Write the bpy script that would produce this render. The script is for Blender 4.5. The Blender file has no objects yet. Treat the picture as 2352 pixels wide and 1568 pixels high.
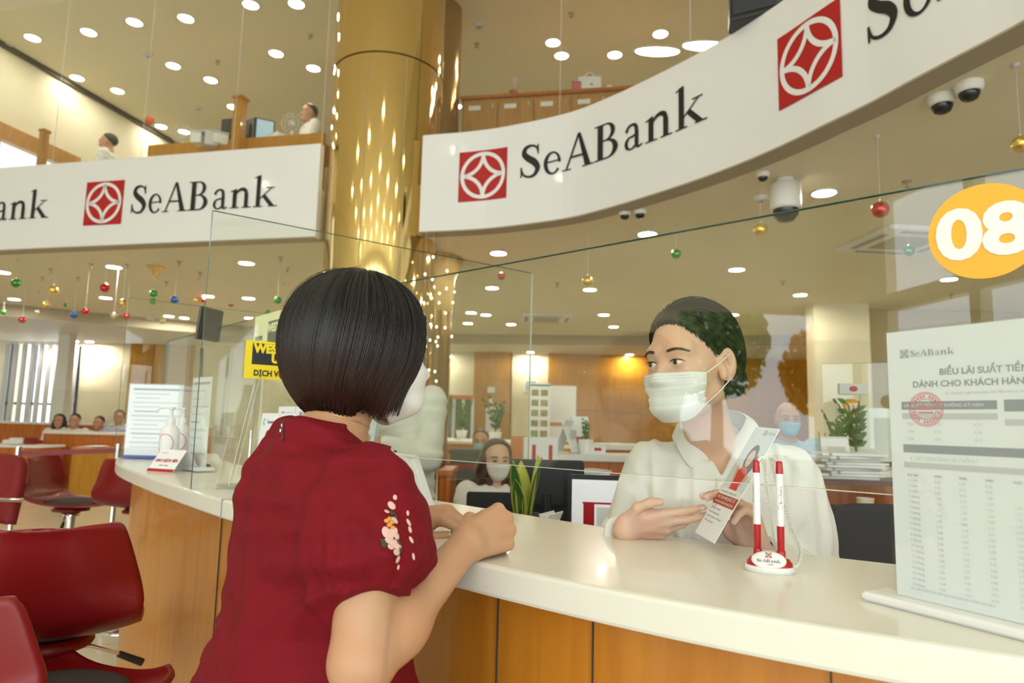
import bpy, bmesh, math, random
import numpy as np
from mathutils import Vector, Matrix, Euler
random.seed(7); np.random.seed(7)
D = bpy.data; SC = bpy.context.scene; COL = SC.collection
# ------------------------------------------------------------------ camera
F = 1568.0; CX, CY = 1176.0, 784.0; CAM = Vector((0, 0, 1.28))
U = Vector((314, 13084, -F)).normalized()            # world up seen from the camera
fw = Vector((0, 0, -1)); fh = (fw - fw.dot(U) * U).normalized(); rt = fh.cross(U)
R3 = Matrix((rt, fh, U))                             # camera -> world
cam = D.cameras.new('camera'); camo = D.objects.new('camera', cam); COL.objects.link(camo)
M4 = R3.to_4x4(); M4.translation = CAM; camo.matrix_world = M4
cam.sensor_width = 36; cam.lens = 24; cam.clip_start = .02; cam.clip_end = 200
cam.dof.use_dof = True; cam.dof.focus_distance = 1.25; cam.dof.aperture_fstop = 5.0
SC.camera = camo
# ------------------------------------------------------------------ world, exposure
SC.view_settings.view_transform = 'Standard'; SC.view_settings.look = 'None'
SC.view_settings.gamma = 1; SC.view_settings.exposure = 0.24; SC.view_settings.use_curve_mapping = False
w = D.worlds.new('sky'); SC.world = w; w.use_nodes = True
bg = w.node_tree.nodes['Background']; bg.inputs[0].default_value = (.86, .95, 1.0, 1); bg.inputs[1].default_value = 3.1
sun = D.lights.new('sun', 'SUN'); sun.energy = 7; sun.angle = .01; sun.color = (1, .95, .85); suno = D.objects.new('sun', sun); COL.objects.link(suno); suno.rotation_euler = (math.radians(8), math.radians(-24), 0)
LAMP = 88.0                                          # strength of the downlights

def W(px, py, Y):
    d = R3 @ Vector((px - CX, CY - py, -F)); return CAM + d * (Y / d.y)
def WZ(px, py, z):
    d = R3 @ Vector((px - CX, CY - py, -F)); return CAM + d * ((z - CAM.z) / d.z)

# ------------------------------------------------------------------ colour and materials
def lin(c):
    return c / 12.92 if c <= .04045 else ((c + .055) / 1.055) ** 2.4
def H(h):
    h = h.lstrip('#'); return tuple(lin(int(h[i:i + 2], 16) / 255) for i in (0, 2, 4)) + (1,)
def newmat(name):
    m = D.materials.new(name); m.use_nodes = True; return m, m.node_tree.nodes, m.node_tree.links, m.node_tree.nodes['Principled BSDF']
def mat(name, col, rough=.5, metal=0, coat=0, bump=0, bscale=200, var=0, vscale=8, sss=0, spec=.5, sheen=0, stretch=(1, 1, 1), emis=None, trans=0):
    m, N, L, b = newmat(name)
    c = H(col) if isinstance(col, str) else tuple(col) + (1,)
    b.inputs['Base Color'].default_value = c; b.inputs['Roughness'].default_value = rough; b.inputs['Metallic'].default_value = metal
    b.inputs['Coat Weight'].default_value = coat; b.inputs['Coat Roughness'].default_value = .08
    b.inputs['Specular IOR Level'].default_value = spec
    if sheen: b.inputs['Sheen Weight'].default_value = sheen
    if sss:
        b.inputs['Subsurface Weight'].default_value = sss; b.inputs['Subsurface Scale'].default_value = .01
        b.inputs['Subsurface Radius'].default_value = (1, .35, .2)
    if trans: b.inputs['Transmission Weight'].default_value = trans
    if var or bump:
        tc = N.new('ShaderNodeTexCoord'); mp = N.new('ShaderNodeMapping'); mp.inputs['Scale'].default_value = stretch
        L.new(tc.outputs['Object'], mp.inputs[0])
    if var:
        n = N.new('ShaderNodeTexNoise'); n.inputs['Scale'].default_value = vscale; n.inputs['Detail'].default_value = 5
        L.new(mp.outputs[0], n.inputs['Vector'])
        r = N.new('ShaderNodeMapRange'); r.inputs['To Min'].default_value = 1 - var; r.inputs['To Max'].default_value = 1 + var
        r.inputs['From Min'].default_value = .3; r.inputs['From Max'].default_value = .7
        L.new(n.outputs[0], r.inputs[0])
        v = N.new('ShaderNodeVectorMath'); v.operation = 'SCALE'; v.inputs[0].default_value = c[:3]; L.new(r.outputs[0], v.inputs['Scale'])
        L.new(v.outputs[0], b.inputs['Base Color'])
    if bump:
        n = N.new('ShaderNodeTexNoise'); n.inputs['Scale'].default_value = bscale; n.inputs['Detail'].default_value = 3
        L.new(mp.outputs[0], n.inputs['Vector'])
        bp = N.new('ShaderNodeBump'); bp.inputs['Strength'].default_value = bump; bp.inputs['Distance'].default_value = .002
        L.new(n.outputs[0], bp.inputs['Height']); L.new(bp.outputs[0], b.inputs['Normal'])
    if emis:
        b.inputs['Emission Color'].default_value = H(emis[0]); b.inputs['Emission Strength'].default_value = emis[1]
    return m
def wood(name, c1, c2, rough=.35, sc=1.0, coat=.2, horiz=False):
    m, N, L, b = newmat(name)
    tc = N.new('ShaderNodeTexCoord'); mp = N.new('ShaderNodeMapping')
    mp.inputs['Scale'].default_value = (2 * sc, 14 * sc, 14 * sc) if horiz else (14 * sc, 14 * sc, 1.1 * sc)
    L.new(tc.outputs['Object'], mp.inputs[0])
    n = N.new('ShaderNodeTexNoise'); n.inputs['Scale'].default_value = 2.2; n.inputs['Detail'].default_value = 7; n.inputs['Roughness'].default_value = .62
    n.inputs['Distortion'].default_value = .4
    L.new(mp.outputs[0], n.inputs['Vector'])
    cr = N.new('ShaderNodeValToRGB'); cr.color_ramp.elements[0].position = .32; cr.color_ramp.elements[1].position = .68
    cr.color_ramp.elements[0].color = H(c1); cr.color_ramp.elements[1].color = H(c2)
    L.new(n.outputs[0], cr.inputs[0]); L.new(cr.outputs[0], b.inputs['Base Color'])
    b.inputs['Roughness'].default_value = rough; b.inputs['Coat Weight'].default_value = coat
    return m
def glassmat(name, tint=(.968, .985, .966), refl=1.0, ior=1.5):
    m, N, L, b = newmat(name); N.remove(b)
    out = N['Material Output']; mx = N.new('ShaderNodeMixShader'); tr = N.new('ShaderNodeBsdfTransparent'); gl = N.new('ShaderNodeBsdfGlossy')
    tr.inputs[0].default_value = tint + (1,); gl.inputs['Roughness'].default_value = 0.0; gl.inputs[0].default_value = (refl, refl, refl, 1)
    ge = N.new('ShaderNodeNewGeometry'); dt = N.new('ShaderNodeVectorMath'); dt.operation = 'DOT_PRODUCT'; L.new(ge.outputs['Normal'], dt.inputs[0]); L.new(ge.outputs['Incoming'], dt.inputs[1])
    def mth(op, a, b=None):
        n_ = N.new('ShaderNodeMath'); n_.operation = op; L.new(a, n_.inputs[0])
        if b is not None: n_.inputs[1].default_value = b
        return n_.outputs[0]
    f0 = ((ior - 1) / (ior + 1)) ** 2
    ab = mth('ABSOLUTE', dt.outputs['Value']); iv = mth('SUBTRACT', ab, 1.0); iv = mth('ABSOLUTE', iv); pw = mth('POWER', iv, 5.0); sc_ = mth('MULTIPLY', pw, 1 - f0); fr = N.new('ShaderNodeMath'); fr.inputs[1].default_value = f0; L.new(sc_, fr.inputs[0])
    L.new(fr.outputs[0], mx.inputs[0]); L.new(tr.outputs[0], mx.inputs[1]); L.new(gl.outputs[0], mx.inputs[2]); L.new(mx.outputs[0], out.inputs[0])
    return m
def emit(name, col, s):
    m, N, L, b = newmat(name); N.remove(b); e = N.new('ShaderNodeEmission'); e.inputs[0].default_value = H(col); e.inputs[1].default_value = s
    L.new(e.outputs[0], N['Material Output'].inputs[0]); return m

# ------------------------------------------------------------------ mesh builder
class MB:
    def __init__(s): s.v = []; s.f = []; s.sm = []
    def add(s, vs, fs, smooth=False):
        o = len(s.v); s.v += [tuple(v) for v in vs]; s.f += [tuple(i + o for i in f) for f in fs]; s.sm += [smooth] * len(fs); return s
    def box(s, c, size, rz=0, M=None, ch=0):
        x, y, z = size[0] / 2, size[1] / 2, size[2] / 2
        if ch:
            bm = bmesh.new(); bmesh.ops.create_cube(bm, size=1)
            for v in bm.verts: v.co = Vector((v.co.x * size[0], v.co.y * size[1], v.co.z * size[2]))
            bmesh.ops.bevel(bm, geom=bm.edges[:], offset=ch, segments=2, affect='EDGES')
            vs = [v.co.copy() for v in bm.verts]; fs = [[v.index for v in f.verts] for f in bm.faces]; bm.free()
        else:
            vs = [Vector((a * x, b * y, d * z)) for d in (-1, 1) for b in (-1, 1) for a in (-1, 1)]
            fs = [(0, 2, 3, 1), (4, 5, 7, 6), (0, 1, 5, 4), (2, 6, 7, 3), (0, 4, 6, 2), (1, 3, 7, 5)]
        T = Matrix.Translation(Vector(c)) @ (M.to_4x4() if M else Matrix.Rotation(rz, 4, 'Z'))
        return s.add([T @ v for v in vs], fs, False)
    def cone(s, a, b, ra, rb, n=16, caps=True, smooth=True):
        a = Vector(a); b = Vector(b); d = (b - a).normalized(); u = d.orthogonal().normalized(); w_ = d.cross(u)
        vs = []
        for p, r in ((a, ra), (b, rb)):
            for i in range(n):
                t = 2 * math.pi * i / n; vs.append(p + (u * math.cos(t) + w_ * math.sin(t)) * r)
        s.add(vs, [(i, (i + 1) % n, n + (i + 1) % n, n + i) for i in range(n)], smooth)
        if caps: s.add(vs, [tuple(range(n))[::-1], tuple(range(n, 2 * n))], False)
        return s
    def lathe(s, prof, c=(0, 0, 0), n=24, M=None, smooth=True):
        T = Matrix.Translation(Vector(c)) @ (M.to_4x4() if M else Matrix.Identity(4)); vs = []
        for r, z in prof:
            for i in range(n):
                t = 2 * math.pi * i / n; vs.append(T @ Vector((r * math.cos(t), r * math.sin(t), z)))
        fs = [(k * n + i, k * n + (i + 1) % n, (k + 1) * n + (i + 1) % n, (k + 1) * n + i) for k in range(len(prof) - 1) for i in range(n)]
        s.add(vs, fs, smooth)
        if prof[0][0] > 1e-5: s.add(vs[:n], [tuple(range(n))[::-1]], False)
        if prof[-1][0] > 1e-5: s.add(vs[-n:], [tuple(range(n))], False)
        return s
    def ball(s, c, r, n=16, M=None):
        rr = r if hasattr(r, '__len__') else (r, r, r)
        T = Matrix.Translation(Vector(c)) @ (M.to_4x4() if M else Matrix.Identity(4)) @ Matrix.Diagonal((rr[0], rr[1], rr[2], 1))
        k = max(6, n // 2)
        vs = [T @ Vector((math.sin(math.pi * j / k) * math.cos(2 * math.pi * i / n), math.sin(math.pi * j / k) * math.sin(2 * math.pi * i / n), -math.cos(math.pi * j / k))) for j in range(k + 1) for i in range(n)]
        fs = [(j * n + i, j * n + (i + 1) % n, (j + 1) * n + (i + 1) % n, (j + 1) * n + i) for j in range(k) for i in range(n)]
        return s.add(vs, fs, True)
    def tube(s, pts, r, n=8, closed=False, smooth=True):
        P = [Vector(p) for p in pts]; m = len(P); rad = r if hasattr(r, '__len__') else [r] * m; vs = []; u = None
        for i in range(m):
            d = (P[(i + 1) % m] - P[i - 1]) if closed else (P[min(i + 1, m - 1)] - P[max(i - 1, 0)])
            if d.length < 1e-9: d = Vector((0, 0, 1))
            d.normalize()
            u = d.orthogonal().normalized() if u is None else (u - d * u.dot(d)).normalized()
            w_ = d.cross(u)
            vs += [P[i] + (u * math.cos(2 * math.pi * k / n) + w_ * math.sin(2 * math.pi * k / n)) * rad[i] for k in range(n)]
        fs = [(i * n + k, i * n + (k + 1) % n, ((i + 1) % m) * n + (k + 1) % n, ((i + 1) % m) * n + k) for i in range(m if closed else m - 1) for k in range(n)]
        s.add(vs, fs, smooth)
        if not closed: s.add(vs[:n], [tuple(range(n))[::-1]]); s.add(vs[-n:], [tuple(range(n))])
        return s
    def prism(s, poly, z0, z1, M=None, smooth=False):
        n = len(poly); T = M if M is not None else Matrix.Identity(4)
        vs = [T @ Vector((p[0], p[1], z0)) for p in poly] + [T @ Vector((p[0], p[1], z1)) for p in poly]
        return s.add(vs, [tuple(range(n))[::-1], tuple(range(n, 2 * n))] + [(i, (i + 1) % n, n + (i + 1) % n, n + i) for i in range(n)], smooth)
    def grid(s, fn, nu, nv, smooth=True, thick=None):
        vs = [fn(i / nu, j / nv) for j in range(nv + 1) for i in range(nu + 1)]
        return s.add(vs, [(j * (nu + 1) + i, j * (nu + 1) + i + 1, (j + 1) * (nu + 1) + i + 1, (j + 1) * (nu + 1) + i) for j in range(nv) for i in range(nu)], smooth)
    def obj(s, name, m, parent=None, world=True, bevel=0, solid=0, sub=0, pivot=None):
        me = D.meshes.new(name)
        vs = s.v
        if pivot is not None: vs = [(v[0] - pivot[0], v[1] - pivot[1], v[2] - pivot[2]) for v in vs]
        me.from_pydata(vs, [], s.f); me.polygons.foreach_set('use_smooth', s.sm); me.materials.append(m)
        o = D.objects.new(name, me); COL.objects.link(o)
        if pivot is not None: o.location = pivot
        attach(o, parent, world)
        if solid: md = o.modifiers.new('s', 'SOLIDIFY'); md.thickness = solid; md.offset = 0
        if bevel: md = o.modifiers.new('b', 'BEVEL'); md.width = bevel; md.segments = 2; md.limit_method = 'ANGLE'
        if sub: md = o.modifiers.new('u', 'SUBSURF'); md.levels = sub; md.render_levels = sub
        return o
def mw(o):
    m = Matrix.LocRotScale(o.location, o.rotation_euler, o.scale)
    return (mw(o.parent) @ o.matrix_parent_inverse @ m) if o.parent else m
def attach(o, parent, world=True):
    if parent is not None:
        o.parent = parent
        if world: o.matrix_parent_inverse = mw(parent).inverted()
def tag(o, label=None, cat=None, group=None, kind=None):
    if label: o['label'] = label
    if cat: o['category'] = cat
    if group: o['group'] = group
    if kind: o['kind'] = kind
    return o
def thing(name, label, cat, loc=(0, 0, 0), rotz=0, group=None):
    o = D.objects.new(name, None); COL.objects.link(o); o.location = loc; o.rotation_euler = (0, 0, rotz); o.empty_display_size = .05
    return tag(o, label, cat, group)
def struct(mb, name, m, **k):
    o = mb.obj(name, m, **k); o['kind'] = 'structure'; return o
def dup(root, loc=None, rotz=None, label=None, group=None, scale=None):
    def cp(o, par):
        c = o.copy(); COL.objects.link(c)
        if par: c.parent = par; c.matrix_parent_inverse = o.matrix_parent_inverse
        for ch in o.children: kids.append((ch, c))
        return c
    kids = []; r = cp(root, None)
    while kids:
        o, par = kids.pop(0); cp(o, par)
    if loc is not None: r.location = loc
    if rotz is not None: r.rotation_euler = (0, 0, rotz)
    if scale is not None: r.scale = scale
    if label: r['label'] = label
    if group: r['group'] = group
    return r
def text(s, size, M, name, m, parent, fill_off=0, ext=.0004, align='CENTER', xs=1.0):
    """built-in lettering as a mesh; M maps the text plane (x right, y up) to the world"""
    cu = D.curves.new(name, 'FONT'); cu.body = s; cu.size = size; cu.align_x = align; cu.align_y = 'CENTER'; cu.offset = fill_off; cu.extrude = ext; cu.resolution_u = 4
    o = D.objects.new('tmp', cu); COL.objects.link(o)
    dg = bpy.context.evaluated_depsgraph_get(); me = D.meshes.new_from_object(o.evaluated_get(dg)); D.objects.remove(o)
    me.transform(M @ Matrix.Diagonal((xs, 1, 1, 1))); me.materials.clear(); me.materials.append(m); me.name = name
    ob = D.objects.new(name, me); COL.objects.link(ob); attach(ob, parent); return ob
def frame(o, x, y):
    """4x4 with given origin, x axis, y axis"""
    x = Vector(x[:3]).normalized(); y = Vector(y[:3]); y = (y - x * x.dot(y)).normalized(); z = x.cross(y)
    m = Matrix((x, y, z)).transposed().to_4x4(); m.translation = Vector(o); return m

M = {}
M['ceil'] = mat('ceiling_paint', (.84, .77, .58), .9, var=.03, vscale=.7)
M['wall'] = mat('cream_wall', (.80, .73, .54), .85, var=.04, vscale=.9)
M['brownwall'] = mat('tan_wall', (.52, .40, .22), .8, var=.05, vscale=1)
M['trimw'] = mat('white_trim', (.82, .80, .74), .5)
M['dark'] = mat('dark_gap', (.06, .045, .03), .6)
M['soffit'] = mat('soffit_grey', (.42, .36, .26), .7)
M['wood'] = wood('honey_wood', '#B9721C', '#CB8529', .32)
M['woodp'] = wood('panel_wood', '#A97218', '#BE8826', .3)
M['woodd'] = wood('orange_wood', '#A8581A', '#C9782C', .35)
M['woodl'] = wood('light_wood', '#A97335', '#C39152', .4)
M['signw'] = mat('sign_white', (.88, .88, .88), .2, coat=.5)
M['black'] = mat('black_print', (.012, .012, .014), .4)
M['red'] = mat('logo_red', H('#B8141C')[:3], .35)
M['white'] = mat('white_plastic', (.82, .82, .80), .35)
M['paper'] = mat('white_paper', (.83, .84, .84), .6)
M['grey'] = mat('grey_print', (.33, .34, .36), .6)
M['lgrey'] = mat('light_grey', (.6, .6, .6), .5)
M['chrome'] = mat('chrome', (.8, .8, .8), .12, metal=1)
M['blackp'] = mat('black_plastic', (.018, .018, .02), .4)
M['charcoal'] = mat('charcoal_fabric', (.05, .05, .055), .9, bump=.4, bscale=600)
M['redp'] = mat('red_plastic', H('#820A0F')[:3], .42, coat=.08)
M['glass'] = glassmat('clear_glass')
M['glassup'] = glassmat('upper_glass', (.96, .97, .94))
M['acryl'] = glassmat('acrylic', (.97, .985, .98), ior=1.45)
M['gedge'] = mat('glass_edge', (.045, .14, .10), .15, spec=.5)
M['gedgeb'] = mat('polished_glass_edge', (.78, .80, .70), .15, spec=1)
M['leaf'] = mat('leaf_green', (.06, .16, .03), .5, var=.4, vscale=20)
M['leaf2'] = mat('leaf_edge_yellow', (.45, .48, .08), .5)
M['lamp'] = emit('lamp_glow', '#FFF8EA', LAMP); M['lamp_low'] = emit('low_ceiling_lamp_glow', '#FFF6E4', LAMP * 2.4)
M['gold'] = None
def goldmat():
    m, N, L, b = newmat('polished_gold'); b.inputs['Base Color'].default_value = (.80, .60, .26, 1); b.inputs['Metallic'].default_value = 1; b.inputs['Roughness'].default_value = .07
    tc = N.new('ShaderNodeTexCoord'); mp = N.new('ShaderNodeMapping'); mp.inputs['Scale'].default_value = (2.2, 2.2, .7); L.new(tc.outputs['Object'], mp.inputs[0])
    n = N.new('ShaderNodeTexNoise'); n.inputs['Scale'].default_value = 1.3; n.inputs['Detail'].default_value = 1; L.new(mp.outputs[0], n.inputs['Vector'])
    bp = N.new('ShaderNodeBump'); bp.inputs['Strength'].default_value = .25; bp.inputs['Distance'].default_value = .02; L.new(n.outputs[0], bp.inputs['Height']); L.new(bp.outputs[0], b.inputs['Normal'])
    return m
M['gold'] = goldmat()

# ------------------------------------------------------------------ sign path (edge of the upper floor)
def catmull(pts, n=12):
    P = [np.array(p, float) for p in pts]; P = [2 * P[0] - P[1]] + P + [2 * P[-1] - P[-2]]; out = []
    for i in range(1, len(P) - 2):
        for k in range(n):
            t = k / n; a, b, c, d = P[i - 1:i + 3]
            out.append(.5 * ((2 * b) + (c - a) * t + (2 * a - 5 * b + 4 * c - d) * t * t + (3 * b - a - 3 * c + d) * t ** 3))
    out.append(P[-2]); return out
class Path:
    def __init__(s, pts, n=12):
        s.p = np.array(catmull(pts, n)); s.L = np.concatenate([[0], np.cumsum(np.linalg.norm(np.diff(s.p, axis=0), axis=1))]); s.len = s.L[-1]
    def at(s, u):
        return Vector((float(np.interp(u, s.L, s.p[:, 0])), float(np.interp(u, s.L, s.p[:, 1])), 0))
    def tan(s, u):
        e = .02; return (s.at(min(u + e, s.len)) - s.at(max(u - e, 0))).normalized()
    def off(s, u, d):
        t = s.tan(u); return s.at(u) + Vector((-t.y, t.x, 0)) * d
    def find_px(s, px, z):
        best = None
        for i in range(2001):
            u = s.len * i / 2000; p = s.at(u); v = R3.transposed() @ (Vector((p.x, p.y, z)) - CAM)
            if v.z >= 0: continue
            x = CX - F * v.x / v.z
            if best is None or abs(x - px) < best[0]: best = (abs(x - px), u)
        return best[1]
S_ = .42; ZB = 1.28 + 4 * S_; ZT = ZB + .915       # logo size, band bottom and top
PR = Path([(-.86, 5.98), (-.42, 5.87), (-.08, 5.74), (.42, 5.46), (.73, 5.16), (1.01, 4.82), (1.24, 4.51), (1.43, 4.21), (1.59, 3.9), (1.71, 3.61), (1.82, 3.35), (1.90, 3.1), (1.98, 2.87), (2.07, 2.60), (2.2, 2.0), (2.28, 1.0), (2.3, -.5), (2.2, -2)])
PL = Path([(-9.5, 8.0), (-7.2, 7.5), (-5.27, 7.02), (-3.5, 6.6), (-1.86, 6.22)])
ZC = 2.97   # lower ceiling
ZU = 5.75   # upper ceiling

# ------------------------------------------------------------------ shell
def floor_mat():
    m, N, L, b = newmat('polished_cream_tile'); tc = N.new('ShaderNodeTexCoord')
    br = N.new('ShaderNodeTexBrick'); br.inputs['Scale'].default_value = 1; br.offset = 0; br.inputs['Brick Width'].default_value = .8; br.inputs['Row Height'].default_value = .8
    br.inputs['Mortar Size'].default_value = .003; br.inputs['Color1'].default_value = (.70, .65, .50, 1); br.inputs['Color2'].default_value = (.66, .62, .48, 1); br.inputs['Mortar'].default_value = (.3, .27, .19, 1)
    L.new(tc.outputs['Object'], br.inputs['Vector']); L.new(br.outputs[0], b.inputs['Base Color']); b.inputs['Roughness'].default_value = .12; return m
fl = MB(); fl.box((-1, 4.5, -.05), (20, 22, .1)); struct(fl, 'floor', floor_mat())
cu = MB(); cu.box((-1, 4.5, ZU + .05), (20, 22, .1)); struct(cu, 'ceiling', M['ceil'])
def slab(path, far, z0, z1, name, m):
    """slab from the sign edge outwards; far maps an edge point to the point on the outer wall"""
    mb = MB(); n = 60; vs = []
    for z in (z0, z1):
        for i in range(n + 1):
            p = path.off(path.len * i / n, .07); q = far(i / n, p); vs += [(p.x, p.y, z), (q[0], q[1], z)]
    k = 2 * (n + 1); fs = []
    for i in range(n):
        a = 2 * i; fs += [(a, a + 1, a + 3, a + 2), (k + a, k + a + 2, k + a + 3, k + a + 1), (a, a + 2, k + a + 2, k + a), (a + 1, k + a + 1, k + a + 3, a + 3)]
    mb.add(vs, fs); mb.add(vs, [(0, k, k + 1, 1), (2 * n, 2 * n + 1, k + 2 * n + 1, k + 2 * n)])
    return struct(mb, name, m)
XR, XL, YB, YR = 8.8, -10.8, 15.2, -6.3
def farR(t, p):
    a = min(1, t / .5); b = max(0, (t - .5) / .5)
    return (-1.32 + (XR + 1.32) * a, YB) if t < .5 else (XR, YB - (YB - YR) * b)
slab(PR, farR, ZC, 3.45, 'ceiling_lower_right', M['ceil'])
slab(PL, lambda t, p: (XL + (-1.32 - XL) * t, YB), ZC, 3.45, 'ceiling_lower_left', M['ceil'])
mb = MB(); a = PL.off(PL.len, .07); b_ = PR.off(0, .07)
mb.prism([(a.x, a.y + .35), (b_.x, b_.y + .5), (-1.32, YB)], ZC, 3.45); struct(mb, 'ceiling_lower_centre', M['ceil'])
# dropped ring of ceiling near the back wall with its dark face
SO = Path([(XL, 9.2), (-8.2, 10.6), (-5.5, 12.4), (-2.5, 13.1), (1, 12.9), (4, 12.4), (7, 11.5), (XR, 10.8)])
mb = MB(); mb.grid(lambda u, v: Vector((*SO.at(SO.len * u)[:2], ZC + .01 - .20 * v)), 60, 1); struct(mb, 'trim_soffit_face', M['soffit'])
mb = MB(); n = 60; vs = []
for i in range(n + 1):
    p = SO.at(SO.len * i / n); vs += [(p.x, p.y, 2.78), (p.x, YB, 2.78)]
mb.add(vs, [(2 * i, 2 * i + 1, 2 * i + 3, 2 * i + 2) for i in range(n)]); struct(mb, 'ceiling_soffit', M['trimw'])
# walls, lower floor
YW = 14.6
def wall_open(mb, axis, c, a0, a1, z1, holes, th=.2):
    """wall along an axis with rectangular holes [(u0,u1,z0,z1)]"""
    us = sorted({a0, a1, *[h[0] for h in holes], *[h[1] for h in holes]})
    for u0, u1 in zip(us, us[1:]):
        zs = [(0, z1)]
        for h in holes:
            if h[0] <= u0 and h[1] >= u1:
                nz = []
                for z0, z2 in zs:
                    if h[2] > z0: nz.append((z0, min(h[2], z2)))
                    if h[3] < z2: nz.append((max(h[3], z0), z2))
                zs = nz
        for z0, z2 in zs:
            if z2 - z0 < .001: continue
            if axis == 'x': mb.box(((u0 + u1) / 2, c, (z0 + z2) / 2), (u1 - u0, th, z2 - z0))
            else: mb.box((c, (u0 + u1) / 2, (z0 + z2) / 2), (th, u1 - u0, z2 - z0))
mb = MB(); wall_open(mb, 'x', YW + .1, -11, 9, 3.0, [(-10.75, -9.25, .4, 2.72)]); struct(mb, 'wall_back', M['wall'])
def wallpanel(px0, px1, name, m, z0=0, z1=2.78, y=YW):
    a = W(px0, 900, y); b = W(px1, 900, y); mb = MB(); mb.box(((a.x + b.x) / 2, y - .04, (z0 + z1) / 2), (b.x - a.x, .08, z1 - z0)); return struct(mb, name, m, bevel=.004)
wallpanel(296, 440, 'wall_panel_left', M['woodp']); wallpanel(1088, 1174, 'wall_panel_centre', M['woodp'])
wallpanel(1258, 1600, 'wall_panel_right', M['woodp']); wallpanel(1600, 1900, 'wall_panel_far_right', M['woodp'])
for i, px in enumerate((1174, 1600)):
    a = W(px, 900, YW - .09); mb = MB(); mb.box((a.x, YW - .085, 1.39), (.02, .012, 2.76)); struct(mb, 'trim_%d' % (i + 1), M['dark'])
a = W(1258, 940, YW - .09); b = W(1900, 940, YW - .09); mb = MB(); mb.box(((a.x + b.x) / 2, YW - .085, a.z), (b.x - a.x, .012, .012)); struct(mb, 'trim_5', M['soffit'])
a = W(1088, 940, YW - .09); b = W(1174, 940, YW - .09); mb = MB(); mb.box(((a.x + b.x) / 2, YW - .085, a.z), (b.x - a.x, .012, .012)); struct(mb, 'trim_6', M['soffit'])
# white pier and tan wall on the right
a = W(1872, 800, 8.9); b = W(2000, 800, 8.9); mb = MB(); mb.box(((a.x + b.x) / 2, 9.03, ZC / 2), (b.x - a.x, .25, ZC)); struct(mb, 'wall_pier', M['wall'])
b = W(2000, 800, 9.3); mb = MB(); mb.box(((b.x + XR) / 2, 9.4, 1.48), (XR - b.x, .2, ZC)); struct(mb, 'wall_right_recess', M['brownwall'])
mb = MB(); mb.box((XR + .1, 4.5, 2.9), (.2, 22, 5.8)); struct(mb, 'wall_right', M['wall'])
# left wall with windows, rear glazed front
mb = MB()
holesL = [(-5.7, -2.95, .2, 3.5), (7.6, 10.2, 4.0, 5.2)]
wall_open(mb, 'y', XL - .1, YR, YB, ZU, holesL); struct(mb, 'wall_left', M['wall'])
mb = MB(); holesR = [(-9.6 + 2.05 * i, -9.6 + 2.05 * i + 1.85, .25, 3.4) for i in range(9)] + [(-9.6 + 2.05 * i, -9.6 + 2.05 * i + 1.85, 3.7, 5.4) for i in range(9)]
wall_open(mb, 'x', YR - .1, XL, XR, ZU, holesR); struct(mb, 'wall_rear', M['wall'])
mb = MB(); mb.box((-1, YB + .1, 4.4), (20, .2, 3.0)); struct(mb, 'wall_back_upper', M['wall'])
# upper left wall with a dark strip under the ceiling
p0 = Vector((-6.55, 6.9, 0)); p1 = Vector((-5.55, 11.2, 0)); d = (p1 - p0); ang = math.atan2(d.y, d.x)
mb = MB(); 
p0w = p0; Lw = d.length; dn = d.normalized(); nn = Vector((-dn.y, dn.x, 0))
for (u0, u1, z0, z1) in ((0, .05, 3.45, ZU), (.05, 2.1, 3.45, 3.5), (.05, 2.1, 4.62, ZU), (2.1, Lw, 3.45, ZU)):
    c = p0w + dn * ((u0 + u1) / 2) + nn * .1; mb.box((c.x, c.y, (z0 + z1) / 2), (u1 - u0, .2, z1 - z0), rz=ang)
struct(mb, 'wall_upper_left', M['wall'])
mb = MB(); c = (p0 + p1) / 2 - nn * .02; mb.box((c.x, c.y, ZU - .03), (Lw, .05, .06), rz=ang); struct(mb, 'trim_upper_strip', M['dark'])
mb = MB()
for (u0, u1, z0, z1) in ((0, 2.2, 4.55, 4.75), (0, .08, 3.5, 4.6), (2.1, 2.2, 3.5, 4.6), (1.0, 1.06, 3.5, 4.6)):
    c = p0w + dn * ((u0 + u1) / 2) - nn * .03; mb.box((c.x, c.y, (z0 + z1) / 2), (u1 - u0, .1, z1 - z0), rz=ang)
struct(mb, 'window_1_frame', M['woodl'])
mb = MB(); c = p0w + dn * 1.07 + nn * .05; mb.box((c.x, c.y, 4.05), (2.05, .01, 1.06), rz=ang); struct(mb, 'window_1', emit('daylit_frosted_glass', '#EAF2F4', 1.3))
# slim blinds in the far left window
for i in range(9):
    x = -10.72 + i * .18; mb = MB(); mb.box((x, YW - .12, 1.55), (.10, .02, 2.3), rz=.35); mb.box((x, YW - .12, 2.73), (.03, .03, .06))
    tag(mb.obj('window_blind', M['lgrey']), 'tall vertical blind slat hanging at the far left window', 'blind', 'vertical blinds at the far left window')
mb = MB()
for i in range(4): mb.box((-10.72 + i * .49, YW + .02, 1.56), (.05, .1, 2.3))
mb.box((-10, YW + .02, 1.45), (1.5, .1, .05)); struct(mb, 'window_2_frame', M['blackp'])
mb = MB(); a = W(143, 900, 13.2); mb.box((a.x, 13.2, 1.39), (.22, .2, 2.78)); struct(mb, 'wall_slim_pier', M['trimw'])
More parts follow.
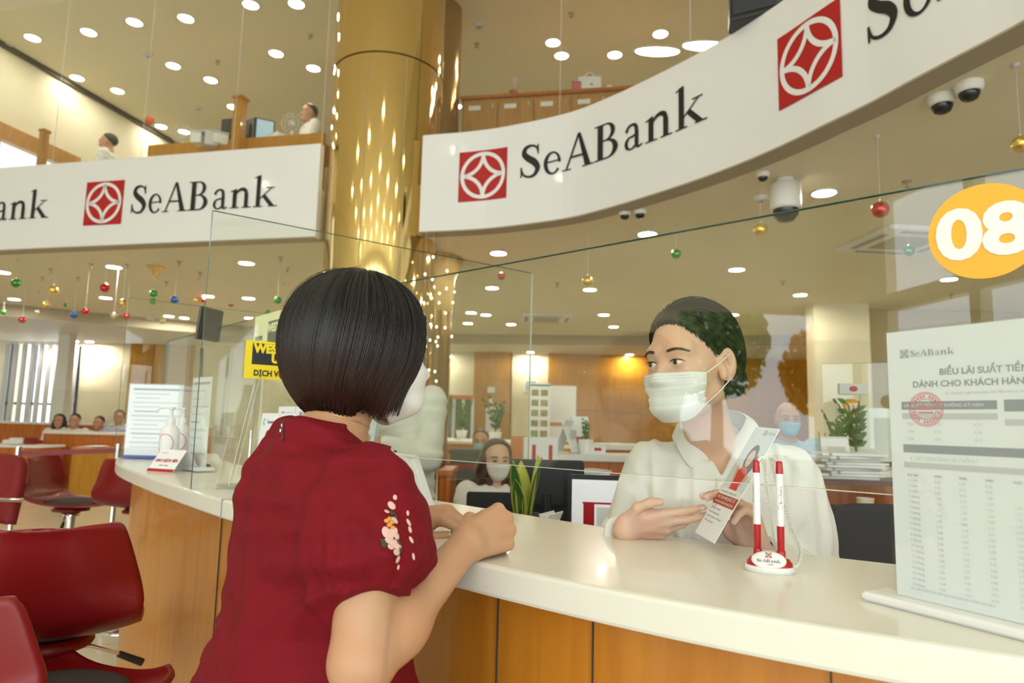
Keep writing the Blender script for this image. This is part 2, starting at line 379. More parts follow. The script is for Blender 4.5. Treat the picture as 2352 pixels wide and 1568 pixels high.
# ------------------------------------------------------------------ downlights
def downlight(loc, r, label, group, proto={}):
    k = round(r, 3)
    if k not in proto:
        t = thing('recessed_downlight', label, 'ceiling light', loc, 0, group)
        mb = MB(); mb.lathe([(r * 1.0, -.001), (r * 1.0, -.012), (r * 1.14, -.012), (r * 1.16, 0), (r, -.0)], n=28); mb.obj('trim_ring', M['trimw'], t, world=False)
        mb = MB(); mb.lathe([(r * .55, -.004), (r * .99, -.003), (.0001, -.003)][1:], n=28); mb.obj('diffuser', M['lamp_low'] if loc[2] < 4 else M['lamp'], t, world=False)
        proto[k] = t; return t
    return dup(proto[k], loc, 0, label, group)
LOW = [(1893,441,61),(1487,536,50),(1145,580,47),(1692,618,46),(1355,664,36),(1130,660,34),(1031,668,38),(1838,676,42),(1684,722,34),(2053,725,32),(1387,722,30),
 (1082,717,28),(1116,722,28),(1074,760,26),(1174,762,26),(1410,763,29),(262,612,40),(566,603,44),(6,624,40),(33,686,31),(243,683,36),(478,679,32),(571,684,35),
 (232,729,31),(423,729,31),(411,739,28),(385,760,25),(5,755,28),(570,762,18),(2250,745,34),(2180,640,34)]  # some right-hand spots stand in for lamp reflections
for x, y, wd in LOW:
    p = WZ(x, y, ZC)
    if p.y > 11.8 and y > 750: p = W(x, y, 11.6); p.z = ZC
    downlight((p.x, p.y, ZC), .078, 'round white downlight flush in the low ceiling ' + ('behind the right banner' if x > 900 else 'behind the left banner'), 'downlights of the low ceiling, ' + ('right' if x > 900 else 'left'))
for x, y in [(1435,820),(1215,820),(1015,816),(172,783),(330,808),(381,824),(1620,812),(760,822)]:
    p = WZ(x, y, 2.78); downlight((p.x, min(p.y, 14.3), 2.78), .078, 'small downlight in the dropped ceiling edge along the back wall', 'downlights along the back wall')
UPL = [(75,86),(204,73),(309,50),(427,41),(576,10),(681,8),(8,104),(270,208),(177,178),(398,150),(634,122),(484,183),(720,156),(423,302),(370,290),(536,245)]
UPR = [(1047,243),(1517,77),(1270,97),(1290,127),(1412,125)]
for x, y in UPL + UPR:
    p = WZ(x, y, ZU)
    downlight((p.x, p.y, ZU), .080, 'bright round downlight in the tall ceiling ' + ('left of the gold column' if x < 900 else 'right of the gold column'), 'downlights of the tall ceiling, ' + ('left' if x < 900 else 'right'))
for x, y in ((1510, 117), (1620, 104)):  # glowing ovals in place of lamp reflections in the curved glass
    p = WZ(x, y, ZU); t = thing('oval_reflection', 'long glowing oval standing in for a reflection above the curved banner, %s of the pair' % ('left' if x < 1600 else 'right'), 'ceiling light', (p.x, p.y, ZU))
    E = Matrix.Diagonal((2.6, 1, 1)); mb = MB(); mb.lathe([(.099, -.001), (.11, -.02), (.12, 0)], n=28, M=E); mb.obj('trim_ring', M['trimw'], t, world=False)
    mb = MB(); mb.lathe([(.0001, -.006), (.098, -.006)], n=28, M=E); mb.obj('diffuser', M['lamp'], t, world=False)
for i in range(7):  # lamps out of view, added for light and reflections on the gold column
    for j in range(4):
        x = -7.4 + i * 2.1; y = -4.6 + j * 2.1 + (i % 2) * .6
        downlight((x, y, ZU), .088, 'unseen round downlight added in the tall ceiling over the customers', 'added unseen downlights over the customers')
# ------------------------------------------------------------------ gold column
t = thing('gold_column', 'tall round column clad in polished gold metal between the two banners', 'column', (-1.28, 6.42, 0))
RC = .53
mb = MB(); mb.lathe([(RC, 0.0), (RC, 4.62)], (-1.28, 6.42, 0), 72); mb.obj('lower_cladding', M['gold'], t)
mb = MB(); mb.lathe([(RC + .004, 4.635), (RC + .004, ZU)], (-1.28, 6.42, 0), 72); mb.obj('upper_cladding', M['gold'], t)
mb = MB(); mb.lathe([(RC - .02, 4.61), (RC - .02, 4.645)], (-1.28, 6.42, 0), 72); mb.obj('joint', M['dark'], t)
for a in (-100, -62, -20):
    r = math.radians(a); mb = MB(); mb.box((-1.28 + (RC + .001) * math.cos(r), 6.42 + (RC + .001) * math.sin(r), 2.3), (.006, .005, 4.6), rz=r); mb.obj('seam', M['soffit'], t)
t = thing('brown_column', 'slim brown column right behind the gold column', 'column', (-.90, 6.95, 0))
mb = MB(); mb.lathe([(.30, 0), (.30, ZU)], (-.93, 7.0, 0), 48); mb.obj('shaft', mat('bronze_clad', (.42, .26, .09), .18, metal=.8), t)
mb = MB(); mb.lathe([(.302, 2.4), (.32, 2.75), (.40, 2.968)], (-.93, 7.0, 0), 48); mb.obj('capital', mat('bronze_cap', (.50, .34, .13), .3, metal=.5), t)

# ------------------------------------------------------------------ lettering drawn as outlines (cap height 1)
def strip(a, b):
    return [[a[i], a[i + 1], b[i + 1], b[i]] for i in range(len(a) - 1)]
def ring(cx, cy, rx, ry, ix, iy, a0, a1, dx=0, dy=0, n=28):
    o = []; i_ = []
    for k in range(n + 1):
        t = math.radians(a0 + (a1 - a0) * k / n); o.append((cx + rx * math.cos(t), cy + ry * math.sin(t))); i_.append((cx + dx + ix * math.cos(t), cy + dy + iy * math.sin(t)))
    return strip(o, i_)
def stroke(pts, n=8):
    P = catmull(pts, n); a = []; b = []
    for i, p in enumerate(P):
        q = P[min(i + 1, len(P) - 1)] - P[max(i - 1, 0)]; l = math.hypot(q[0], q[1]); nx, ny = -q[1] / l, q[0] / l; h = p[2] / 2 + .005
        a.append((p[0] + nx * h, p[1] + ny * h)); b.append((p[0] - nx * h, p[1] - ny * h))
    return strip(a, b)
def serif(x0, x1, y, h=.035, up=1):
    return [[(x0, y), (x1, y), (x1, y + h * up), (x0, y + h * up)]]
def sub_(polys, n=1):
    return polys
G = {}
G['S'] = stroke([(.66, .76, .03), (.60, .90, .05), (.42, .965, .06), (.22, .90, .12), (.17, .74, .17), (.32, .59, .19), (.54, .45, .20), (.66, .27, .17), (.56, .08, .10), (.36, .025, .06), (.16, .10, .05), (.08, .28, .03)], 8) + \
    [[(.64, .96), (.69, .99), (.70, .68), (.65, .68)], [(.05, .02), (.10, .05), (.10, .34), (.04, .34)]]
G['e'] = ring(.34, .32, .31, .345, .19, .29, 0, 325, .02, .0) + [[(.14, .33), (.60, .36), (.60, .40), (.14, .37)]]
G['A'] = [[(.10, 0), (.17, 0), (.60, .93), (.56, 1.02)], [(.55, 1.02), (.66, 1.02), (1.08, 0), (.85, 0)], [(.28, .33), (.80, .33), (.78, .39), (.31, .39)]] + serif(-.01, .32, 0) + serif(.74, 1.18, 0)
G['B'] = [[(.12, 0), (.33, 0), (.33, 1), (.12, 1)]] + serif(0, .5, 0, .04) + serif(0, .5, .96, .04) + ring(.46, .755, .33, .245, .17, .20, -90, 90) + ring(.48, .27, .42, .27, .23, .225, -90, 90) + \
    [[(.3, .955), (.47, .955), (.47, 1), (.3, 1)], [(.3, .50), (.5, .50), (.5, .545), (.3, .545)], [(.3, 0), (.49, 0), (.49, .045), (.3, .045)]]
G['a'] = ring(.26, .175, .24, .19, .12, .145, 60, 330) + [[(.24, .355), (.44, .40), (.44, .35), (.32, .31)], [(.40, .12), (.54, .12), (.54, .5), (.40, .5)]] + stroke([(.08, .50, .10), (.16, .62, .07), (.30, .66, .06), (.42, .62, .09), (.47, .50, .14)], 6) + stroke([(.47, .14, .14), (.50, .04, .08), (.58, .02, .05), (.68, .06, .03)], 5)
G['n'] = [[(.11, 0), (.29, 0), (.29, .62), (.11, .62)], [(0, .58), (.27, .67), (.27, .60), (.0, .55)]] + serif(0, .42, 0) + stroke([(.27, .50, .05), (.38, .60, .08), (.54, .64, .10), (.68, .58, .13), (.72, .44, .15)], 6) + [[(.635, 0), (.810, 0), (.810, .47), (.635, .47)]] + serif(.54, .95, 0)
G['k'] = [[(.11, 0), (.29, 0), (.29, 1.06), (.11, 1.06)], [(0, 1.0), (.27, 1.09), (.27, 1.03), (0, .97)]] + serif(0, .40, 0) + [[(.27, .30), (.27, .25), (.80, .62), (.73, .62)], [(.36, .36), (.48, .44), (.96, .0), (.74, .0)]] + serif(.56, .92, .62, .035) + serif(.66, 1.06, 0)
GX = {'S': 0, 'e': .90, 'A': 1.58, 'B': 2.80, 'a': 3.96, 'n': 4.72, 'k': 5.76}
GX2 = [('S', 0), ('e', .85), ('A', 1.56), ('B', 2.78), ('a', 3.92), ('n', 4.72), ('k', 5.78)]
def wordmark(fmap, name, m, parent, only=None):
    """fmap(u, v) -> world point for wordmark coordinates with cap height 1; one mesh per letter"""
    obs = []
    for ch, x0 in GX2:
        if only and ch not in only: continue
        mb = MB()
        for poly in G[ch]: mb.add([fmap(x0 + p[0], p[1]) for p in poly], [tuple(range(len(poly)))])
        obs.append(mb)
    return obs
def put_word(fmap, m, parent, merged=False, only=None):
    obs = wordmark(fmap, '', m, parent, only)
    if merged:
        mb = MB()
        for o in obs: mb.add(o.v, o.f)
        return mb.obj('lettering', m, parent)
    for o in obs: o.obj('letter', m, parent)
def logo_parts(fmap, mr, mwh, parent, wire=.072, n=24):
    """square emblem; fmap(u,v,layer), u,v in 0..1"""
    mb = MB(); mb.add([fmap(i / n, j, 0) for j in (0, 1) for i in range(n + 1)], [(i, i + 1, n + 1 + i + 1, n + 1 + i) for i in range(n)]); a = mb.obj('emblem_square', mr, parent)
    mb = MB(); R = .43
    polys = ring(.5, .5, R + wire / 2, R + wire / 2, R - wire / 2, R - wire / 2, 0, 360, n=48)
    for cx, cy, a0 in ((1, 1, 180), (0, 1, 270), (0, 0, 0), (1, 0, 90)):
        X = .5 + (cx - .5) * 2 * R; Y = .5 + (cy - .5) * 2 * R
        polys += ring(X, Y, R + wire / 2, R + wire / 2, R - wire / 2, R - wire / 2, a0, a0 + 90, n=20)
    for p in polys: mb.add([fmap(q[0], q[1], 1) for q in p], [(0, 1, 2, 3)])
    b = mb.obj('emblem_ring', mwh, a); return a
def plane_map(o, x, y, s, eps=.0006):
    o = Vector(o); x = Vector(x).normalized(); y = Vector(y).normalized(); z = x.cross(y)
    return (lambda u, v: o + x * (u * s) + y * (v * s) + z * eps), (lambda u, v, l: o + x * (u * s) + y * (v * s) + z * (eps * (1 + l)))

LG = .46
def banner(path, label, marks, name='curved_banner', HX=.575):
    t = thing(name, label, 'banner', path.at(path.len * .3) + Vector((0, 0, ZB)))
    n = 90; mb = MB(); L = path.len
    def ring_at(u): return [path.off(u, 0), path.off(u, .07)]
    vs = []
    for i in range(n + 1):
        a, b = ring_at(L * i / n); vs += [(a.x, a.y, ZB), (a.x, a.y, ZT), (b.x, b.y, ZT), (b.x, b.y, ZB)]
    fs = [(4 * i + k, 4 * i + (k + 1) % 4, 4 * i + 4 + (k + 1) % 4, 4 * i + 4 + k) for i in range(n) for k in range(4)] + [(0, 1, 2, 3), (4 * n, 4 * n + 3, 4 * n + 2, 4 * n + 1)]
    mb.add(vs, fs); mb.obj('panel', M['signw'], t)
    vs = []
    for i in range(n + 1):
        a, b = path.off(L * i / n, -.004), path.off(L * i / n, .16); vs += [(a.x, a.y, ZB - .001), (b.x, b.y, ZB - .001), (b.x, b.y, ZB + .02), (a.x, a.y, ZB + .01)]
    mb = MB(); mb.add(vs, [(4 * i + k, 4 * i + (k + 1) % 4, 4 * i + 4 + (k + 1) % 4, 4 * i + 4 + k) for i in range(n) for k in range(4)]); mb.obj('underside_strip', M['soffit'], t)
    for ul, uw, dl, dw in marks:
        if ul is not None:
            f = lambda u, v, l, ul=ul, dl=dl: path.off(ul + u * LG, -.006 - .003 * l) + Vector((0, 0, ZB + .262 + dl + v * LG)); logo_parts(f, M['red'], M['signw'], t)
        if uw is not None:
            cap = .64 * LG; hx = HX * LG
            f = lambda u, v, uw=uw, dw=dw: path.off(uw + u * hx, -.007) + Vector((0, 0, ZB + .262 + .30 * LG + dw + v * cap)); put_word(f, M['black'], t)
    return t
LG = .46; z = ZB + .262
u1 = PR.find_px(1052, z); u2 = PR.find_px(1192, z); u3 = PR.find_px(1789, z + .1); u4 = PR.find_px(1988, z + .3)
banner(PR, 'glossy white curved banner with red emblem and bank name, right of the gold column', [(u1, u2, 0, .01), (u3, u4, -.035, -.085)])
v1 = PL.find_px(192, z); v2 = PL.find_px(298, z); v3 = PL.find_px(106, z)
banner(PL, 'white banner with red emblem and bank name, left of the gold column', [(v1, v2, -.04, -.08), (None, v3 - 6.75 * .525 * LG, 0, -.07)], HX=.525)

# ------------------------------------------------------------------ upper floor: glass wall above the banners
def glasswall(path, pxs, label, z0, z1):
    us = [path.find_px(p, 4.4) for p in pxs]
    t = thing('glass_wall', label, 'glass wall', path.off(us[0], .03) + Vector((0, 0, z0)))
    for i in range(len(us) - 1):
        a = us[i] + .006; b = us[i + 1] - .006; n = 10; mb = MB(); vs = []
        for k in range(n + 1):
            u = a + (b - a) * k / n; q0 = path.off(u, .03); q1 = path.off(u, .04); vs += [(q0.x, q0.y, z0 + .002), (q0.x, q0.y, z1), (q1.x, q1.y, z1), (q1.x, q1.y, z0 + .002)]
        mb.add(vs, [(4 * k + j, 4 * k + (j + 1) % 4, 4 * k + 4 + (j + 1) % 4, 4 * k + 4 + j) for k in range(n) for j in range(4)], False)
        mb.obj('pane', M['glassup'], t)
        q0 = path.off(b + .006, .035); mb = MB(); mb.box((q0.x, q0.y, (z0 + z1) / 2), (.004, .005, z1 - z0)); mb.obj('edge_seal', M['lgrey'], t)
glasswall(PL, [-160, -40, 125, 328, 538, 742], 'tall clear glass wall of the upper floor above the left banner', ZT, ZU - .01)
glasswall(PR, [985, 1283, 1578, 1800, 2200, 2700], 'tall clear glass wall of the upper floor above the curved right banner', ZT, ZU - .01)
# desks on the upper floor
def boxthing(name, label, cat, parts, loc=None, rz=0, group=None):
    """parts: [(partname, mat, (cx,cy,cz), (sx,sy,sz), bevel)] in local coordinates"""
    t = thing(name, label, cat, loc or (0, 0, 0), rz, group)
    for pn, m, c, s, bv in parts:
        mb = MB(); mb.box(c, s, ch=bv) if bv else mb.box(c, s); mb.obj(pn, M[m] if isinstance(m, str) else m, t, world=False)
    return t
a = W(345, 322, 7.80); b = W(748, 290, 7.31); c = (a + b) / 2; ang = math.atan2(b.y - a.y, b.x - a.x); L = (Vector((b.x, b.y)) - Vector((a.x, a.y))).length
za = 4.45
t = boxthing('upper_counter', 'long honey wood desk front above the left banner', 'counter', [('front_panel', 'woodp', (0, 0, (3.45 + za) / 2), (L, .05, za - 3.45), 0), ('desk_top', 'woodl', (0, .32, za - .12), (L, .6, .04), 0)], (c.x, c.y, 0), ang)
p = W(555, 300, 7.45); boxthing('wooden_post', 'slim square wooden post rising above the upper desk front', 'post', [('shaft', 'woodp', (0, 0, 4.15), (.11, .11, 1.40), .004), ('cap', 'woodd', (0, 0, 4.86), (.14, .14, .03), .004)], (p.x, p.y - .08, 0), ang)
p = W(100, 330, 7.35); boxthing('wooden_post', 'thin wooden post at the far left behind the glass wall', 'post', [('shaft', 'woodl', (0, 0, 3.9), (.07, .07, 1.0), .004), ('cap', 'woodl', (0, 0, 4.41), (.09, .09, .03), .004)], (p.x, p.y, 0), ang)
p = W(240, 375, 7.6); q = W(98, 370, 7.6)
boxthing('low_partition', 'pale beige desk partition behind the left banner', 'partition', [('panel', 'wall', (0, 0, 3.78), (abs(p.x - q.x), .05, .66), .003), ('end_post', 'woodl', (abs(p.x - q.x) / 2, 0, 3.78), (.05, .07, .67), .003)], ((p.x + q.x) / 2, 7.6, 0), 0)
def monitor(loc, rz, label, group=None, w_=.5, h_=.32, sh=.12, body='blackp', screen=None, tilt=0):
    t = thing('computer_monitor', label, 'monitor', loc, rz, group)
    mb = MB(); mb.box((0, 0, sh + h_ / 2), (w_, .03, h_), ch=.006); mb.obj('housing', M[body], t, world=False)
    mb = MB(); mb.box((0, .022, sh + h_ / 2), (w_ * .5, .03, h_ * .5), ch=.008); mb.obj('rear_cover', M[body], t, world=False)
    mb = MB(); mb.box((0, -.016, sh + h_ / 2), (w_ - .03, .002, h_ - .03)); mb.obj('screen', screen or mat('dark_screen', (.01, .012, .015), .15), t, world=False)
    mb = MB(); mb.cone((0, .03, 0.01), (0, .03, sh + .1), .02, .018); mb.obj('stand', M[body], t, world=False)
    mb = MB(); mb.lathe([(.10, 0), (.10, .008), (.02, .016)], (0, .02, 0)); mb.obj('base', M[body], t, world=False)
    return t
SCR = mat('blue_screen', (.35, .5, .6), .3, emis=('#9CC2D8', .35))
for px, py, rz, lb in ((572, 300, 2.6, 'black monitor seen from behind just right of the wooden post'), (608, 298, .5, 'black monitor with lit screen on the upper desk'), (527, 305, 2.9, 'dark monitor left of the wooden post upstairs')):
    p = W(px, py, 7.75); monitor((p.x, p.y, 4.35), rz, lb, None, .22, .30, .14, screen=SCR if '608' in str(px) else None)
p = W(152, 345, 8.6); monitor((p.x, p.y, 4.05), 1.2, 'dark monitor on the far left upper desk', None, .4, .3, .08)
p = W(188, 350, 8.9); monitor((p.x, p.y, 3.95), .8, 'dark tilted monitor beside the seated clerk upstairs', None, .4, .28, .08)
def fan(loc, label):
    t = thing('desk_fan', label, 'fan', loc)
    mb = MB(); mb.lathe([(.09, 0), (.09, .015), (.02, .03), (.015, .2)], n=20); mb.obj('stand', M['white'], t, world=False)
    mb = MB(); Rz = Matrix.Rotation(math.pi / 2, 3, 'X')
    for r in (.12, .08, .04): mb.tube([(r * math.cos(k * .2618), -.03, .28 + r * math.sin(k * .2618)) for k in range(24)], .003, 5, closed=True)
    for k in range(12): mb.tube([(.01 * math.cos(k * .5236), -.035, .28 + .01 * math.sin(k * .5236)), (.12 * math.cos(k * .5236), -.03, .28 + .12 * math.sin(k * .5236))], .002, 4)
    mb.obj('guard', M['lgrey'], t, world=False)
    mb = MB(); mb.ball((0, 0, .28), .03); mb.obj('motor', M['white'], t, world=False); return t
p = W(672, 290, 7.5); fan((p.x, p.y, 4.35), 'small white desk fan beside the seated man upstairs')
p = W(420, 320, 7.9); fan((p.x, p.y, 4.35), 'small desk fan at the left end of the upper desk')
for i, (px, c_) in enumerate(((462, 'white'), (490, 'lgrey'), (505, 'white'), (640, 'paper'))):
    p = W(px, 300, 7.6); boxthing('document_tray', ['white file tray on the upper desk above the emblem', 'grey file rack beside the white file tray upstairs', 'tall white printer on the upper desk', 'pale box between monitor and fan upstairs'][i], 'office item',
        [('body', c_, (0, 0, .09), (.12 + .02 * i, .25, .12 + .05 * (i % 2)), .006), ('lid', 'lgrey', (0, 0, .17), (.18, .22, .02), .004)], (p.x, p.y, 4.35), .3 * i)
p = W(343, 277, 7.3); t = thing('round_tag', 'small round orange sticker on the glass above the left banner', 'sticker', p)
mb = MB(); mb.lathe([(.0001, -.002), (.055, -.002), (.055, .002), (.0001, .002)], n=28, M=Matrix.Rotation(math.pi / 2, 3, 'X'), c=p); mb.obj('disc', mat('orange', H('#D8653A')[:3], .5), t)
mb = MB(); mb.lathe([(.025, -.004), (.038, -.004)], n=28, M=Matrix.Rotation(math.pi / 2, 3, 'X'), c=p - Vector((0, 0, 0))); mb.obj('ring', M['white'], t)
# cabinets upper right
a = W(1062, 222, 7.0); b = W(1420, 199, 6.7); ang = math.atan2(b.y - a.y, b.x - a.x); L = (Vector((b.x, b.y)) - Vector((a.x, a.y))).length + .6
zt = a.z; t = thing('filing_cabinet', 'long row of light wood cabinets above the curved banner', 'cabinet', (a.x, a.y, 3.45), ang)
mb = MB(); mb.box((L / 2, .25, (zt - 3.45) / 2 - .02), (L, .46, zt - 3.49)); mb.obj('body', M['woodl'], t, world=False)
mb = MB(); mb.box((L / 2, .24, zt - 3.45 - .02), (L + .04, .52, .035), ch=.004); mb.obj('top', M['woodd'], t, world=False)
for i in range(6):
    mb = MB(); mb.box((.2 + .39 * i, .008, (zt - 3.49) / 2), (.38, .02, zt - 3.56), ch=.004); d_ = mb.obj('door', M['woodl'], t, world=False)
    mb = MB(); mb.box((.2 + .39 * i - .06, -.004, zt - 3.45 - .14), (.13, .003, .05)); mb.obj('label_card', M['paper'], d_, world=False)
    mb = MB(); mb.box((.2 + .39 * i + .14, -.01, zt - 3.45 - .13), (.02, .02, .05), ch=.003); mb.obj('handle', M['chrome'], d_, world=False)
ZK = zt
p = W(1182, 212, 7.0); t = thing('flower_vase', 'slim brown vase with pale flowers on the upper cabinets', 'vase', (p.x, p.y + .1, ZK))
mb = MB(); mb.lathe([(.05, 0), (.05, .01), (.045, .02), (.055, .1), (.065, .12), (.05, .12)]); mb.obj('vase', mat('terracotta', (.4, .16, .09), .5), t, world=False)
mb = MB(); [mb.tube([(0, 0, .1), (.01 * i, .01, .2), (.02 * i - .01, 0, .28)], [.004, .004, .016]) for i in (-1, 0, 1)]; mb.obj('flowers', mat('dusty_pink', (.62, .5, .5), .6), t, world=False)
p = W(1357, 205, 6.75); t = thing('paper_bag', 'white paper carrier bag with round handle on the upper cabinets', 'bag', (p.x, p.y + .12, ZK), -.1)
mb = MB(); mb.box((0, 0, .085), (.24, .10, .17)); mb.obj('body', M['paper'], t, world=False)
mb = MB(); mb.tube([(.05 * math.cos(a), 0, .17 + .065 * math.sin(a)) for a in [k * math.pi / 12 for k in range(13)]], .006, 6); mb.obj('handle', M['lgrey'], t, world=False)
mb = MB(); mb.box((.02, -.052, .08), (.03, .002, .02)); mb.obj('print', M['grey'], t, world=False)
p = W(1325, 205, 6.8); boxthing('small_box', 'pink box standing against the white paper bag', 'box', [('body', mat('pink', (.62, .16, .18), .5), (0, 0, .05), (.09, .09, .1), .004), ('lid', mat('pink2', (.5, .1, .12), .5), (0, 0, .1), (.094, .094, .012), .002)], (p.x, p.y + .05, ZK))
p = W(1403, 200, 6.7); boxthing('desk_card', 'little white card folded on the upper cabinets right of the bag', 'card', [('face', 'paper', (0, 0, .04), (.05, .01, .08), .001), ('back', 'paper', (0.02, .03, .035), (.05, .01, .07), .001)], (p.x, p.y + .12, ZK))
# loudspeaker on the upper edge
p = W(1735, 45, 3.9); t = thing('loudspeaker', 'dark loudspeaker standing behind the curved banner at the top', 'speaker', (p.x + .12, p.y + .25, ZT), -.5)
mb = MB(); mb.prism([(-.16, -.14), (.16, -.14), (.20, .0), (.12, .16), (-.12, .16), (-.20, 0)], 0, .42); mb.obj('cabinet', M['blackp'], t, world=False, bevel=.012)
mb = MB(); mb.box((0, -.145, .21), (.28, .008, .36), ch=.003); mb.obj('grille', M['charcoal'], t, world=False)
# ------------------------------------------------------------------ hanging baubles
BC = {'green': (.04, .30, .03), 'gold': (.75, .52, .12), 'red': (.55, .02, .02), 'blue': (.02, .12, .42), 'white': (.8, .8, .8), 'pale': (.60, .52, .30)}
BM = {k: mat('bauble_' + k, v, .16, metal=.75, coat=.6) for k, v in BC.items()}
def bauble(x, y, wd, col, label, Y=None, ztop=None, dia=.085):
    if Y is None: Y = dia * F / wd
    p = W(x, y, Y); r = wd * Y / F / 2; zt_ = ztop or ZC
    t = thing('hanging_bauble', label, 'christmas bauble', (p.x, p.y, p.z), 0, None)
    mb = MB(); mb.ball((0, 0, 0), r, 24); mb.obj('ball', BM[col], t, world=False)
    mb = MB(); mb.cone((0, 0, r * .95), (0, 0, r * 1.18), r * .2, r * .2, 10); mb.obj('cap', M['chrome'], t, world=False)
    mb = MB(); mb.cone((0, 0, r * 1.15), (0, 0, zt_ - p.z), .0012, .0012, 5); mb.obj('string', M['lgrey'], t, world=False)
    mb = MB(); mb.lathe([(.018, zt_ - p.z - .001), (.018, zt_ - p.z - .008), (.006, zt_ - p.z - .014)], n=12); mb.obj('suction_cup', M['lgrey'], t, world=False)
    return t
LB = [(37,650,21,'green','green bauble hanging at the far left under the banner'),(123,666,23,'gold','gold bauble right of the far left green one'),(241,661,21,'red','red bauble directly below the left emblem'),
 (107,699,16,'gold','small gold bauble below the larger gold one, far left'),(8,716,13,'green','tiny green bauble at the left picture edge'),(51,734,15,'red','small red bauble, lowest at the far left'),
 (85,715,9,'white','tiny white bauble between red and gold ones, far left'),(170,723,16,'blue','blue bauble left of the red bauble near the left windows'),(196,715,17,'red','red bauble just right of the blue bauble, left side'),
 (282,696,19,'gold','gold bauble right of the left red ones, upper of its cluster'),(262,725,17,'pale','pale gold bauble between two red baubles'),(291,726,16,'red','red bauble right of the pale gold bauble'),
 (353,674,18,'green','green bauble hanging above the lighter green bauble'),(351,692,15,'green','lighter green bauble seen low beneath the other green one'),(401,688,18,'blue','blue bauble right of the two green baubles'),
 (372,737,14,'pale','pale bauble low behind the divider glass'),(453,689,16,'gold','gold bauble touching the red one beside a downlight'),(466,688,14,'red','red bauble touching the gold one beside a downlight'),
 (531,698,13,'red','small red bauble seen through the divider glass'),(638,689,18,'green','green bauble left of the bobbed hair'),(649,706,10,'gold','tiny gold bauble below the green one by the hair'),(614,716,12,'green','small green bauble above the pale sign'),
 (151,700,9,'green','tiny dark green bauble above the blue one, left side')]
for x, y, wd, c_, lb in LB: bauble(x, y, wd, c_, lb, Y=max(7.45, .085 * F / wd) if wd > 12 else 8.5 if wd > 9 else 9.5)
for x, y, wd, c_, lb, Y in [(2022,481,40,'red','red bauble hanging left of the round 08 sign',3.75),(1747,527,32,'gold','gold bauble hanging from the curved banner near the grey camera',4.4),(1553,583,23,'green','green bauble hanging above the teller',5.6),
  (1350,645,26,'gold','gold bauble just above a downlight, right of the divider',5.8),(1152,634,18,'red','small red bauble near the top corner of the divider glass',6.5),(2088,576,25,'green','dull green bauble beside the round 08 sign',5.2),
  (2345,330,40,'gold','gold bauble cut by the right picture edge',2.95)]:
    bauble(x, y, wd, c_, lb, Y)
# crystal drops reflected and hanging beside the column
def drop_light(i, px, py0, py1, n, Y):
    a = W(px, py0, Y); t = thing('light_string', 'thin hanging string of tiny warm bulbs beside the gold column', 'string lights', (a.x, a.y, ZC), 0, 'hanging bulb strings near the column')
    b = W(px, py1, Y); mb = MB(); mb.cone((a.x, a.y, ZC), (a.x, a.y, b.z), .0012, .0012, 4); mb.obj('wire', M['lgrey'], t)
    for k in range(n):
        z_ = a.z + (b.z - a.z) * (k + .3 * math.sin(k * 3 + i)) / max(1, n - 1); mb = MB(); mb.ball((a.x, a.y, z_), (.009, .009, .012), 10); mb.obj('bulb', M['bulb'], t)
M['bulb'] = emit('bulb_glow', '#FFEFC8', 5.0)
for i, (px, y0, y1, n, Y) in enumerate([(995, 590, 840, 6, 6.0), (962, 690, 900, 5, 6.0), (1010, 660, 860, 5, 6.3), (1027, 620, 760, 4, 6.1), (976, 640, 780, 4, 5.9), (986, 700, 880, 4, 6.3), (1040, 700, 830, 3, 6.3), (1003, 740, 900, 4, 6.2)]):
    drop_light(i, px, y0, y1, n, Y)
# ------------------------------------------------------------------ things on the ceilings
def dome(px, py, wd, label, z=ZC, group=None):
    p = WZ(px, py - wd * .25, z); r = wd * p.y / F / 2
    t = thing('dome_camera', label, 'security camera', (p.x, p.y, z), 0, group)
    mb = MB(); mb.lathe([(r * 1.1, 0), (r * 1.1, -r * .25), (r, -r * .75), (r * .9, -r * .8)]); mb.obj('housing', M['trimw'], t, world=False)
    mb = MB(); mb.lathe([(r * .8, -r * .75), (r * .78, -r * 1.0), (r * .6, -r * 1.35), (r * .3, -r * 1.5), (.0001, -r * 1.55)]); mb.obj('dark_dome', mat('smoked', (.02, .02, .02), .05), t, world=False)
for a_ in ((2163,236,58,'dome security camera on the ceiling right of the emblem, left of the pair'),(2225,207,58,'dome security camera on the ceiling right of the emblem, right of the pair'),(1435,492,26,'small dome camera under the curved banner, left of the small pair'),
           (1470,489,28,'small dome camera under the curved banner, right of the small pair'),(1752,404,28,'small dome camera beside the large grey camera')): dome(*a_)
p = WZ(1803, 412, ZC); r = .1
t = thing('ptz_camera', 'large cylindrical ceiling camera with dark dome, above the teller', 'security camera', (p.x, p.y, ZC))
mb = MB(); mb.lathe([(r * .6, 0), (r * .6, -.03), (r, -.035), (r * 1.02, -.19), (r * .98, -.21), (r * .8, -.215)]); mb.obj('housing', M['trimw'], t, world=False)
mb = MB(); mb.lathe([(r * .85, -.21), (r * .8, -.25), (r * .5, -.29), (.0001, -.30)]); mb.obj('dark_dome', mat('smoked2', (.03, .035, .035), .1), t, world=False)
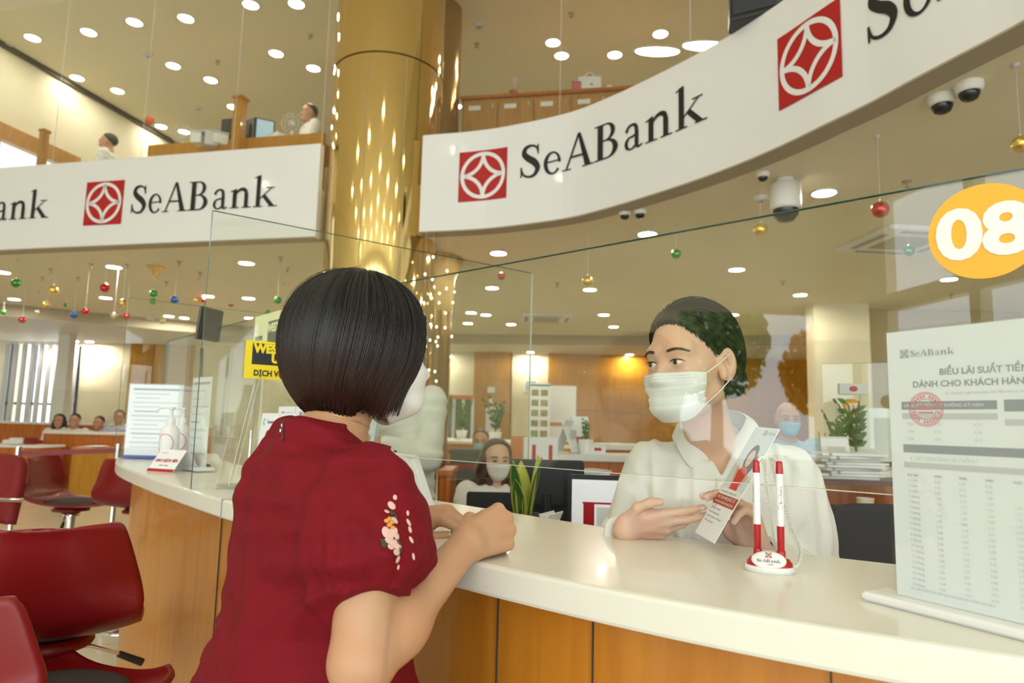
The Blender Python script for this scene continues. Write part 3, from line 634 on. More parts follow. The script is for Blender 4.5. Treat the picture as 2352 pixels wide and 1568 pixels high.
for px, py, lb, z_ in ((1748,452,'small white smoke detector left of the large camera',ZC),(1100,56,'round grey detector on the tall ceiling right of the column',ZU),(453,247,'round detector on the tall ceiling left',ZU),(340,124,'tiny detector on the tall ceiling left',ZU)):
    p = WZ(px, py, z_); t = thing('smoke_detector', lb, 'smoke detector', (p.x, p.y, z_)); mb = MB(); mb.lathe([(.055, 0), (.055, -.015), (.04, -.03), (.0001, -.032)]); mb.obj('body', M['lgrey'] if z_ > 4 else M['trimw'], t, world=False)
    mb = MB(); mb.lathe([(.02, -.03), (.018, -.04), (.0001, -.041)], n=12); mb.obj('sensor', M['grey'], t, world=False)
def cassette(px, py, label, z=ZC, rz=0, s=.8):
    p = WZ(px, py, z); t = thing('air_conditioner', label, 'air conditioner', (p.x, p.y, z), rz)
    mb = MB(); mb.box((0, 0, -.02), (s, s, .04), ch=.01); mb.obj('panel', M['trimw'], t, world=False)
    mb = MB(); mb.box((0, 0, -.043), (s * .5, s * .5, .006)); mb.obj('grille', M['soffit'], t, world=False)
    for k in range(4):
        a_ = k * math.pi / 2; mb = MB(); mb.box((math.cos(a_) * s * .4, math.sin(a_) * s * .4, -.043), (s * .06, s * .6, .006), rz=a_); mb.obj('louvre', M['grey'], t, world=False)
cassette(1255, 728, 'square ceiling air conditioner behind the divider glass'); cassette(2075, 548, 'ceiling air conditioner partly behind the round 08 sign', rz=.1); cassette(330, 735, 'round ceiling vent near the left baubles', s=.7)
for px, py, z_ in ((210,606,ZC),(292,607,ZC),(117,617,ZC),(412,600,ZC),(98,636,ZC),(180,637,ZC),(383,647,ZC),(460,625,ZC),(1797,645,ZC),(2083,415,ZC),(645,590,ZC),(660,615,ZC),(1280,650,ZC),(500,140,ZU),(712,80,ZU),(1312,30,ZU),(1095,100,ZU),(2185,675,ZC)):
    p = WZ(px, py, z_); t = thing('sprinkler_head', 'tiny sprinkler head on the %s ceiling' % ('tall' if z_ > 4 else 'low'), 'sprinkler', (p.x, p.y, z_), 0, 'sprinkler heads on the %s ceiling' % ('tall' if z_ > 4 else 'low'))
    mb = MB(); mb.lathe([(.03, 0), (.03, -.006), (.008, -.01), (.008, -.04), (.02, -.045), (.0001, -.047)], n=10); mb.obj('head', M['soffit'], t, world=False)
p = WZ(360, 612, ZC); t = thing('ceiling_ornament', 'small gold flared ornament on the low ceiling left', 'ornament', (p.x, p.y, ZC)); mb = MB(); mb.lathe([(.11, 0), (.10, -.02), (.05, -.06), (.03, -.11), (.0001, -.12)]); mb.obj('body', M['gold'], t, world=False)
mb = MB(); mb.ball((0, 0, -.13), .015); mb.obj('tip', M['gold'], t, world=False)
# ------------------------------------------------------------------ the counter
ZT_ = 1.07
FE = Path([(-2.02, 3.62), (-1.86, 3.28), (-1.62, 2.88), (-1.23, 2.37), (-.79, 1.845), (-.47, 1.50), (-.168, 1.185), (.098, .945), (.35, .765), (.66, .60), (1.1, .42), (1.7, .27)], 10)
def rounded(path, d0, d1, n=80):
    """outline of a slab between offsets d0 and d1 with a rounded far end"""
    a = [path.off(path.len * i / n, d0) for i in range(n + 1)]; b = [path.off(path.len * i / n, d1) for i in range(n + 1)]
    c = (a[0] + b[0]) / 2; r = (a[0] - b[0]).length / 2; u = (a[0] - b[0]).normalized(); v = -path.tan(0)
    cap = [c + (-u * math.cos(t) + v * math.sin(t) * .8) * r * 1 for t in [math.pi * k / 12 for k in range(1, 12)]]
    return a + b[::-1] + cap
CD = .46
wt = mat('cream_stone', (.80, .78, .68), .24, coat=.12, var=.015, vscale=3)
t = thing('bank_counter', 'long curved service counter with cream stone top and honey wood front', 'counter', (0, 1.2, 0))
pol = rounded(FE, 0, CD); split = 0
mb = MB(); mb.prism([(p.x, p.y) for p in pol], ZT_ - .047, ZT_); mb.obj('countertop', wt, t, bevel=.006)
body = rounded(FE, .075, CD - .05)
mb = MB(); mb.prism([(p.x, p.y) for p in body], .06, ZT_ - .047); mb.obj('front', M['wood'], t)
mb = MB(); mb.prism([(p.x, p.y) for p in rounded(FE, .10, CD - .07)], 0, .06); mb.obj('plinth', M['dark'], t)
for px in (437, 1060, 1290, 1900):                    # joints between the wood boards
    u = FE.find_px(px, .85); p = FE.off(u, .0735); tn = FE.tan(u); mb = MB(); mb.box((p.x, p.y, .54), (.0015, .004, .95), rz=math.atan2(tn.y, tn.x)); mb.obj('board_joint', M['dark'], t)
u = FE.find_px(510, 1.05); p = FE.off(u, .0); tn = FE.tan(u); nn_ = Vector((-tn.y, tn.x, 0))
mb = MB(); q = p + nn_ * CD * .5; mb.box((q.x, q.y, ZT_ - .023), (.0025, CD + .004, .0485), rz=math.atan2(tn.y, tn.x)); mb.obj('stone_joint', M['grey'], t)
# ------------------------------------------------------------------ glass screens
def pane(a, b, z0, z1, label, th=.008, name='glass_screen', group=None, edges='tblr'):
    a = Vector(a).to_3d(); b = Vector(b).to_3d(); d = b - a; L = d.length; rz = math.atan2(d.y, d.x); c = (a + b) / 2
    t = thing(name, label, 'glass screen', (c.x, c.y, z0), rz, group)
    mb = MB(); mb.box((0, 0, (z1 - z0) / 2), (L, th, z1 - z0)); mb.obj('pane', M['glass'], t, world=False)
    e = .0010
    if 't' in edges: mb = MB(); mb.box((0, 0, z1 - z0 + e / 2), (L, th + .0006, e)); mb.obj('top_edge', M['gedge'], t, world=False)
    if 'b' in edges: mb = MB(); mb.box((0, 0, -e / 2), (L, th + .0006, e)); mb.obj('bottom_edge', M['gedgeb'], t, world=False)
    for k, s_ in (('l', -1), ('r', 1)):
        if k in edges: mb = MB(); mb.box((s_ * (L / 2 + e / 2), 0, (z1 - z0) / 2), (e, th + .0006, z1 - z0)); mb.obj('side_edge', M['gedge'] if k == 'l' else M['gedgeb'], t, world=False)
    return t, rz
def legs_for(t, L, z0, zf):
    for s_ in (-.42, .42): mb = MB(); mb.cone((s_ * L, .012, zf - z0), (s_ * L, .012, .03), .006, .006, 12); mb.lathe([(.02, zf - z0), (.02, zf - z0 + .005), (.007, zf - z0 + .008)], (s_ * L, .012, 0)); mb.obj('support_rod', M['chrome'], t, world=False)
def gl(t): return Vector((-.31 + .85 * t, 1.73 - .758 * t, 0))
GA, GB_ = gl(-.13), gl(1.75); ZG0, ZG1 = 1.194, 1.627
main, grz = pane((GA.x, GA.y), (GB_.x, GB_.y), ZG0, ZG1, 'wide clear glass screen above the counter in front of the teller')
def clamp(p, z1, label, m='chrome'):
    t = thing('screen_stand', label, 'glass stand', (p.x, p.y, ZT_)); mb = MB(); mb.cone((0, 0, 0), (0, 0, z1 - ZT_ + .03), .007, .007, 14); mb.obj('rod', M[m], t, world=False)
    mb = MB(); mb.lathe([(.022, 0), (.022, .006), (.008, .009)]); mb.obj('foot', M[m], t, world=False); mb = MB(); mb.box((0, 0, z1 - ZT_ + .012), (.02, .03, .04), ch=.003, rz=grz); mb.obj('clip', M[m], t, world=False)
clamp(gl(-.05), ZG0, 'short metal rod carrying the glass screen behind the customer'); clamp(gl(1.22), ZG0, 'short metal rod carrying the glass screen behind the rate sheet'); clamp(gl(1.65), ZG0, 'short metal rod carrying the far end of the glass screen')
DV = ((-.905, 1.985), (.075, 2.735))
pane(DV[0], DV[1], 1.072, 1.89, 'tall clear divider glass crossing the counter behind the customer', name='glass_divider', edges='tlr')
pane((-2.03, 3.56), (-1.0, 4.35), 1.072, 1.89, 'tall clear divider glass at the far left end of the counter', name='glass_divider', edges='tlr')
t_, _ = pane((-1.79, 3.53), (-.92, 2.53), 1.2, 1.66, 'clear glass screen of the next counter place, left', edges='tblr'); legs_for(t_, 1.32, 1.2, ZT_)
t_, _ = pane((-.86, 2.46), (-.60, 2.17), 1.2, 1.62, 'short clear glass screen just past the divider', edges='tb'); legs_for(t_, .39, 1.2, ZT_)
# ------------------------------------------------------------------ round 08 sign on the glass
nrm = Vector((-.758, -.85, 0)).normalized() * 1.0
gx = Vector((.85, -.758, 0)).normalized(); gn = gx.cross(Vector((0, 0, 1)))
if gn.y > 0: gn = -gn
def on_glass(px, py, off=.006):
    d = R3 @ Vector((px - CX, CY - py, -F)); o = gl(0); tt = (o - CAM).dot(gn) / d.dot(gn); return CAM + d * tt + gn * off
c = on_glass(2262, 533); Mg = frame(c, gx, (0, 0, 1)); rr = .0645
t = thing('counter_number_sign', 'round orange sign with white 08 stuck on the glass screen, right', 'sign', c)
mb = MB(); mb.lathe([(.0001, 0), (rr, 0), (rr, .0015), (.0001, .0015)], n=64, M=Mg.to_3x3(), c=c, smooth=False); mb.obj('disc', mat('sign_orange', (.92, .44, .015), .4), t)
text('08', .094, Mg @ Matrix.Translation((-.002, -.004, .0022)), 'digits', M['white'], t, fill_off=.0035, xs=1.12)
M['redpen'] = mat('pen_red', H('#B5141C')[:3], .3, coat=.2)
# ------------------------------------------------------------------ pen set
B0 = WZ(1768, 1312, ZT_); d0 = (Vector((CAM.x, CAM.y, ZT_)) - B0).normalized(); rz0 = math.atan2(d0.y, d0.x) + math.pi / 2
t = thing('pen_stand', 'red and white pen stand with bank emblem holding two chained pens', 'pen stand', B0, rz0)
def oval(z0, z1, rx, ry, top=1.0, n=40): return [(rx, ry, z0), (rx, ry, z1)]
def oval_mb(prof, n=48, cy=0):
    mb = MB(); vs = []
    for rx, ry, z_ in prof: vs += [(rx * math.cos(2 * math.pi * i / n), cy + ry * math.sin(2 * math.pi * i / n), z_) for i in range(n)]
    mb.add(vs, [(k * n + i, k * n + (i + 1) % n, (k + 1) * n + (i + 1) % n, (k + 1) * n + i) for k in range(len(prof) - 1) for i in range(n)], True)
    mb.add(vs[:n], [tuple(range(n))[::-1]]); mb.add(vs[-n:], [tuple(range(n))]); return mb
oval_mb([(.033, .024, 0), (.0355, .0265, .002), (.0355, .0265, .008), (.034, .025, .0095)]).obj('base', M['white'], t, world=False)
oval_mb([(.0325, .0235, .009), (.032, .023, .014), (.028, .019, .0195), (.022, .014, .021)]).obj('body', M['redpen'], t, world=False)
shield = MB(); Ms = Matrix.Rotation(math.radians(52), 4, 'X'); Ms.translation = Vector((-.001, -.0135, .0185))
shield.ball((0, 0, 0), (.0245, .0145, .006), 32, M=None); shield.v = [tuple(Ms @ Vector(v)) for v in shield.v]; sh = shield.obj('shield', M['white'], t, world=False)
Mt = mw(t) @ Ms
fm, lm = plane_map(Mt @ Vector((-.0045, .0005, .0058)), (Mt.to_3x3() @ Vector((1, 0, 0))), (Mt.to_3x3() @ Vector((0, 1, 0))), .0085); logo_parts(lm, M['red'], M['white'], sh, n=4)
fm, lm = plane_map(Mt @ Vector((-.0165, -.0068, .0058)), (Mt.to_3x3() @ Vector((1, 0, 0))), (Mt.to_3x3() @ Vector((0, 1, 0))), .0049); put_word(fm, M['black'], sh, merged=True)
for sx in (-1, 1):
    x = sx * .0165 - .0; y = .008 + (.002 if sx < 0 else -.004)
    mb = MB(); mb.lathe([(.0062, .014), (.0062, .030), (.0055, .031)], (x, y, 0), 20); mb.obj('holder', M['redpen'], t, world=False)
    p = thing('chained_pen', 'white and red pen standing upright in the %s hole of the stand' % ('left' if sx < 0 else 'right'), 'pen', t.matrix_world.translation)
    p.location = mw(t) @ Vector((x, y, .016)); p.rotation_euler = (0, 0, rz0); dz = .0
    mb = MB(); mb.lathe([(.002, 0), (.0050, .006), (.0053, .05), (.0054, .0508)], n=20); mb.obj('lower_barrel', M['redpen'], p, world=False)
    mb = MB(); mb.lathe([(.0056, .0508), (.0056, .127), (.0052, .128)], n=20); mb.obj('barrel', M['white'], p, world=False)
    mb = MB(); mb.lathe([(.0053, .128), (.0054, .133), (.0046, .144), (.0040, .1465), (.0001, .147)], n=20); mb.obj('cap', M['redpen'], p, world=False)
    if True:
        Mp = mw(p); f = lambda u, v, Mp=Mp, a0=(-.55 if sx > 0 else -2.6): Mp @ Vector((.0058 * math.sin(-a0 * 0 + (-(v * .0042 - .001)) / .0058 + (.35 if sx > 0 else -1.0)), -.0058 * math.cos((-(v * .0042 - .001)) / .0058 + (.35 if sx > 0 else -1.0)), .083 + u * .0040))
        put_word(f, M['black'], p, merged=True)
        g = lambda u, v, l, Mp=Mp: Mp @ Vector(((.0058 + .0001 * l) * math.sin((-(v * .006 - .001)) / .0058 + (.35 if sx > 0 else -1.0)), -(.0058 + .0001 * l) * math.cos((-(v * .006 - .001)) / .0058 + (.35 if sx > 0 else -1.0)), .075 + u * .006))
        logo_parts(g, M['red'], M['white'], p, n=4)
def coil(pts, r, turns, wr):
    P = catmull(pts, 24); L = len(P); out = []; N_ = turns * 8
    for k in range(N_ + 1):
        q = k / N_ * (L - 1); i = min(int(q), L - 2); f = q - i; c_ = Vector(P[i] * (1 - f) + P[i + 1] * f); d_ = Vector(P[i + 1] - P[i]).normalized(); u_ = d_.orthogonal().normalized(); v_ = d_.cross(u_)
        a_ = 2 * math.pi * k / 8; out.append(c_ + (u_ * math.cos(a_) + v_ * math.sin(a_)) * r)
    return MB().tube(out, wr, 4)
Tt = mw(t); cm = mat('cord_cream', (.80, .77, .66), .4)
for pts, nm in (([(-.0165, .010, .158), (-.006, .014, .166), (-.003, .016, .12), (.004, .018, .06), (.010, .02, .016)], 'cord'), ([(.0165, .005, .160), (.004, .012, .167), (.012, .02, .13), (.030, .022, .07), (.044, .016, .035), (.040, .008, .012), (.030, .005, .008)], 'cord')):
    coil([tuple(Tt @ Vector(p)) for p in pts], .0022, 90, .0007).obj(nm, cm, t)
# ------------------------------------------------------------------ rate sheet in its acrylic holder
A = WZ(2062, 1372, ZT_ + .008); Bd = (WZ(2352, 1442, ZT_ + .008) - A); Bd.z = 0; Bd.normalize()
A.z = ZT_ + .012; HS = .325; WS = .23
t = thing('rate_sheet_holder', 'large printed rate sheet in a clear holder with white foot at the right', 'sign holder', A)
Mr = frame(A, Bd, (0, 0, 1)); fwd = Mr.to_3x3() @ Vector((0, 0, 1))
mb = MB(); mb.box((WS / 2, HS / 2, 0), (WS, HS, .0012)); mb.v = [tuple(Mr @ Vector(v)) for v in mb.v]; sheet = mb.obj('sheet', M['paper'], t)
for k, z_ in ((1, .0025), (-1, -.0025)):
    mb = MB(); mb.box((WS / 2, HS / 2, z_), (WS + .004, HS + .006, .0016)); mb.v = [tuple(Mr @ Vector(v)) for v in mb.v]; mb.obj('cover', M['acryl'], t)
mb = MB(); mb.box((WS / 2 - .012, -.006, .0), (WS + .04, .011, .052), ch=.003); mb.v = [tuple(Mr @ Vector(v)) for v in mb.v]; mb.obj('foot', M['white'], t)
def ML(x, y, z_=.0036): return Mr @ Matrix.Translation((x, y, z_))
_, lm = plane_map(ML(.017, HS - .034, 0.0007).translation, Bd, (0, 0, 1), .0105, eps=.00015); logo_parts(lm, M['grey'], M['paper'], sheet, n=4)
fm, _ = plane_map(ML(.030, HS - .033, .0008).translation, Bd, (0, 0, 1), .0078); put_word(fm, M['grey'], sheet, merged=True)
def tx(s, size, x, y, m='grey', al='LEFT', fo=0, xs=1.0): return text(s, size, ML(x, y, .0009), 'printing', M[m], sheet, fill_off=fo, ext=.00005, align=al, xs=xs)
tx('BIỂU LÃI SUẤT TIỀN GỬI', .0105, .122, HS - .054, 'grey', 'CENTER', .0002); tx('DÀNH CHO KHÁCH HÀNG CÁ NHÂN', .0105, .122, HS - .068, 'grey', 'CENTER', .0002)
tx('Áp dụng từ ngày ban hành cho đến khi có thông báo mới', .0045, .122, HS - .079, 'lgrey', 'CENTER')
def bar(x0, x1, y, h=.009, m='grey'):
    mb = MB(); mb.box(((x0 + x1) / 2, y, .0008), (x1 - x0, h, .0002)); mb.v = [tuple(Mr @ Vector(v)) for v in mb.v]; return mb.obj('table_bar', M[m], sheet)
bar(.016, .125, HS - .0935, .010); bar(.132, .215, HS - .0945, .013); bar(.016, .125, HS - .1065, .007, 'lgrey'); bar(.132, .215, HS - .113, .007, 'lgrey')
text('LÃI SUẤT TIỀN GỬI KHÔNG KỲ HẠN', .0055, ML(.019, HS - .0935, .0011), 'printing', M['paper'], sheet, ext=.00005, align='LEFT')
for k in range(3):
    tx(('VND', 'USD', 'EUR')[k], .0045, .022, HS - .116 - .009 * k, 'lgrey'); tx('0.20', .0045, .055, HS - .116 - .009 * k, 'lgrey'); tx('0.10', .0045, .100, HS - .116 - .009 * k, 'lgrey')
bar(.016, .215, HS - .146, .010); tx('4. TIẾT KIỆM LĨNH LÃI CUỐI KỲ', .0055, .024, HS - .158, 'lgrey'); bar(.016, .215, HS - .166, .007, 'lgrey')
rows = ['Kỳ hạn'] + ['%d tuần' % i for i in (1, 2, 3)] + ['%d tháng' % i for i in (1, 2, 3, 4, 5, 6, 7, 8, 9, 10, 11, 12, 13, 15, 18, 24, 36)]
for i, r_ in enumerate(rows):
    y = HS - .178 - .0065 * i; s_ = r_
    tx(s_, .0044, .020, y, 'lgrey' if i else 'grey')
    if i:
        for j, x in enumerate((.052, .080, .108, .136, .164, .192)):
            if j > 2 and i < 4: continue
            tx('%.2f' % (.2 + .22 * i + .07 * j), .0042, x, y - .001 * (j > 2), 'lgrey')
    else:
        for j, x in enumerate((.052, .080, .108, .136, .164, .192)): tx('VND', .0042, x, y, 'grey')
tx('Lãi suất có thể thay đổi theo từng thời kỳ và theo quy định', .0038, .018, .012, 'lgrey')
mb = MB()
pinkst = mat('stamp_red', (.75, .22, .25), .6)
cxs, cys = .046, HS - .098
for r_ in (.0205, .0185, .0125):
    for q in ring(cxs, cys, r_ + .0004, r_ + .0004, r_ - .0004, r_ - .0004, 0, 360, n=40): mb.add([Mr @ Vector((a_, b_, .0012)) for a_, b_ in q], [(0, 1, 2, 3)])
for k in range(26):
    a_ = k * 2 * math.pi / 26; q = [(cxs + (.0155 + dr) * math.cos(a_ + da), cys + (.0155 + dr) * math.sin(a_ + da)) for dr, da in ((-.0015, -.07), (-.0015, .07), (.0015, .07), (.0015, -.07))]
    if k % 6: mb.add([Mr @ Vector((x_, y_, .0012)) for x_, y_ in q], [(0, 1, 2, 3)])
for k in range(3): mb.add([Mr @ Vector((cxs + a_, cys + b_ + .004 * (k - 1), .0012)) for a_, b_ in ((-.009, -.0008), (.009, -.0008), (.009, .0008), (-.009, .0008))], [(0, 1, 2, 3)])
mb.obj('stamp', pinkst, sheet)
# ------------------------------------------------------------------ things on the left of the counter
yel = mat('sign_yellow', (.92, .70, .01), .4); haze_yel = mat('hazed_yellow', (.80, .82, .48), .5)  # second, pale yellow holds the green haze of the divider glass
dd = (Vector(DV[1]) - Vector(DV[0])).to_3d().normalized(); o = Vector((DV[0][0], DV[0][1], 0))
def hit_plane(px, py, o, n):
    d = R3 @ Vector((px - CX, CY - py, -F)); return CAM + d * ((o - CAM).dot(n) / d.dot(n))
dn_ = dd.cross(Vector((0, 0, 1))); 
if dn_.y > 0: dn_ = -dn_
def sign_on(o, dx, n, px, py_top, py_bot, wid, name, label, m, off=.006, th=.002):
    a = hit_plane(px, py_top, o + n * off, n); b = hit_plane(px, py_bot, o + n * off, n); h = a.z - b.z; c = a + dx * (wid / 2); c.z = (a.z + b.z) / 2
    fr = frame(c, dx, (0, 0, 1)); t = thing(name, label, 'sign', c)
    mb = MB(); mb.box((0, 0, 0), (wid, h, th)); mb.v = [tuple(fr @ Vector(v)) for v in mb.v]; bd = mb.obj('board', m, t); return t, fr, wid, h, bd
t, fr, w_, h_, bd = sign_on(o, dd, dn_, 565, 780, 868, .24, 'money_transfer_sign', 'bright yellow sign with black block on the divider beside the bobbed hair', yel)
mb = MB(); mb.box((-.004, .018, .0013), (.19, h_ * .56, .0006)); mb.v = [tuple(fr @ Vector(v)) for v in mb.v]; mb.obj('black_block', M['black'], t)
tz = fr @ Matrix.Translation((0, 0, .0019))
text('WESTERN', .036, tz @ Matrix.Translation((-.094, .034, 0)), 'printing', yel, t, fill_off=.0022, align='LEFT', xs=.95)
text('UNION', .036, tz @ Matrix.Translation((-.040, .005, 0)), 'printing', yel, t, fill_off=.0022, align='LEFT', xs=.95)
text('DỊCH VỤ CHUYỂN TIỀN', .024, tz @ Matrix.Translation((-.092, -.041, 0)), 'printing', M['black'], t, fill_off=.0008, align='LEFT', xs=.9)
o2 = Vector((-.973, 2.59, 0)); d2 = Vector((.246, -.29, 0)).normalized(); n2 = -d2.cross(Vector((0, 0, 1)))
if n2.y > 0: n2 = -n2
t, fr, w_, h_, bd = sign_on(o2, d2, n2, 587, 728, 850, .34, 'money_transfer_sign', 'pale yellow green sign behind the divider, with glass haze in its colour, above the yellow one', haze_yel)
mb = MB(); mb.box((.07, .015, .0013), (.2, h_ * .55, .0006)); mb.v = [tuple(fr @ Vector(v)) for v in mb.v]; mb.obj('black_block', mat('hazed_black', (.10, .12, .11), .5), t)  # black lightened to carry the same glass haze
tz = fr @ Matrix.Translation((0, 0, .0019))
text('WESTERN', .042, tz @ Matrix.Translation((-.028, .045, 0)), 'printing', haze_yel, t, fill_off=.002, align='LEFT', xs=.9)
text('DỊCH VỤ', .024, tz @ Matrix.Translation((-.155, .015, 0)), 'printing', M['black'], t, align='LEFT', xs=.75); text('CHUYỂN TIỀN', .024, tz @ Matrix.Translation((-.155, -.022, 0)), 'printing', M['black'], t, align='LEFT', xs=.6)
# acrylic brochure rack with leaflets
def panel(name, m, parent, c, dx, up, w_, h_, th=.002):
    fr = frame(c, dx, up); mb = MB(); mb.box((0, 0, 0), (w_, h_, th)); mb.v = [tuple(fr @ Vector(v)) for v in mb.v]; return mb.obj(name, m, parent), fr
cd = FE.tan(FE.find_px(560, 1.07)); cn = Vector((-cd.y, cd.x, 0))
R0 = WZ(612, 1140, ZT_); 
t = thing('brochure_rack', 'clear acrylic rack full of brochures beside the red dress', 'brochure rack', R0)
for k, (off, hh, bk) in enumerate(((0.0, .12, 0), (.045, .16, 0), (.10, .215, 1))):
    panel('divider_plate', M['acryl'], t, R0 + cn * off + Vector((0, 0, hh / 2)), cd, Vector((0, 0, 1)) + cn * .12, .25, hh, .003)
for s_ in (-1, 1):
    panel('side_plate', M['acryl'], t, R0 + cn * .05 + cd * (.125 * s_) + Vector((0, 0, .07)), cn, (0, 0, 1), .11, .14, .003)
panel('base_plate', M['acryl'], t, R0 + cn * .05 + Vector((0, 0, .003)), cd, cn, .25, .11, .004)
for k, (dx_, off, zc, h_, w_, lab) in enumerate([(-.055, .012, .115, .215, .105, 'g'), (.055, .012, .115, .215, .105, 'p'), (-.055, .058, .125, .235, .105, 's'), (.055, .058, .125, .235, .105, 'q')]):
    c = R0 + cn * off + cd * dx_ + Vector((0, 0, zc)); nmn = {'g': 'white leaflet with a smiling woman, front left in the brochure rack', 'p': 'white leaflet in the front right pocket of the rack', 's': 'white bank leaflet standing behind the one with the woman', 'q': 'white bank leaflet in the rear right pocket of the rack'}[lab]
    l = thing('leaflet', nmn, 'leaflet', c); pg, fr = panel('page', M['paper'], l, c, cd, Vector((0, 0, 1)) + cn * .1, w_, h_, .003)
    z2 = lambda x, y: fr @ Matrix.Translation((x, y, .0018))
    if lab in 'sq':
        fm, _ = plane_map(z2(-.012, .093).translation, fr.col[0].xyz, fr.col[1].xyz, .0085); put_word(fm, M['grey'], l, merged=True)
        _, lm = plane_map(z2(-.026, .092).translation, fr.col[0].xyz, fr.col[1].xyz, .011, eps=.0002); logo_parts(lm, M['red'], M['white'], l, n=4)
        panel('blue_band', mat('print_blue', (.05, .2, .55), .5), l, z2(0, -.05).translation, fr.col[0], fr.col[1], w_ - .004, .11, .0004)
    if lab in 'gp':
        text('Genetica', .013, z2(-.012, .083), 'printing', mat('print_navy', (.08, .12, .4), .5), l, align='LEFT')
        mb = MB(); [mb.add([z2(0, 0) @ Vector((a_, b_, .0001)) for a_, b_ in q], [(0, 1, 2, 3)]) for q in ring(-.03, .083, .008, .009, .004, .005, 60, 300, n=12)]; mb.obj('green_mark', mat('print_green', (.1, .4, .15), .5), l)
        mb = MB(); F_ = z2(0, 0)
        el = lambda cx, cy, rx, ry, z_, n=24: mb.add([F_ @ Vector((cx + rx * math.cos(2 * math.pi * i / n), cy + ry * math.sin(2 * math.pi * i / n), z_)) for i in range(n)], [tuple(range(n))])
        el(.002, .043, .014, .017, .0003); mb.obj('printed_hair', M['black'], l); mb = MB(); el(.003, .038, .011, .014, .0005); mb.obj('printed_face', mat('print_skin', (.75, .45, .32), .6), l)
        mb = MB(); mb.add([F_ @ Vector((x_, y_, .0004)) for x_, y_ in ((-.03, -.05), (-.024, .012), (-.006, .026), (.010, .026), (.028, .012), (.034, -.05))], [tuple(range(6))]); mb.obj('printed_shirt', mat('print_pink', (.78, .62, .60), .6), l)
        panel('blue_band', mat('print_blue2', (.04, .22, .6), .5), l, z2(0, -.085).translation, fr.col[0], fr.col[1], w_ - .004, .04, .0004)
# tall clear leaflet holder left of the rack with text flyers
R1 = WZ(535, 1118, ZT_); t = thing('leaflet_holder', 'tall clear leaflet holder with a landscape flyer behind the divider edge', 'leaflet holder', R1)
ax = Vector((.35, -.94, 0)).normalized(); up = Vector((0, 0, 1)) + Vector((.9, .3, 0)) * .18
_, fr = panel('rear_plate', M['acryl'], t, R1 + Vector((.03, 0, .17)), ax, up, .15, .34, .003); panel('front_plate', M['acryl'], t, R1 + Vector((-.03, -.01, .09)), ax, up, .15, .19, .003)
panel('foot_plate', M['acryl'], t, R1 + Vector((0, 0, .002)), ax, Vector((1, .35, 0)), .15, .09, .004)
fl_, fr = panel('flyer', mat('flyer_paper', (.68, .69, .62), .6), t, R1 + Vector((.018, -.005, .16)), ax, up, .14, .30, .002)
z2 = lambda x, y: fr @ Matrix.Translation((x, y, .0014))
panel('printed_sky', mat('print_dusk', (.55, .38, .30), .6), fl_, z2(0, .02).translation, fr.col[0], fr.col[1], .13, .03, .0003); panel('printed_field', mat('print_olive', (.12, .15, .08), .6), fl_, z2(0, -.008).translation, fr.col[0], fr.col[1], .13, .028, .0003)
for k in range(7): text('Thông tin dịch vụ khách hàng', .009, z2(-.06, .13 - .013 * k), 'printing', M['grey'] if k else M['red'], fl_, align='LEFT', ext=.0001, xs=.9)
for k in range(6): text('Chuyển tiền nhanh và an toàn', .009, z2(-.06, -.035 - .016 * k), 'printing', M['grey'], fl_, align='LEFT', ext=.0001, xs=.9)
# hand gel, tent card, boards, tablet
def gel(px, py, Y, label, h=.25, cr=1.0):
    p = WZ(px, py, ZT_); p = Vector((W(px, py, Y).x, Y, ZT_)); t = thing('pump_bottle', label, 'hand sanitizer', p); pk = mat('pink_gel', (.86, .72, .70), .25)
    mb = MB(); mb.lathe([(.034, 0), (.036, .004), (.036, .065)], n=28); mb.obj('gel_fill', mat('pink_gel2', (.85, .5, .47), .3), t, world=False)
    mb = MB(); mb.lathe([(.036, .065), (.036, .135), (.033, .155), (.016, .172), (.014, .178)], n=28); mb.obj('bottle', M['white'], t, world=False)
    mb = MB(); mb.lathe([(.017, .176), (.017, .196), (.012, .2), (.007, .205), (.006, .232), (.012, .234), (.012, .242), (.0001, .243)], n=20); mb.tube([(0, 0, .238), (-.03, -.01, .240), (-.045, -.015, .234), (-.048, -.016, .228)], .0045, 8); mb.obj('pump', M['white'], t, world=False)
    mb = MB()
    for q in ring(0, .1, .034, .038, .0305, .0345, 0, 360, n=36): mb.add([(.0366 * math.sin(a_ / .037), -.0366 * math.cos(a_ / .037), b_) for a_, b_ in q], [(0, 1, 2, 3)])
    mb.obj('round_label', mat('label_red', (.75, .25, .25), .5), t, world=False)
gel(383, 1083, 2.72, 'white pump bottle of hand sanitizer on the far counter'); gel(412, 1083, 2.95, 'second pump bottle just behind the first')
p = WZ(398, 1082, ZT_); t = thing('tent_card', 'folded white card with red writing on the counter before the pump bottle', 'card', p); ang = .35
ax = Vector((math.cos(ang + .2), -.35, 0)).normalized(); nn = Vector((ax.y, -ax.x, 0)); 
if nn.y > 0: nn = -nn
c1 = p + nn * .033 + Vector((0, 0, .04)); _, fr = panel('face', M['paper'], t, c1, ax, Vector((0, 0, 1)) - nn * .75, .13, .098, .0016)
panel('back', M['paper'], t, p - nn * .033 + Vector((0, 0, .04)), ax, Vector((0, 0, 1)) + nn * .75, .13, .098, .0016)
z2 = lambda x, y: fr @ Matrix.Translation((x, y, .0012))
panel('red_strip', M['red'], t, z2(0, -.042).translation, fr.col[0], fr.col[1], .13, .013, .0006); text('GIAO DỊCH VIÊN', .017, z2(0, .0), 'printing', M['red'], t, fill_off=.0006, xs=.85); text('khách hàng', .010, z2(0, -.02), 'printing', M['grey'], t)
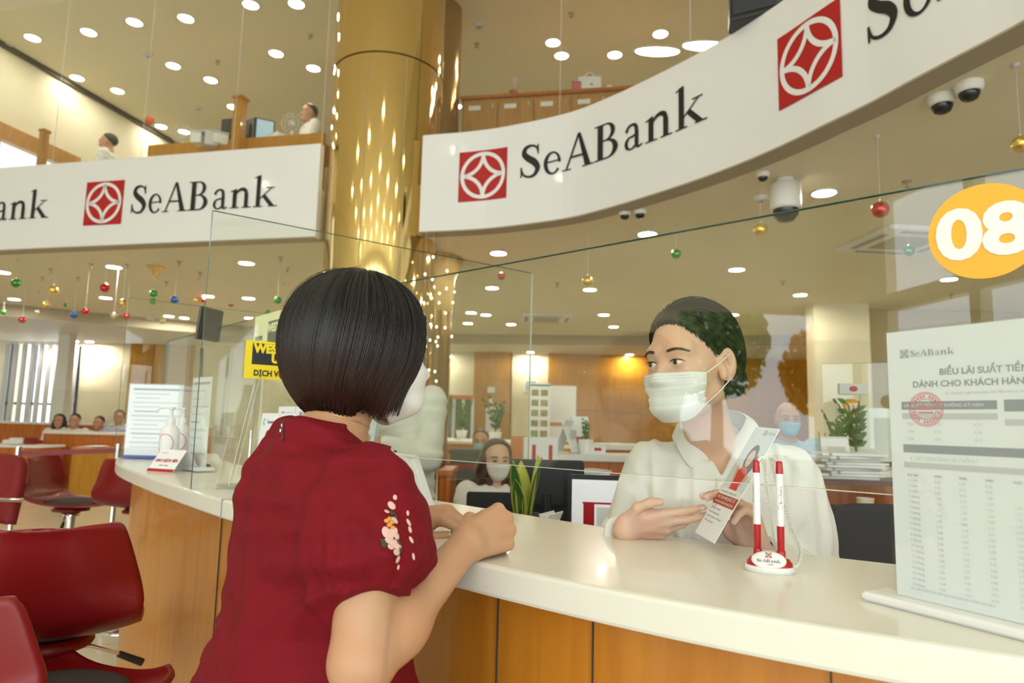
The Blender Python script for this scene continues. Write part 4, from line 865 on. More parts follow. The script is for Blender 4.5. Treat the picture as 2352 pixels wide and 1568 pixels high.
fm, _ = plane_map(z2(-.05, .032).translation, fr.col[0].xyz, fr.col[1].xyz, .005); put_word(fm, M['red'], t, merged=True)
def board(px0, px1, pyt, pyb, Y, label, dY=0, blue=False, rows_=14):
    a = W(px0, pyb, Y); b = W(px1, pyb, Y + dY); b.z = a.z = ZT_ + .006; h = W(px0, pyt, Y).z - ZT_; dx = (b - a); w_ = dx.length; c = (a + b) / 2 + Vector((0, 0, h / 2)); t = thing('notice_board', label, 'notice holder', (c.x, c.y, ZT_))
    pg, fr = panel('sheet', M['paper'], t, c, dx, (0, 0, 1), w_, h - .01, .002)
    if fr.col[2].y > 0: pass
    z2 = lambda x, y: fr @ Matrix.Translation((x, y, .0016))
    for k in range(rows_): panel('text_line', M['lgrey'] if k % 5 else M['grey'], pg, z2(-.02 * (k % 3), h * (.42 - .84 * k / rows_)).translation, fr.col[0], fr.col[1], w_ * (.85 - .2 * ((k * 7) % 3)), .006 if k % 6 else .010, .0003)
    panel('cover', M['acryl'], t, c - Vector((0, .006, 0)), dx, (0, 0, 1), w_ + .006, h, .002)
    mb = MB(); mb.box((0, -h / 2 + .004, .0), (w_ + .01, .012, .07), ch=.002); mb.v = [tuple(fr @ Vector(v)) for v in mb.v]; mb.obj('foot', mat('foot_blue', (.08, .1, .4), .4) if blue else M['white'], t)
board(284, 410, 882, 1050, 3.32, 'broad clear notice board with blue foot at the far end of the counter', blue=True)
board(430, 473, 868, 1062, 2.74, 'narrow white rate sheet seen at an angle left of the divider edge', dY=-.13, rows_=10)
p = Vector((W(478, 760, 2.9).x, 2.9, ZT_)); t = thing('counter_tablet', 'dark customer tablet raised on a pole at the next place', 'tablet', p)
mb = MB(); mb.cone(p, (p.x - .02, p.y, W(478, 800, 2.9).z), .006, .006); mb.obj('pole', M['blackp'], t); mb = MB(); mb.lathe([(.05, 0), (.05, .008), (.008, .012)], p); mb.obj('base', M['blackp'], t)
c = W(480, 745, 2.9); panel('screen', mat('tablet_dark', (.10, .08, .07), .3), t, c, (.25, .9, .0), (.1, 0, 1), .13, .14, .012); panel('rear_case', M['blackp'], t, c + Vector((.012, -.004, 0)), (.25, .9, .0), (.1, 0, 1), .12, .13, .008)
# white customer display behind the glass
p = WZ(950, 1158, ZT_); t = thing('customer_display', 'white slanted customer display standing between the two women', 'display', p, math.radians(35))
mb = MB(); Mx = Matrix.Rotation(math.radians(-22), 4, 'Y')
mb.box((0, 0, .07), (.018, .20, .135), ch=.004); mb.v = [tuple(Mx @ Vector(v)) for v in mb.v]; q = mb.obj('housing', M['white'], t, world=False)
mb = MB(); mb.box((.0101, 0, .07), (.001, .17, .10)); mb.v = [tuple(Mx @ Vector(v)) for v in mb.v]; mb.obj('screen', M['grey'], q, world=False)
mb = MB(); mb.add([(-.02, -.06, .10), (-.02, .06, .10), (-.10, -.07, 0), (-.10, .07, 0), (-.02, -.06, 0.0), (-.02, .06, 0.0)], [(0, 1, 3, 2), (0, 2, 4), (1, 5, 3), (2, 3, 5, 4), (0, 4, 5, 1)]); mb.obj('wedge_stand', M['white'], t, world=False, bevel=.003)
mb = MB(); mb.cone((-.014, .085, .128), (-.019, .085, .129), .004, .004, 12); mb.v = [tuple(Vector(v)) for v in mb.v]; mb.obj('button', M['blackp'], t, world=False)
# ------------------------------------------------------------------ chairs
def shell_chair(name, label, loc, rz, seat_z, pedestal=True, pad=True, group=None, arm=False):
    """one-piece red shell on a gas lift; local +y is where the sitter faces"""
    t = thing(name, label, 'chair', loc, rz, group)
    th = .012
    prof = [(.235, .008), (.20, -.004), (.10, -.012), (-.04, -.008), (-.13, .010), (-.185, .045), (-.208, .085), (-.222, .14), (-.238, .21), (-.25, .265), (-.258, .288), (-.26, .292)]
    wid = [.15, .19, .215, .22, .222, .226, .228, .216, .196, .178, .166, .150]
    P = catmull([(a, b, w_) for (a, b), w_ in zip(prof, wid)], 5)
    def fn(u, v):
        q = v * (len(P) - 1); i = min(int(q), len(P) - 2); f = q - i; y, z, w_ = P[i] * (1 - f) + P[i + 1] * f
        s_ = (u - .5) * 2; x = w_ * (abs(s_) ** .9) * (1 if s_ > 0 else -1) if s_ else 0
        back = min(1, max(0, (z - .03) / .12)); cur = (abs(s_) ** 2.4)
        return (x, y + cur * .065 * back, seat_z + z + cur * .028 * (1 - back))
    mb = MB(); mb.grid(fn, 22, 50); sh = mb.obj('shell', M['redp'], t, world=False, solid=th); 
    if pad:
        mb = MB(); mb.grid(lambda u, v: (lambda r, a: (.172 * r * math.cos(a), .02 + .172 * r * math.sin(a), seat_z + .024 - .012 * r ** 3))(v, u * 2 * math.pi), 36, 8); mb.obj('seat_pad', M['charcoal'], t, world=False, solid=.014)
    mb = MB(); mb.lathe([(.105, -.045), (.11, -.035), (.09, -.018)], (0, 0, seat_z)); mb.obj('seat_mount', M['redp'], t, world=False)
    mb = MB(); mb.lathe([(.055, -.075), (.055, -.055), (.035, -.045)], (0, 0, seat_z)); mb.cone((0, 0, .03), (0, 0, seat_z - .07), .026, .026, 20); mb.cone((0, 0, seat_z * .45), (0, 0, seat_z - .07), .019, .032, 20); mb.obj('gas_lift', M['chrome'], t, world=False)
    mb = MB(); mb.lathe([(.205, 0), (.205, .006), (.19, .014), (.06, .03), (.03, .05)], n=40); mb.obj('round_base', M['chrome'], t, world=False)
    mb = MB(); mb.tube([(.03, 0, seat_z - .05), (.10, .02, seat_z - .062), (.17, .05, seat_z - .10)], .005, 8); lv = mb.obj('lever', M['chrome'], t, world=False)
    mb = MB(); mb.tube([(.165, .048, seat_z - .098), (.225, .07, seat_z - .135)], [.009, .011], 10); mb.obj('lever_grip', M['blackp'], lv, world=False)
    return t
# big stool left of the customer: its back faces the camera
c = W(175, 1330, 1.72)
shell_chair('red_stool', 'red shell stool seen from behind, large at the left before the counter', (-1.215, 1.90, 0), math.radians(24), .71)
c = W(190, 1510, 1.02)
shell_chair('red_stool', 'red shell stool with dark seat pad cut by the bottom left corner', (-1.03, 1.58, 0), math.radians(-16), .635)
c = W(165, 1150, 4.6)
shell_chair('red_stool', 'red shell stool with grey pad seen from the side, farther left', (-2.81, 4.5, 0), math.radians(-86), .70)
c = W(285, 1110, 4.2)
shell_chair('red_stool', 'red shell stool partly behind the corner of the counter', (-2.28, 4.35, 0), math.radians(12), .72)
def office_chair(name, label, loc, rz, bm, w_=.5, top=1.0, seat=.48, arms=True, group=None):
    t = thing(name, label, 'chair', loc, rz, group)
    mb = MB(); mb.grid(lambda u, v: ((u - .5) * w_ * (1 - .25 * max(0, v - .55) ** 1.5), -.22 - .05 * v + .06 * (abs(u - .5) * 2) ** 2, seat + .08 + (top - seat - .08) * v - .05 * (abs(u - .5) * 2) ** 6 * v), 14, 14)
    mb.obj('backrest', bm, t, world=False, solid=.05)
    mb = MB(); mb.box((0, .0, seat), (w_ * .95, .46, .07), ch=.025); mb.obj('seat', bm, t, world=False)
    mb = MB(); mb.box((0, -.25, seat + .1), (.06, .03, .3), ch=.004); mb.cone((0, 0, .08), (0, 0, seat - .03), .025, .025); mb.obj('gas_lift', M['blackp'], t, world=False)
    for k in range(5):
        a_ = k * 2 * math.pi / 5 + .3; mb = MB(); mb.tube([(0, 0, .09), (.27 * math.cos(a_), .27 * math.sin(a_), .055)], [.022, .014], 8); mb.ball((.27 * math.cos(a_), .27 * math.sin(a_), .03), .03, 10); mb.obj('caster_leg', M['blackp'], t, world=False)
    if arms:
        for s_ in (-1, 1):
            mb = MB(); mb.tube([(s_ * w_ * .5, .12, seat), (s_ * w_ * .54, .13, seat + .2), (s_ * w_ * .54, -.02, seat + .22), (s_ * w_ * .52, -.2, seat + .2)], .013, 8); mb.obj('armrest', M['blackp'] if bm != RF else M['chrome'], t, world=False)
    return t
RF = mat('red_fabric', H('#7E1015')[:3], .7)
office_chair('office_chair', 'black office chair behind the teller on the right', (1.33, 2.28, 0), math.radians(165), M['charcoal'], .52, 1.02, .5)
a = W(-30, 1100, 3.3); office_chair('red_office_chair', 'red fabric chair with chrome arm at the left picture edge', (a.x - .36, 3.5, 0), math.radians(170), RF, .5, 1.05, .62)
a = W(8, 1020, 5.6); office_chair('red_office_chair', 'small red chair back farther behind at the left picture edge', (a.x - .75, 5.8, 0), math.radians(180), RF, .5, 1.10, .6)
# ------------------------------------------------------------------ desks behind on the left
def desk(name, label, px0, px1, pyt, Y, depth, mtop='trimw', mb_='woodd', dY=0, cat='desk', th=.035, zt=None, legs=False):
    a = W(px0, pyt, Y); b = W(px1, pyt, Y + dY); z_ = zt or a.z; d = Vector((b.x - a.x, b.y - a.y, 0)); L = d.length; rz = math.atan2(d.y, d.x); t = thing(name, label, cat, (a.x, a.y, 0), rz)
    mb = MB(); mb.box((L / 2, depth / 2, z_ - th / 2), (L, depth, th), ch=.004); mb.obj('desktop', M[mtop], t, world=False)
    mb = MB(); mb.box((L / 2, .04, (z_ - th) / 2), (L - .04, .03, z_ - th)); mb.obj('front_panel', M[mb_], t, world=False)
    for s_ in (.03, L - .03): mb = MB(); mb.box((s_, depth / 2, (z_ - th) / 2), (.03, depth - .04, z_ - th)); mb.obj('side_panel', M[mb_], t, world=False)
    return t
desk('teller_counter', 'wooden counter with pale top where two people sit, left background', 97, 275, 990, 11.2, .6, 'trimw', 'woodd')
desk('side_desk', 'low wooden desk in front of the left background counter', 163, 268, 1027, 10.6, .45, 'woodl', 'woodp')
desk('long_counter', 'long pale topped counter far left behind the people', -60, 460, 966, 12.9, .6, 'trimw', 'woodd')
desk('low_desk', 'low desk with papers at the far left', -60, 92, 1020, 10.4, .6, 'trimw', 'woodd')
for px, py, Y, z_, lb, cc in ((60, 1010, 10.7, None, 'dark red telephone set on the far left desk', 'redp'), (22, 1022, 10.6, None, 'white ring binder on the far left desk', 'white')):
    p = W(px, py + 8, Y); boxthing('desk_item', lb, 'office item', [('body', cc, (0, 0, .03), (.26, .2, .06), .01), ('top', cc, (0, .02, .075), (.2, .06, .03), .01)], (p.x, p.y + .1, W(0, 1020, 10.4).z))
p = W(215, 1025, 10.75); t = thing('paper_stack', 'loose white papers lying on the low wooden side desk', 'papers', (p.x, p.y, W(163, 1027, 10.6).z + .001)); 
for k in range(4): mb = MB(); mb.box((.05 * k - .08, .03 * (k % 2), .004 + .006 * k), (.22, .16, .005), rz=.3 * k); mb.obj('sheet', M['paper'], t, world=False)
# far glass screens left
for k, (x0, x1) in enumerate(((20, 170), (175, 300))):
    a = W(x0, 900, 13.1); b = W(x1, 900, 13.1); zz_ = W(-60, 966, 12.9).z + .001; pane((a.x, a.y), (b.x, b.y), zz_, zz_ + .6, 'low glass screen on the long far left counter, ' + ('left one' if k == 0 else 'right one'), edges='t')
a = W(275, 900, 9.1)
# queue belt and posts
def belt(p, q, label, h=.034):
    t = thing('queue_belt', label, 'belt', p); d = q - p; mb = MB(); mb.box((0, 0, 0), (d.length, .004, h)); fr = frame((p + q) / 2, d, Vector((-d.y, d.x, 0)))
    mb.v = [tuple(fr @ Vector(v)) for v in mb.v]; mb.obj('band', M['redp'], t)
    for e in (p, q):
        mb = MB(); mb.cone((e.x, e.y, .02), (e.x, e.y, e.z + .05), .022, .022, 16); mb.lathe([(.15, 0), (.15, .012), (.03, .03)], (e.x, e.y, 0)); mb.obj('post', M['chrome'], t)
belt(W(42, 1041, 5.15), W(272, 1034, 5.25), 'red belt barrier between two posts, left'); belt(W(1010, 1069, 4.9), W(1110, 1071, 4.9), 'red belt barrier behind the standing man')
# column post at divider left already glass
# ------------------------------------------------------------------ behind the teller
def plant(px, pyb, Y, hgt, label, n=14, wid=.02, z0=None, leafy=False, potr=.05, poth=.09, seed=1, pot='white'):
    rnd = random.Random(seed); p = W(px, pyb, Y); 
    if z0 is not None: p = Vector((p.x, p.y, z0))
    t = thing('potted_plant', label, 'plant', p); mb = MB(); mb.lathe([(potr * .75, 0), (potr, poth), (potr * .9, poth), (potr * .85, poth * .9), (.0001, poth * .9)], n=24); mb.obj('pot', M[pot], t, world=False)
    for k in range(n):
        a_ = rnd.uniform(0, 6.28); lean = rnd.uniform(.05, .45); hh = hgt * rnd.uniform(.6, 1); st = Vector((math.cos(a_), math.sin(a_), 0)); sd = Vector((-math.sin(a_), math.cos(a_), 0))
        if leafy:
            mb = MB(); pts = [(st * (lean * hh * (i / 5) ** 1.5)) + Vector((0, 0, poth * .8 + hh * i / 5)) for i in range(6)]; mb.tube(pts, .004, 5)
            for i in range(2, 11):
                q = pts[min(5, i // 2)]; s_ = 1 if i % 2 else -1; d_ = (sd * s_ + Vector((0, 0, .6)) + st * .3).normalized(); L_ = hgt * .20; wv = d_.cross(st).normalized()
                mb.add([q, q + d_ * L_ * .5 + wv * L_ * .22, q + d_ * L_, q + d_ * L_ * .5 - wv * L_ * .22], [(0, 1, 2, 3)])
            mb.obj('stem', M['leaf'], t, world=False)
        else:
            for wmul, mm, off in ((1, 'leaf2', 0), (.72, 'leaf', .0012)):
                mb = MB(); f = lambda u, v: (lambda w_: tuple(st * (.012 + lean * hh * .55 * v ** 1.6 + off) + sd * ((u - .5) * 2 * w_ * wmul) + Vector((0, 0, poth * .7 + hh * v * (1 - .12 * lean))) + st * (((u - .5) * 2) ** 2 * .006)))(wid * (.55 + .9 * v - 1.45 * v ** 3.2 + .0))
                mb.grid(f, 4, 12); o_ = mb.obj('leaf', M[mm], t if wmul == 1 else lf, world=False, solid=.0015)
                if wmul == 1: lf = o_
    return t
DT = .80       # teller desk height
a = W(1060, 1300, 2.35)
desk('teller_desk', 'dark teller desk behind the stone counter', 900, 1480, 1300, 1.98, .75, 'blackp', 'woodd', zt=DT)
def on_desk(px, Y): p = W(px, 1200, Y); return Vector((p.x, Y, DT))
plant(1203, 1180, 2.15, .21, 'snake plant with yellow edged leaves in a dark pot behind the counter', 7, .034, z0=DT + .13, potr=.055, poth=.075, seed=5, pot='blackp')
p = on_desk(1203, 2.15); boxthing('plant_shelf', 'low black box carrying the snake plant', 'box', [('body', 'blackp', (0, 0, .064), (.16, .14, .128), .004), ('lid', 'blackp', (0, 0, .126), (.165, .145, .006), .002)], p)
p = on_desk(1255, 2.55); monitor((p.x, p.y, DT), math.radians(176), 'black monitor seen from behind above the snake plant', None, .27, .22, .13)
DKS = mat('page_screen', (.8, .8, .82), .3, emis=('#E8ECF4', .25))
p = on_desk(1392, 2.25); mo = monitor((p.x, p.y, DT), math.radians(-8), 'monitor showing a page with a red block left of the teller', None, .25, .20, .12, screen=DKS)
fr = mw(mo) @ frame((0, -.0175, .12 + .10), (1, 0, 0), (0, 0, 1))
panel('page_block', M['red'], mo, fr @ Vector((-.055, -.035, .0)), fr.col[0], fr.col[1], .035, .09, .0006); panel('page_panel', M['paper'], mo, fr @ Vector((.02, -.04, .0)), fr.col[0], fr.col[1], .10, .08, .0006); panel('page_bar', M['red'], mo, fr @ Vector((0, .012, 0)), fr.col[0], fr.col[1], .15, .006, .0006)
def calendar(px, Y, z_, label, h=.13, w_=.09, rz=.2, face='paper'):
    p = W(px, 1200, Y); t = thing('desk_calendar', label, 'calendar', (p.x, Y, z_), rz)
    for s_ in (-1, 1):
        fr_ = frame((0, s_ * .028, h / 2), (1, 0, 0), (0, -s_ * .42, 1)); mb = MB(); mb.box((0, 0, 0), (w_, h, .003)); mb.v = [tuple(fr_ @ Vector(v)) for v in mb.v]; mb.obj('cover', M[face], t, world=False)
    mb = MB(); mb.box((0, -.052, h * .55), (w_ * .6, .002, h * .25), ); mb.obj('picture', M['lgrey'], t, world=False); return t
calendar(1266, 1.98, DT + .02, 'white folded desk calendar standing behind the snake plant', .22, .10, 1.1)
p = on_desk(1298, 2.0); t = thing('pen_cup', 'dark cup with orange and red pens beside the desk calendar', 'pen cup', (p.x, p.y, DT)); mb = MB(); mb.lathe([(.035, 0), (.04, .11), (.037, .11), (.033, .005)], n=20); mb.obj('cup', M['blackp'], t, world=False)
for k, cc in enumerate(('redp', 'orange2', 'blackp', 'redp')):
    if cc == 'orange2': M['orange2'] = mat('pen_orange', (.8, .2, .02), .4)
    mb = MB(); mb.cone((.01 * k - .015, .005, .02), (.028 * k - .045, .01 * k - .02, .165 + .006 * k), .0045, .0045, 8); mb.obj('pen', M[cc], t, world=False)
p = on_desk(1345, 1.90); t = thing('paper_tray', 'black tray with round stickers heaped with white papers', 'tray', (p.x, p.y, DT), -.3)
mb = MB(); mb.box((0, 0, .06), (.26, .19, .12), ch=.006); mb.obj('tray', M['blackp'], t, world=False)
for k in (-1, 1): mb = MB(); mb.lathe([(.0001, -.0965), (.02 + .004 * k, -.0965)], (k * .055 - .02, 0, .07), 20, M=None); mb.v = [(v[0], -.0965, v[1] + .07 - 0) for v in mb.v]; mb.obj('round_sticker', M['paper'], t, world=False)
t = thing('loose_papers', 'crumpled white papers lying on the black tray', 'papers', (p.x, p.y, DT + .12), -.2)
rnd = random.Random(3)
for k in range(6):
    a_ = rnd.uniform(-.4, .4); ox, oy = rnd.uniform(-.05, .06), rnd.uniform(-.02, .02)
    f = lambda u, v, a_=a_, ox=ox, oy=oy, k=k: (ox + (u - .5) * .24 * math.cos(a_) - (v - .5) * .16 * math.sin(a_), oy + (u - .5) * .24 * math.sin(a_) + (v - .5) * .16 * math.cos(a_), .004 + .005 * k + .012 * (1 + math.sin(u * 5 + k) * math.cos(v * 4 + 2 * k)))
    mb = MB(); mb.grid(f, 10, 8); mb.obj('sheet', M['paper'], t, world=False, solid=.0008)
# shelf counters of the neighbouring places
desk('shelf_counter', 'raised pale counter with plants between divider and teller', 1268, 1470, 1042, 4.7, .45, 'trimw', 'woodd', th=.045)
desk('shelf_counter', 'higher pale shelf behind the raised counter, left of the teller', 1345, 1520, 1018, 6.0, .4, 'trimw', 'woodd', th=.05)
desk('shelf_counter', 'raised pale counter right of the teller carrying plants and calendars', 1850, 2320, 1078, 3.4, .4, 'trimw', 'woodd', th=.045)
ZS1 = W(1268, 1042, 4.7).z; ZS2 = W(1850, 1078, 3.4).z; ZS3 = W(1345, 1018, 6.0).z
calendar(1300, 4.85, ZS1, 'tall white folded calendar on the raised counter left of the teller', .24, .13, 1.0)
p = W(1345, 1035, 4.85); boxthing('brochure_box', 'white brochure box behind the folded calendar', 'box', [('body', 'paper', (0, 0, .13), (.12, .08, .26), .004), ('print', 'pinkp', (0, -.041, .1), (.06, .002, .1), 0)] if False else [('body', 'paper', (0, 0, .13), (.12, .08, .26), .004), ('print', 'red', (0, -.041, .09), (.05, .002, .05), 0)], (p.x - .03, 5.0, ZS1))
plant(1345, 1035, 4.82, .17, 'little leafy plant in a square white pot on the raised counter', 6, .02, z0=ZS1, leafy=True, potr=.055, poth=.10, seed=9)
p = W(1373, 1035, 4.8); boxthing('name_plate', 'small white stand with red mark on the raised counter', 'stand', [('face', 'paper', (0, 0, .03), (.11, .015, .06), .002), ('mark', 'red', (0, -.0085, .035), (.05, .002, .02), 0)], (p.x, 4.8, ZS1))
p = W(1120, 1050, 4.3)
desk('cash_desk', 'desk with white file boxes behind the seated woman', 1190, 1300, 1075, 4.6, .5, 'trimw', 'redp')
zc = W(1190, 1075, 4.6).z
for k, px in enumerate((1222, 1250)):
    p = W(px, 1070, 4.7); boxthing('file_box', 'white file box with red writing, %s of two behind the snake plant' % ('left' if k == 0 else 'right'), 'box', [('body', 'paper', (0, 0, .10), (.12, .15, .20), .004), ('spine_print', 'red', (.01, -.077, .10), (.025, .002, .11), 0)], (p.x + .03 * k, 4.75, zc))
p = W(1320, 1062, 4.6); 
for k in range(5):
    boxthing('document_stack', ['thick folder lowest in the pile left of the teller', 'folder second from below in the pile left of the teller', 'grey folder in the middle of the pile left of the teller', 'folder second from top in the pile left of the teller', 'topmost pale folder of the pile left of the teller'][k], 'folder', [('cover', ('grey', 'lgrey', 'grey', 'paper', 'lgrey')[k], (0, 0, .010), (.30, .22, .018), .003), ('pages', 'paper', (0, -.105, .009), (.28, .014, .010), 0)], (p.x + .01 * k, 4.45, .90 + .0195 * k), .1 * k)
boxthing('low_cabinet', 'dark red cabinet carrying the folder pile left of the teller', 'cabinet', [('body', mat('maroon', (.12, .02, .02), .5), (0, 0, .435), (.7, .4, .87), .004), ('top', 'blackp', (0, 0, .885), (.74, .44, .03), .003)], (p.x + .1, 4.42, 0))
# right of the teller
plant(1925, 1065, 3.5, .22, 'bushy green plant in a white pot left on the right hand counter', 9, .02, z0=ZS2, leafy=True, potr=.055, poth=.085, seed=11)
plant(1968, 1065, 3.55, .30, 'taller green plant with upright stems beside the bushy one', 6, .02, z0=ZS2, leafy=True, potr=.06, poth=.09, seed=12)
plant(1893, 1065, 3.6, .16, 'spiky small plant behind the calendars on the right', 9, .006, z0=ZS2, potr=.04, poth=.06, seed=13)
calendar(1922, 3.46, ZS2, 'picture calendar leaning by the plants right of the teller', .17, .13, -.25)
p = W(1905, 1066, 3.42); boxthing('card_box', 'small white and red card box before the picture calendar', 'box', [('body', 'paper', (0, 0, .03), (.07, .05, .06), .003), ('red_band', 'red', (0, -.026, .02), (.07, .002, .02), 0)], (p.x - .05, 3.44, ZS2))
p = W(2005, 1060, 3.5); boxthing('candy_dish', 'shallow dish with red sweets on the right hand counter', 'dish', [('dish', 'white', (0, 0, .012), (.11, .08, .024), .008), ('sweets', 'redp', (0, 0, .026), (.09, .06, .014), .005)], (p.x, 3.5, ZS2))
p = W(2028, 1040, 3.75); boxthing('white_board', 'blank white panel behind the tall plant on the right', 'panel', [('board', 'paper', (0, 0, .16), (.18, .01, .32), .002), ('stand', 'white', (0, .03, .02), (.18, .07, .03), .002)], (p.x - .06, 3.72, ZS2))
# number 07 sign and its pole
p = W(1957, 935, 3.6); t = thing('counter_number_sign', 'small round orange sign with white 07 above the plants', 'sign', (p.x, p.y, ZS2)); fr = frame(p, (1, -.1, 0), (0, 0, 1))
mb = MB(); mb.lathe([(.0001, 0), (.044, 0), (.044, .0015), (.0001, .0015)], n=40, M=fr.to_3x3(), c=p); mb.obj('disc', mat('sign_orange2', (.92, .38, .03), .4), t); text('07', .055, fr @ Matrix.Translation((0, -.002, .002)), 'digits', M['white'], t, fill_off=.002)
a = W(1935, 1068, 3.62); mb = MB(); mb.cone((a.x - .02, 3.62, ZS2), (a.x - .02, 3.62, W(0, 880, 3.62).z), .006, .006); mb.obj('pole', M['lgrey'], t)
q = W(1958, 893, 3.58); pnl, fr = panel('header_board', M['lgrey'], t, q, (1, -.1, 0), (0, 0, 1), .14, .055, .03); mb = MB(); mb.ball(fr @ Vector((0, 0, .016)), (.022, .003, .014), 16); mb.obj('red_mark', M['red'], t)
pane((W(1890, 900, 3.68).x, 3.68), (W(2080, 900, 3.5).x, 3.5), ZS2 + .002, ZS2 + .55, 'clear glass screen of the counter right of the teller', edges='t')
# desk, papers, phone right background
desk('wooden_desk', 'low orange wood desk right behind the black chair', 1935, 2300, 1205, 2.85, .6, 'woodd', 'woodd', zt=.80)
p = W(1960, 1110, 3.0)
boxthing('desk_shelf', 'dark red shelf unit under the white paper piles on the right', 'shelf', [('left_side', 'maroon2', (-.30, 0, .13), (.02, .3, .26), 0), ('right_side', 'maroon2', (.35, 0, .13), (.02, .3, .26), 0), ('board', 'maroon2', (.02, 0, .26), (.68, .3, .02), .003), ('lower_board', 'maroon2', (.02, 0, .13), (.66, .3, .015), 0)] if M.setdefault('maroon2', mat('maroon_board', (.10, .015, .02), .4)) else [], (p.x + .08, 3.12, .80))
for k in range(9):
    boxthing('paper_pile', 'flat bundle of white papers in the pile right of the teller', 'papers', [('bundle', 'paper' if k % 3 else 'lgrey', (0, 0, .006), (.27, .2, .011), .002), ('clip', 'grey', (-.1, -.1, .006), (.012, .006, .012), 0)], (p.x + .02 * (k % 3) + .0, 3.12, 1.0715 + .0125 * k), .12 * ((k * 5) % 4 - 1.5), 'paper bundles piled right of the teller')
p = W(2035, 1185, 2.95); t = thing('desk_telephone', 'black desk telephone behind the rate sheet edge', 'telephone', (p.x, 3.0, .80), .2); mb = MB(); mb.box((0, 0, .025), (.18, .2, .05), ch=.01); mb.obj('body', M['blackp'], t, world=False); mb = MB(); mb.tube([(-.06, -.09, .06), (-.06, -.05, .085), (-.06, .05, .085), (-.06, .09, .06)], .018, 10); mb.obj('handset', M['blackp'], t, world=False)
p = W(2000, 1195, 2.95); t = thing('paper_cup_stack', 'tall cream paper cup stack on the wooden desk', 'cups', (p.x - .02, 2.95, .80)); mb = MB(); mb.lathe([(.025, 0), (.034, .2), (.030, .2), (.022, .01)], n=20); mb.obj('cups', mat('cup_cream', (.7, .6, .4), .6), t, world=False); mb = MB(); mb.tube([(.034 * math.cos(k * .3), .034 * math.sin(k * .3), .2) for k in range(21)], .002, 6, closed=True); mb.obj('rim', M['paper'], t, world=False)
# posters on the far wall, glazed room
def poster(px0, px1, py0, py1, Y, label, kind):
    a = W(px0, py0, Y); b = W(px1, py1, Y); w_ = b.x - a.x; h = a.z - b.z; c = Vector(((a.x + b.x) / 2, Y, (a.z + b.z) / 2)); t = thing('wall_poster', label, 'poster', c)
    pg, fr = panel('sheet', M['paper'], t, c, (1, 0, 0), (0, 0, 1), w_, h, .006); z2 = lambda x, y, z=.0036: fr @ Vector((x, y, z))
    if kind == 'grid':
        panel('green_header', mat('header_green', (.02, .25, .15), .5), t, z2(0, h * .47), (1, 0, 0), (0, 0, 1), w_, h * .03, .002)
        for i in range(5):
            for j in range(2): panel('photo', mat('photo_%d%d' % (i, j), (.25 + .06 * j, .30, .16), .6, var=.3, vscale=9), t, z2((j - .5) * w_ * .44, h * (.34 - .175 * i)), (1, 0, 0), (0, 0, 1), w_ * .34, h * .11, .002)
    if kind == 'plain': panel('stripe', M['woodl'], t, z2(0, -h * .12), (1, 0, 0), (0, 0, 1), w_, h * .06, .002); panel('stripe', M['woodl'], t, z2(0, -h * .42), (1, 0, 0), (0, 0, 1), w_, h * .05, .002)
    if kind == 'blue': panel('blue_field', mat('poster_blue', (.35, .45, .55), .6), t, z2(0, 0), (1, 0, 0), (0, 0, 1), w_ * .8, h * .8, .002)
    return t
poster(1216, 1262, 880, 1015, 11.4, 'tall white poster with ten green banknote pictures on the far wall', 'grid')
poster(1263, 1322, 885, 1030, 11.6, 'large pale notice beside the banknote poster', 'plain'); poster(1204, 1234, 872, 900, YW - .02, 'small pale blue notice on the bright pier', 'blue')
for px0, px1, py0, py1, lb in ((1116, 1148, 933, 1010, 'tall pale certificate on the centre wood panel'), (1124, 1132, 915, 930, 'tiny white note above the certificate'), (1120, 1136, 888, 902, 'tilted white note high on the centre wood panel')): poster(px0, px1, py0, py1, YW - .09, lb, 'none')
def stand_for(px, Y, pyt, label):
    p = W(px, pyt, Y); t = thing('display_frame', label, 'display stand', (p.x, Y + .03, 0)); mb = MB(); mb.cone((0, 0, 0), (0, 0, p.z), .012, .012); mb.obj('pole', M['lgrey'], t, world=False); mb = MB(); mb.lathe([(.2, 0), (.2, .01), (.02, .02)]); mb.obj('foot', M['lgrey'], t, world=False)
stand_for(1240, 11.4, 960, 'thin stand holding the banknote poster'); stand_for(1292, 11.6, 960, 'thin stand holding the pale notice')
# glazed side room left of the centre wood panel
a = W(1000, 930, 13.6); b = W(1086, 930, 13.6); t = thing('glazed_partition', 'dark framed glass partition with greenery behind the standing man', 'partition', (a.x, 13.6, 0)); zt_ = W(1040, 912, 13.6).z
mb = MB(); mb.box(((a.x + b.x) / 2, 13.6, zt_ / 2), (b.x - a.x, .02, zt_)); mb.obj('pane', mat('dark_pane', (.10, .12, .10), .1), t)
for i in range(5): x = a.x + (b.x - a.x) * i / 4; mb = MB(); mb.box((x, 13.58, zt_ / 2), (.06, .05, zt_)); mb.obj('mullion', M['lgrey'], t)
mb = MB(); mb.box(((a.x + b.x) / 2, 13.57, zt_), (b.x - a.x, .07, .08)); mb.obj('top_rail', M['woodd'], t)
for i, (px, Y) in enumerate(((1015, 9.0), (1060, 9.5), (1138, 8.6))): plant(px, 1000, Y, .45, ['leafy plant behind the standing man', 'leafy plant left of the man in the blue mask', 'leafy plant right of the man in the blue mask'][i], 8, .03, z0=1.05, leafy=True, potr=.08, poth=.12, seed=20 + i)
desk('back_counter', 'pale back counter with plants behind the blue masked man', 985, 1260, 1008, 8.4, 1.5, 'trimw', 'woodd', zt=1.05)
desk('dark_counter', 'dark fronted counter behind the seated woman', 1030, 1205, 1040, 6.0, .4, 'charcoal', 'charcoal', zt=1.04)
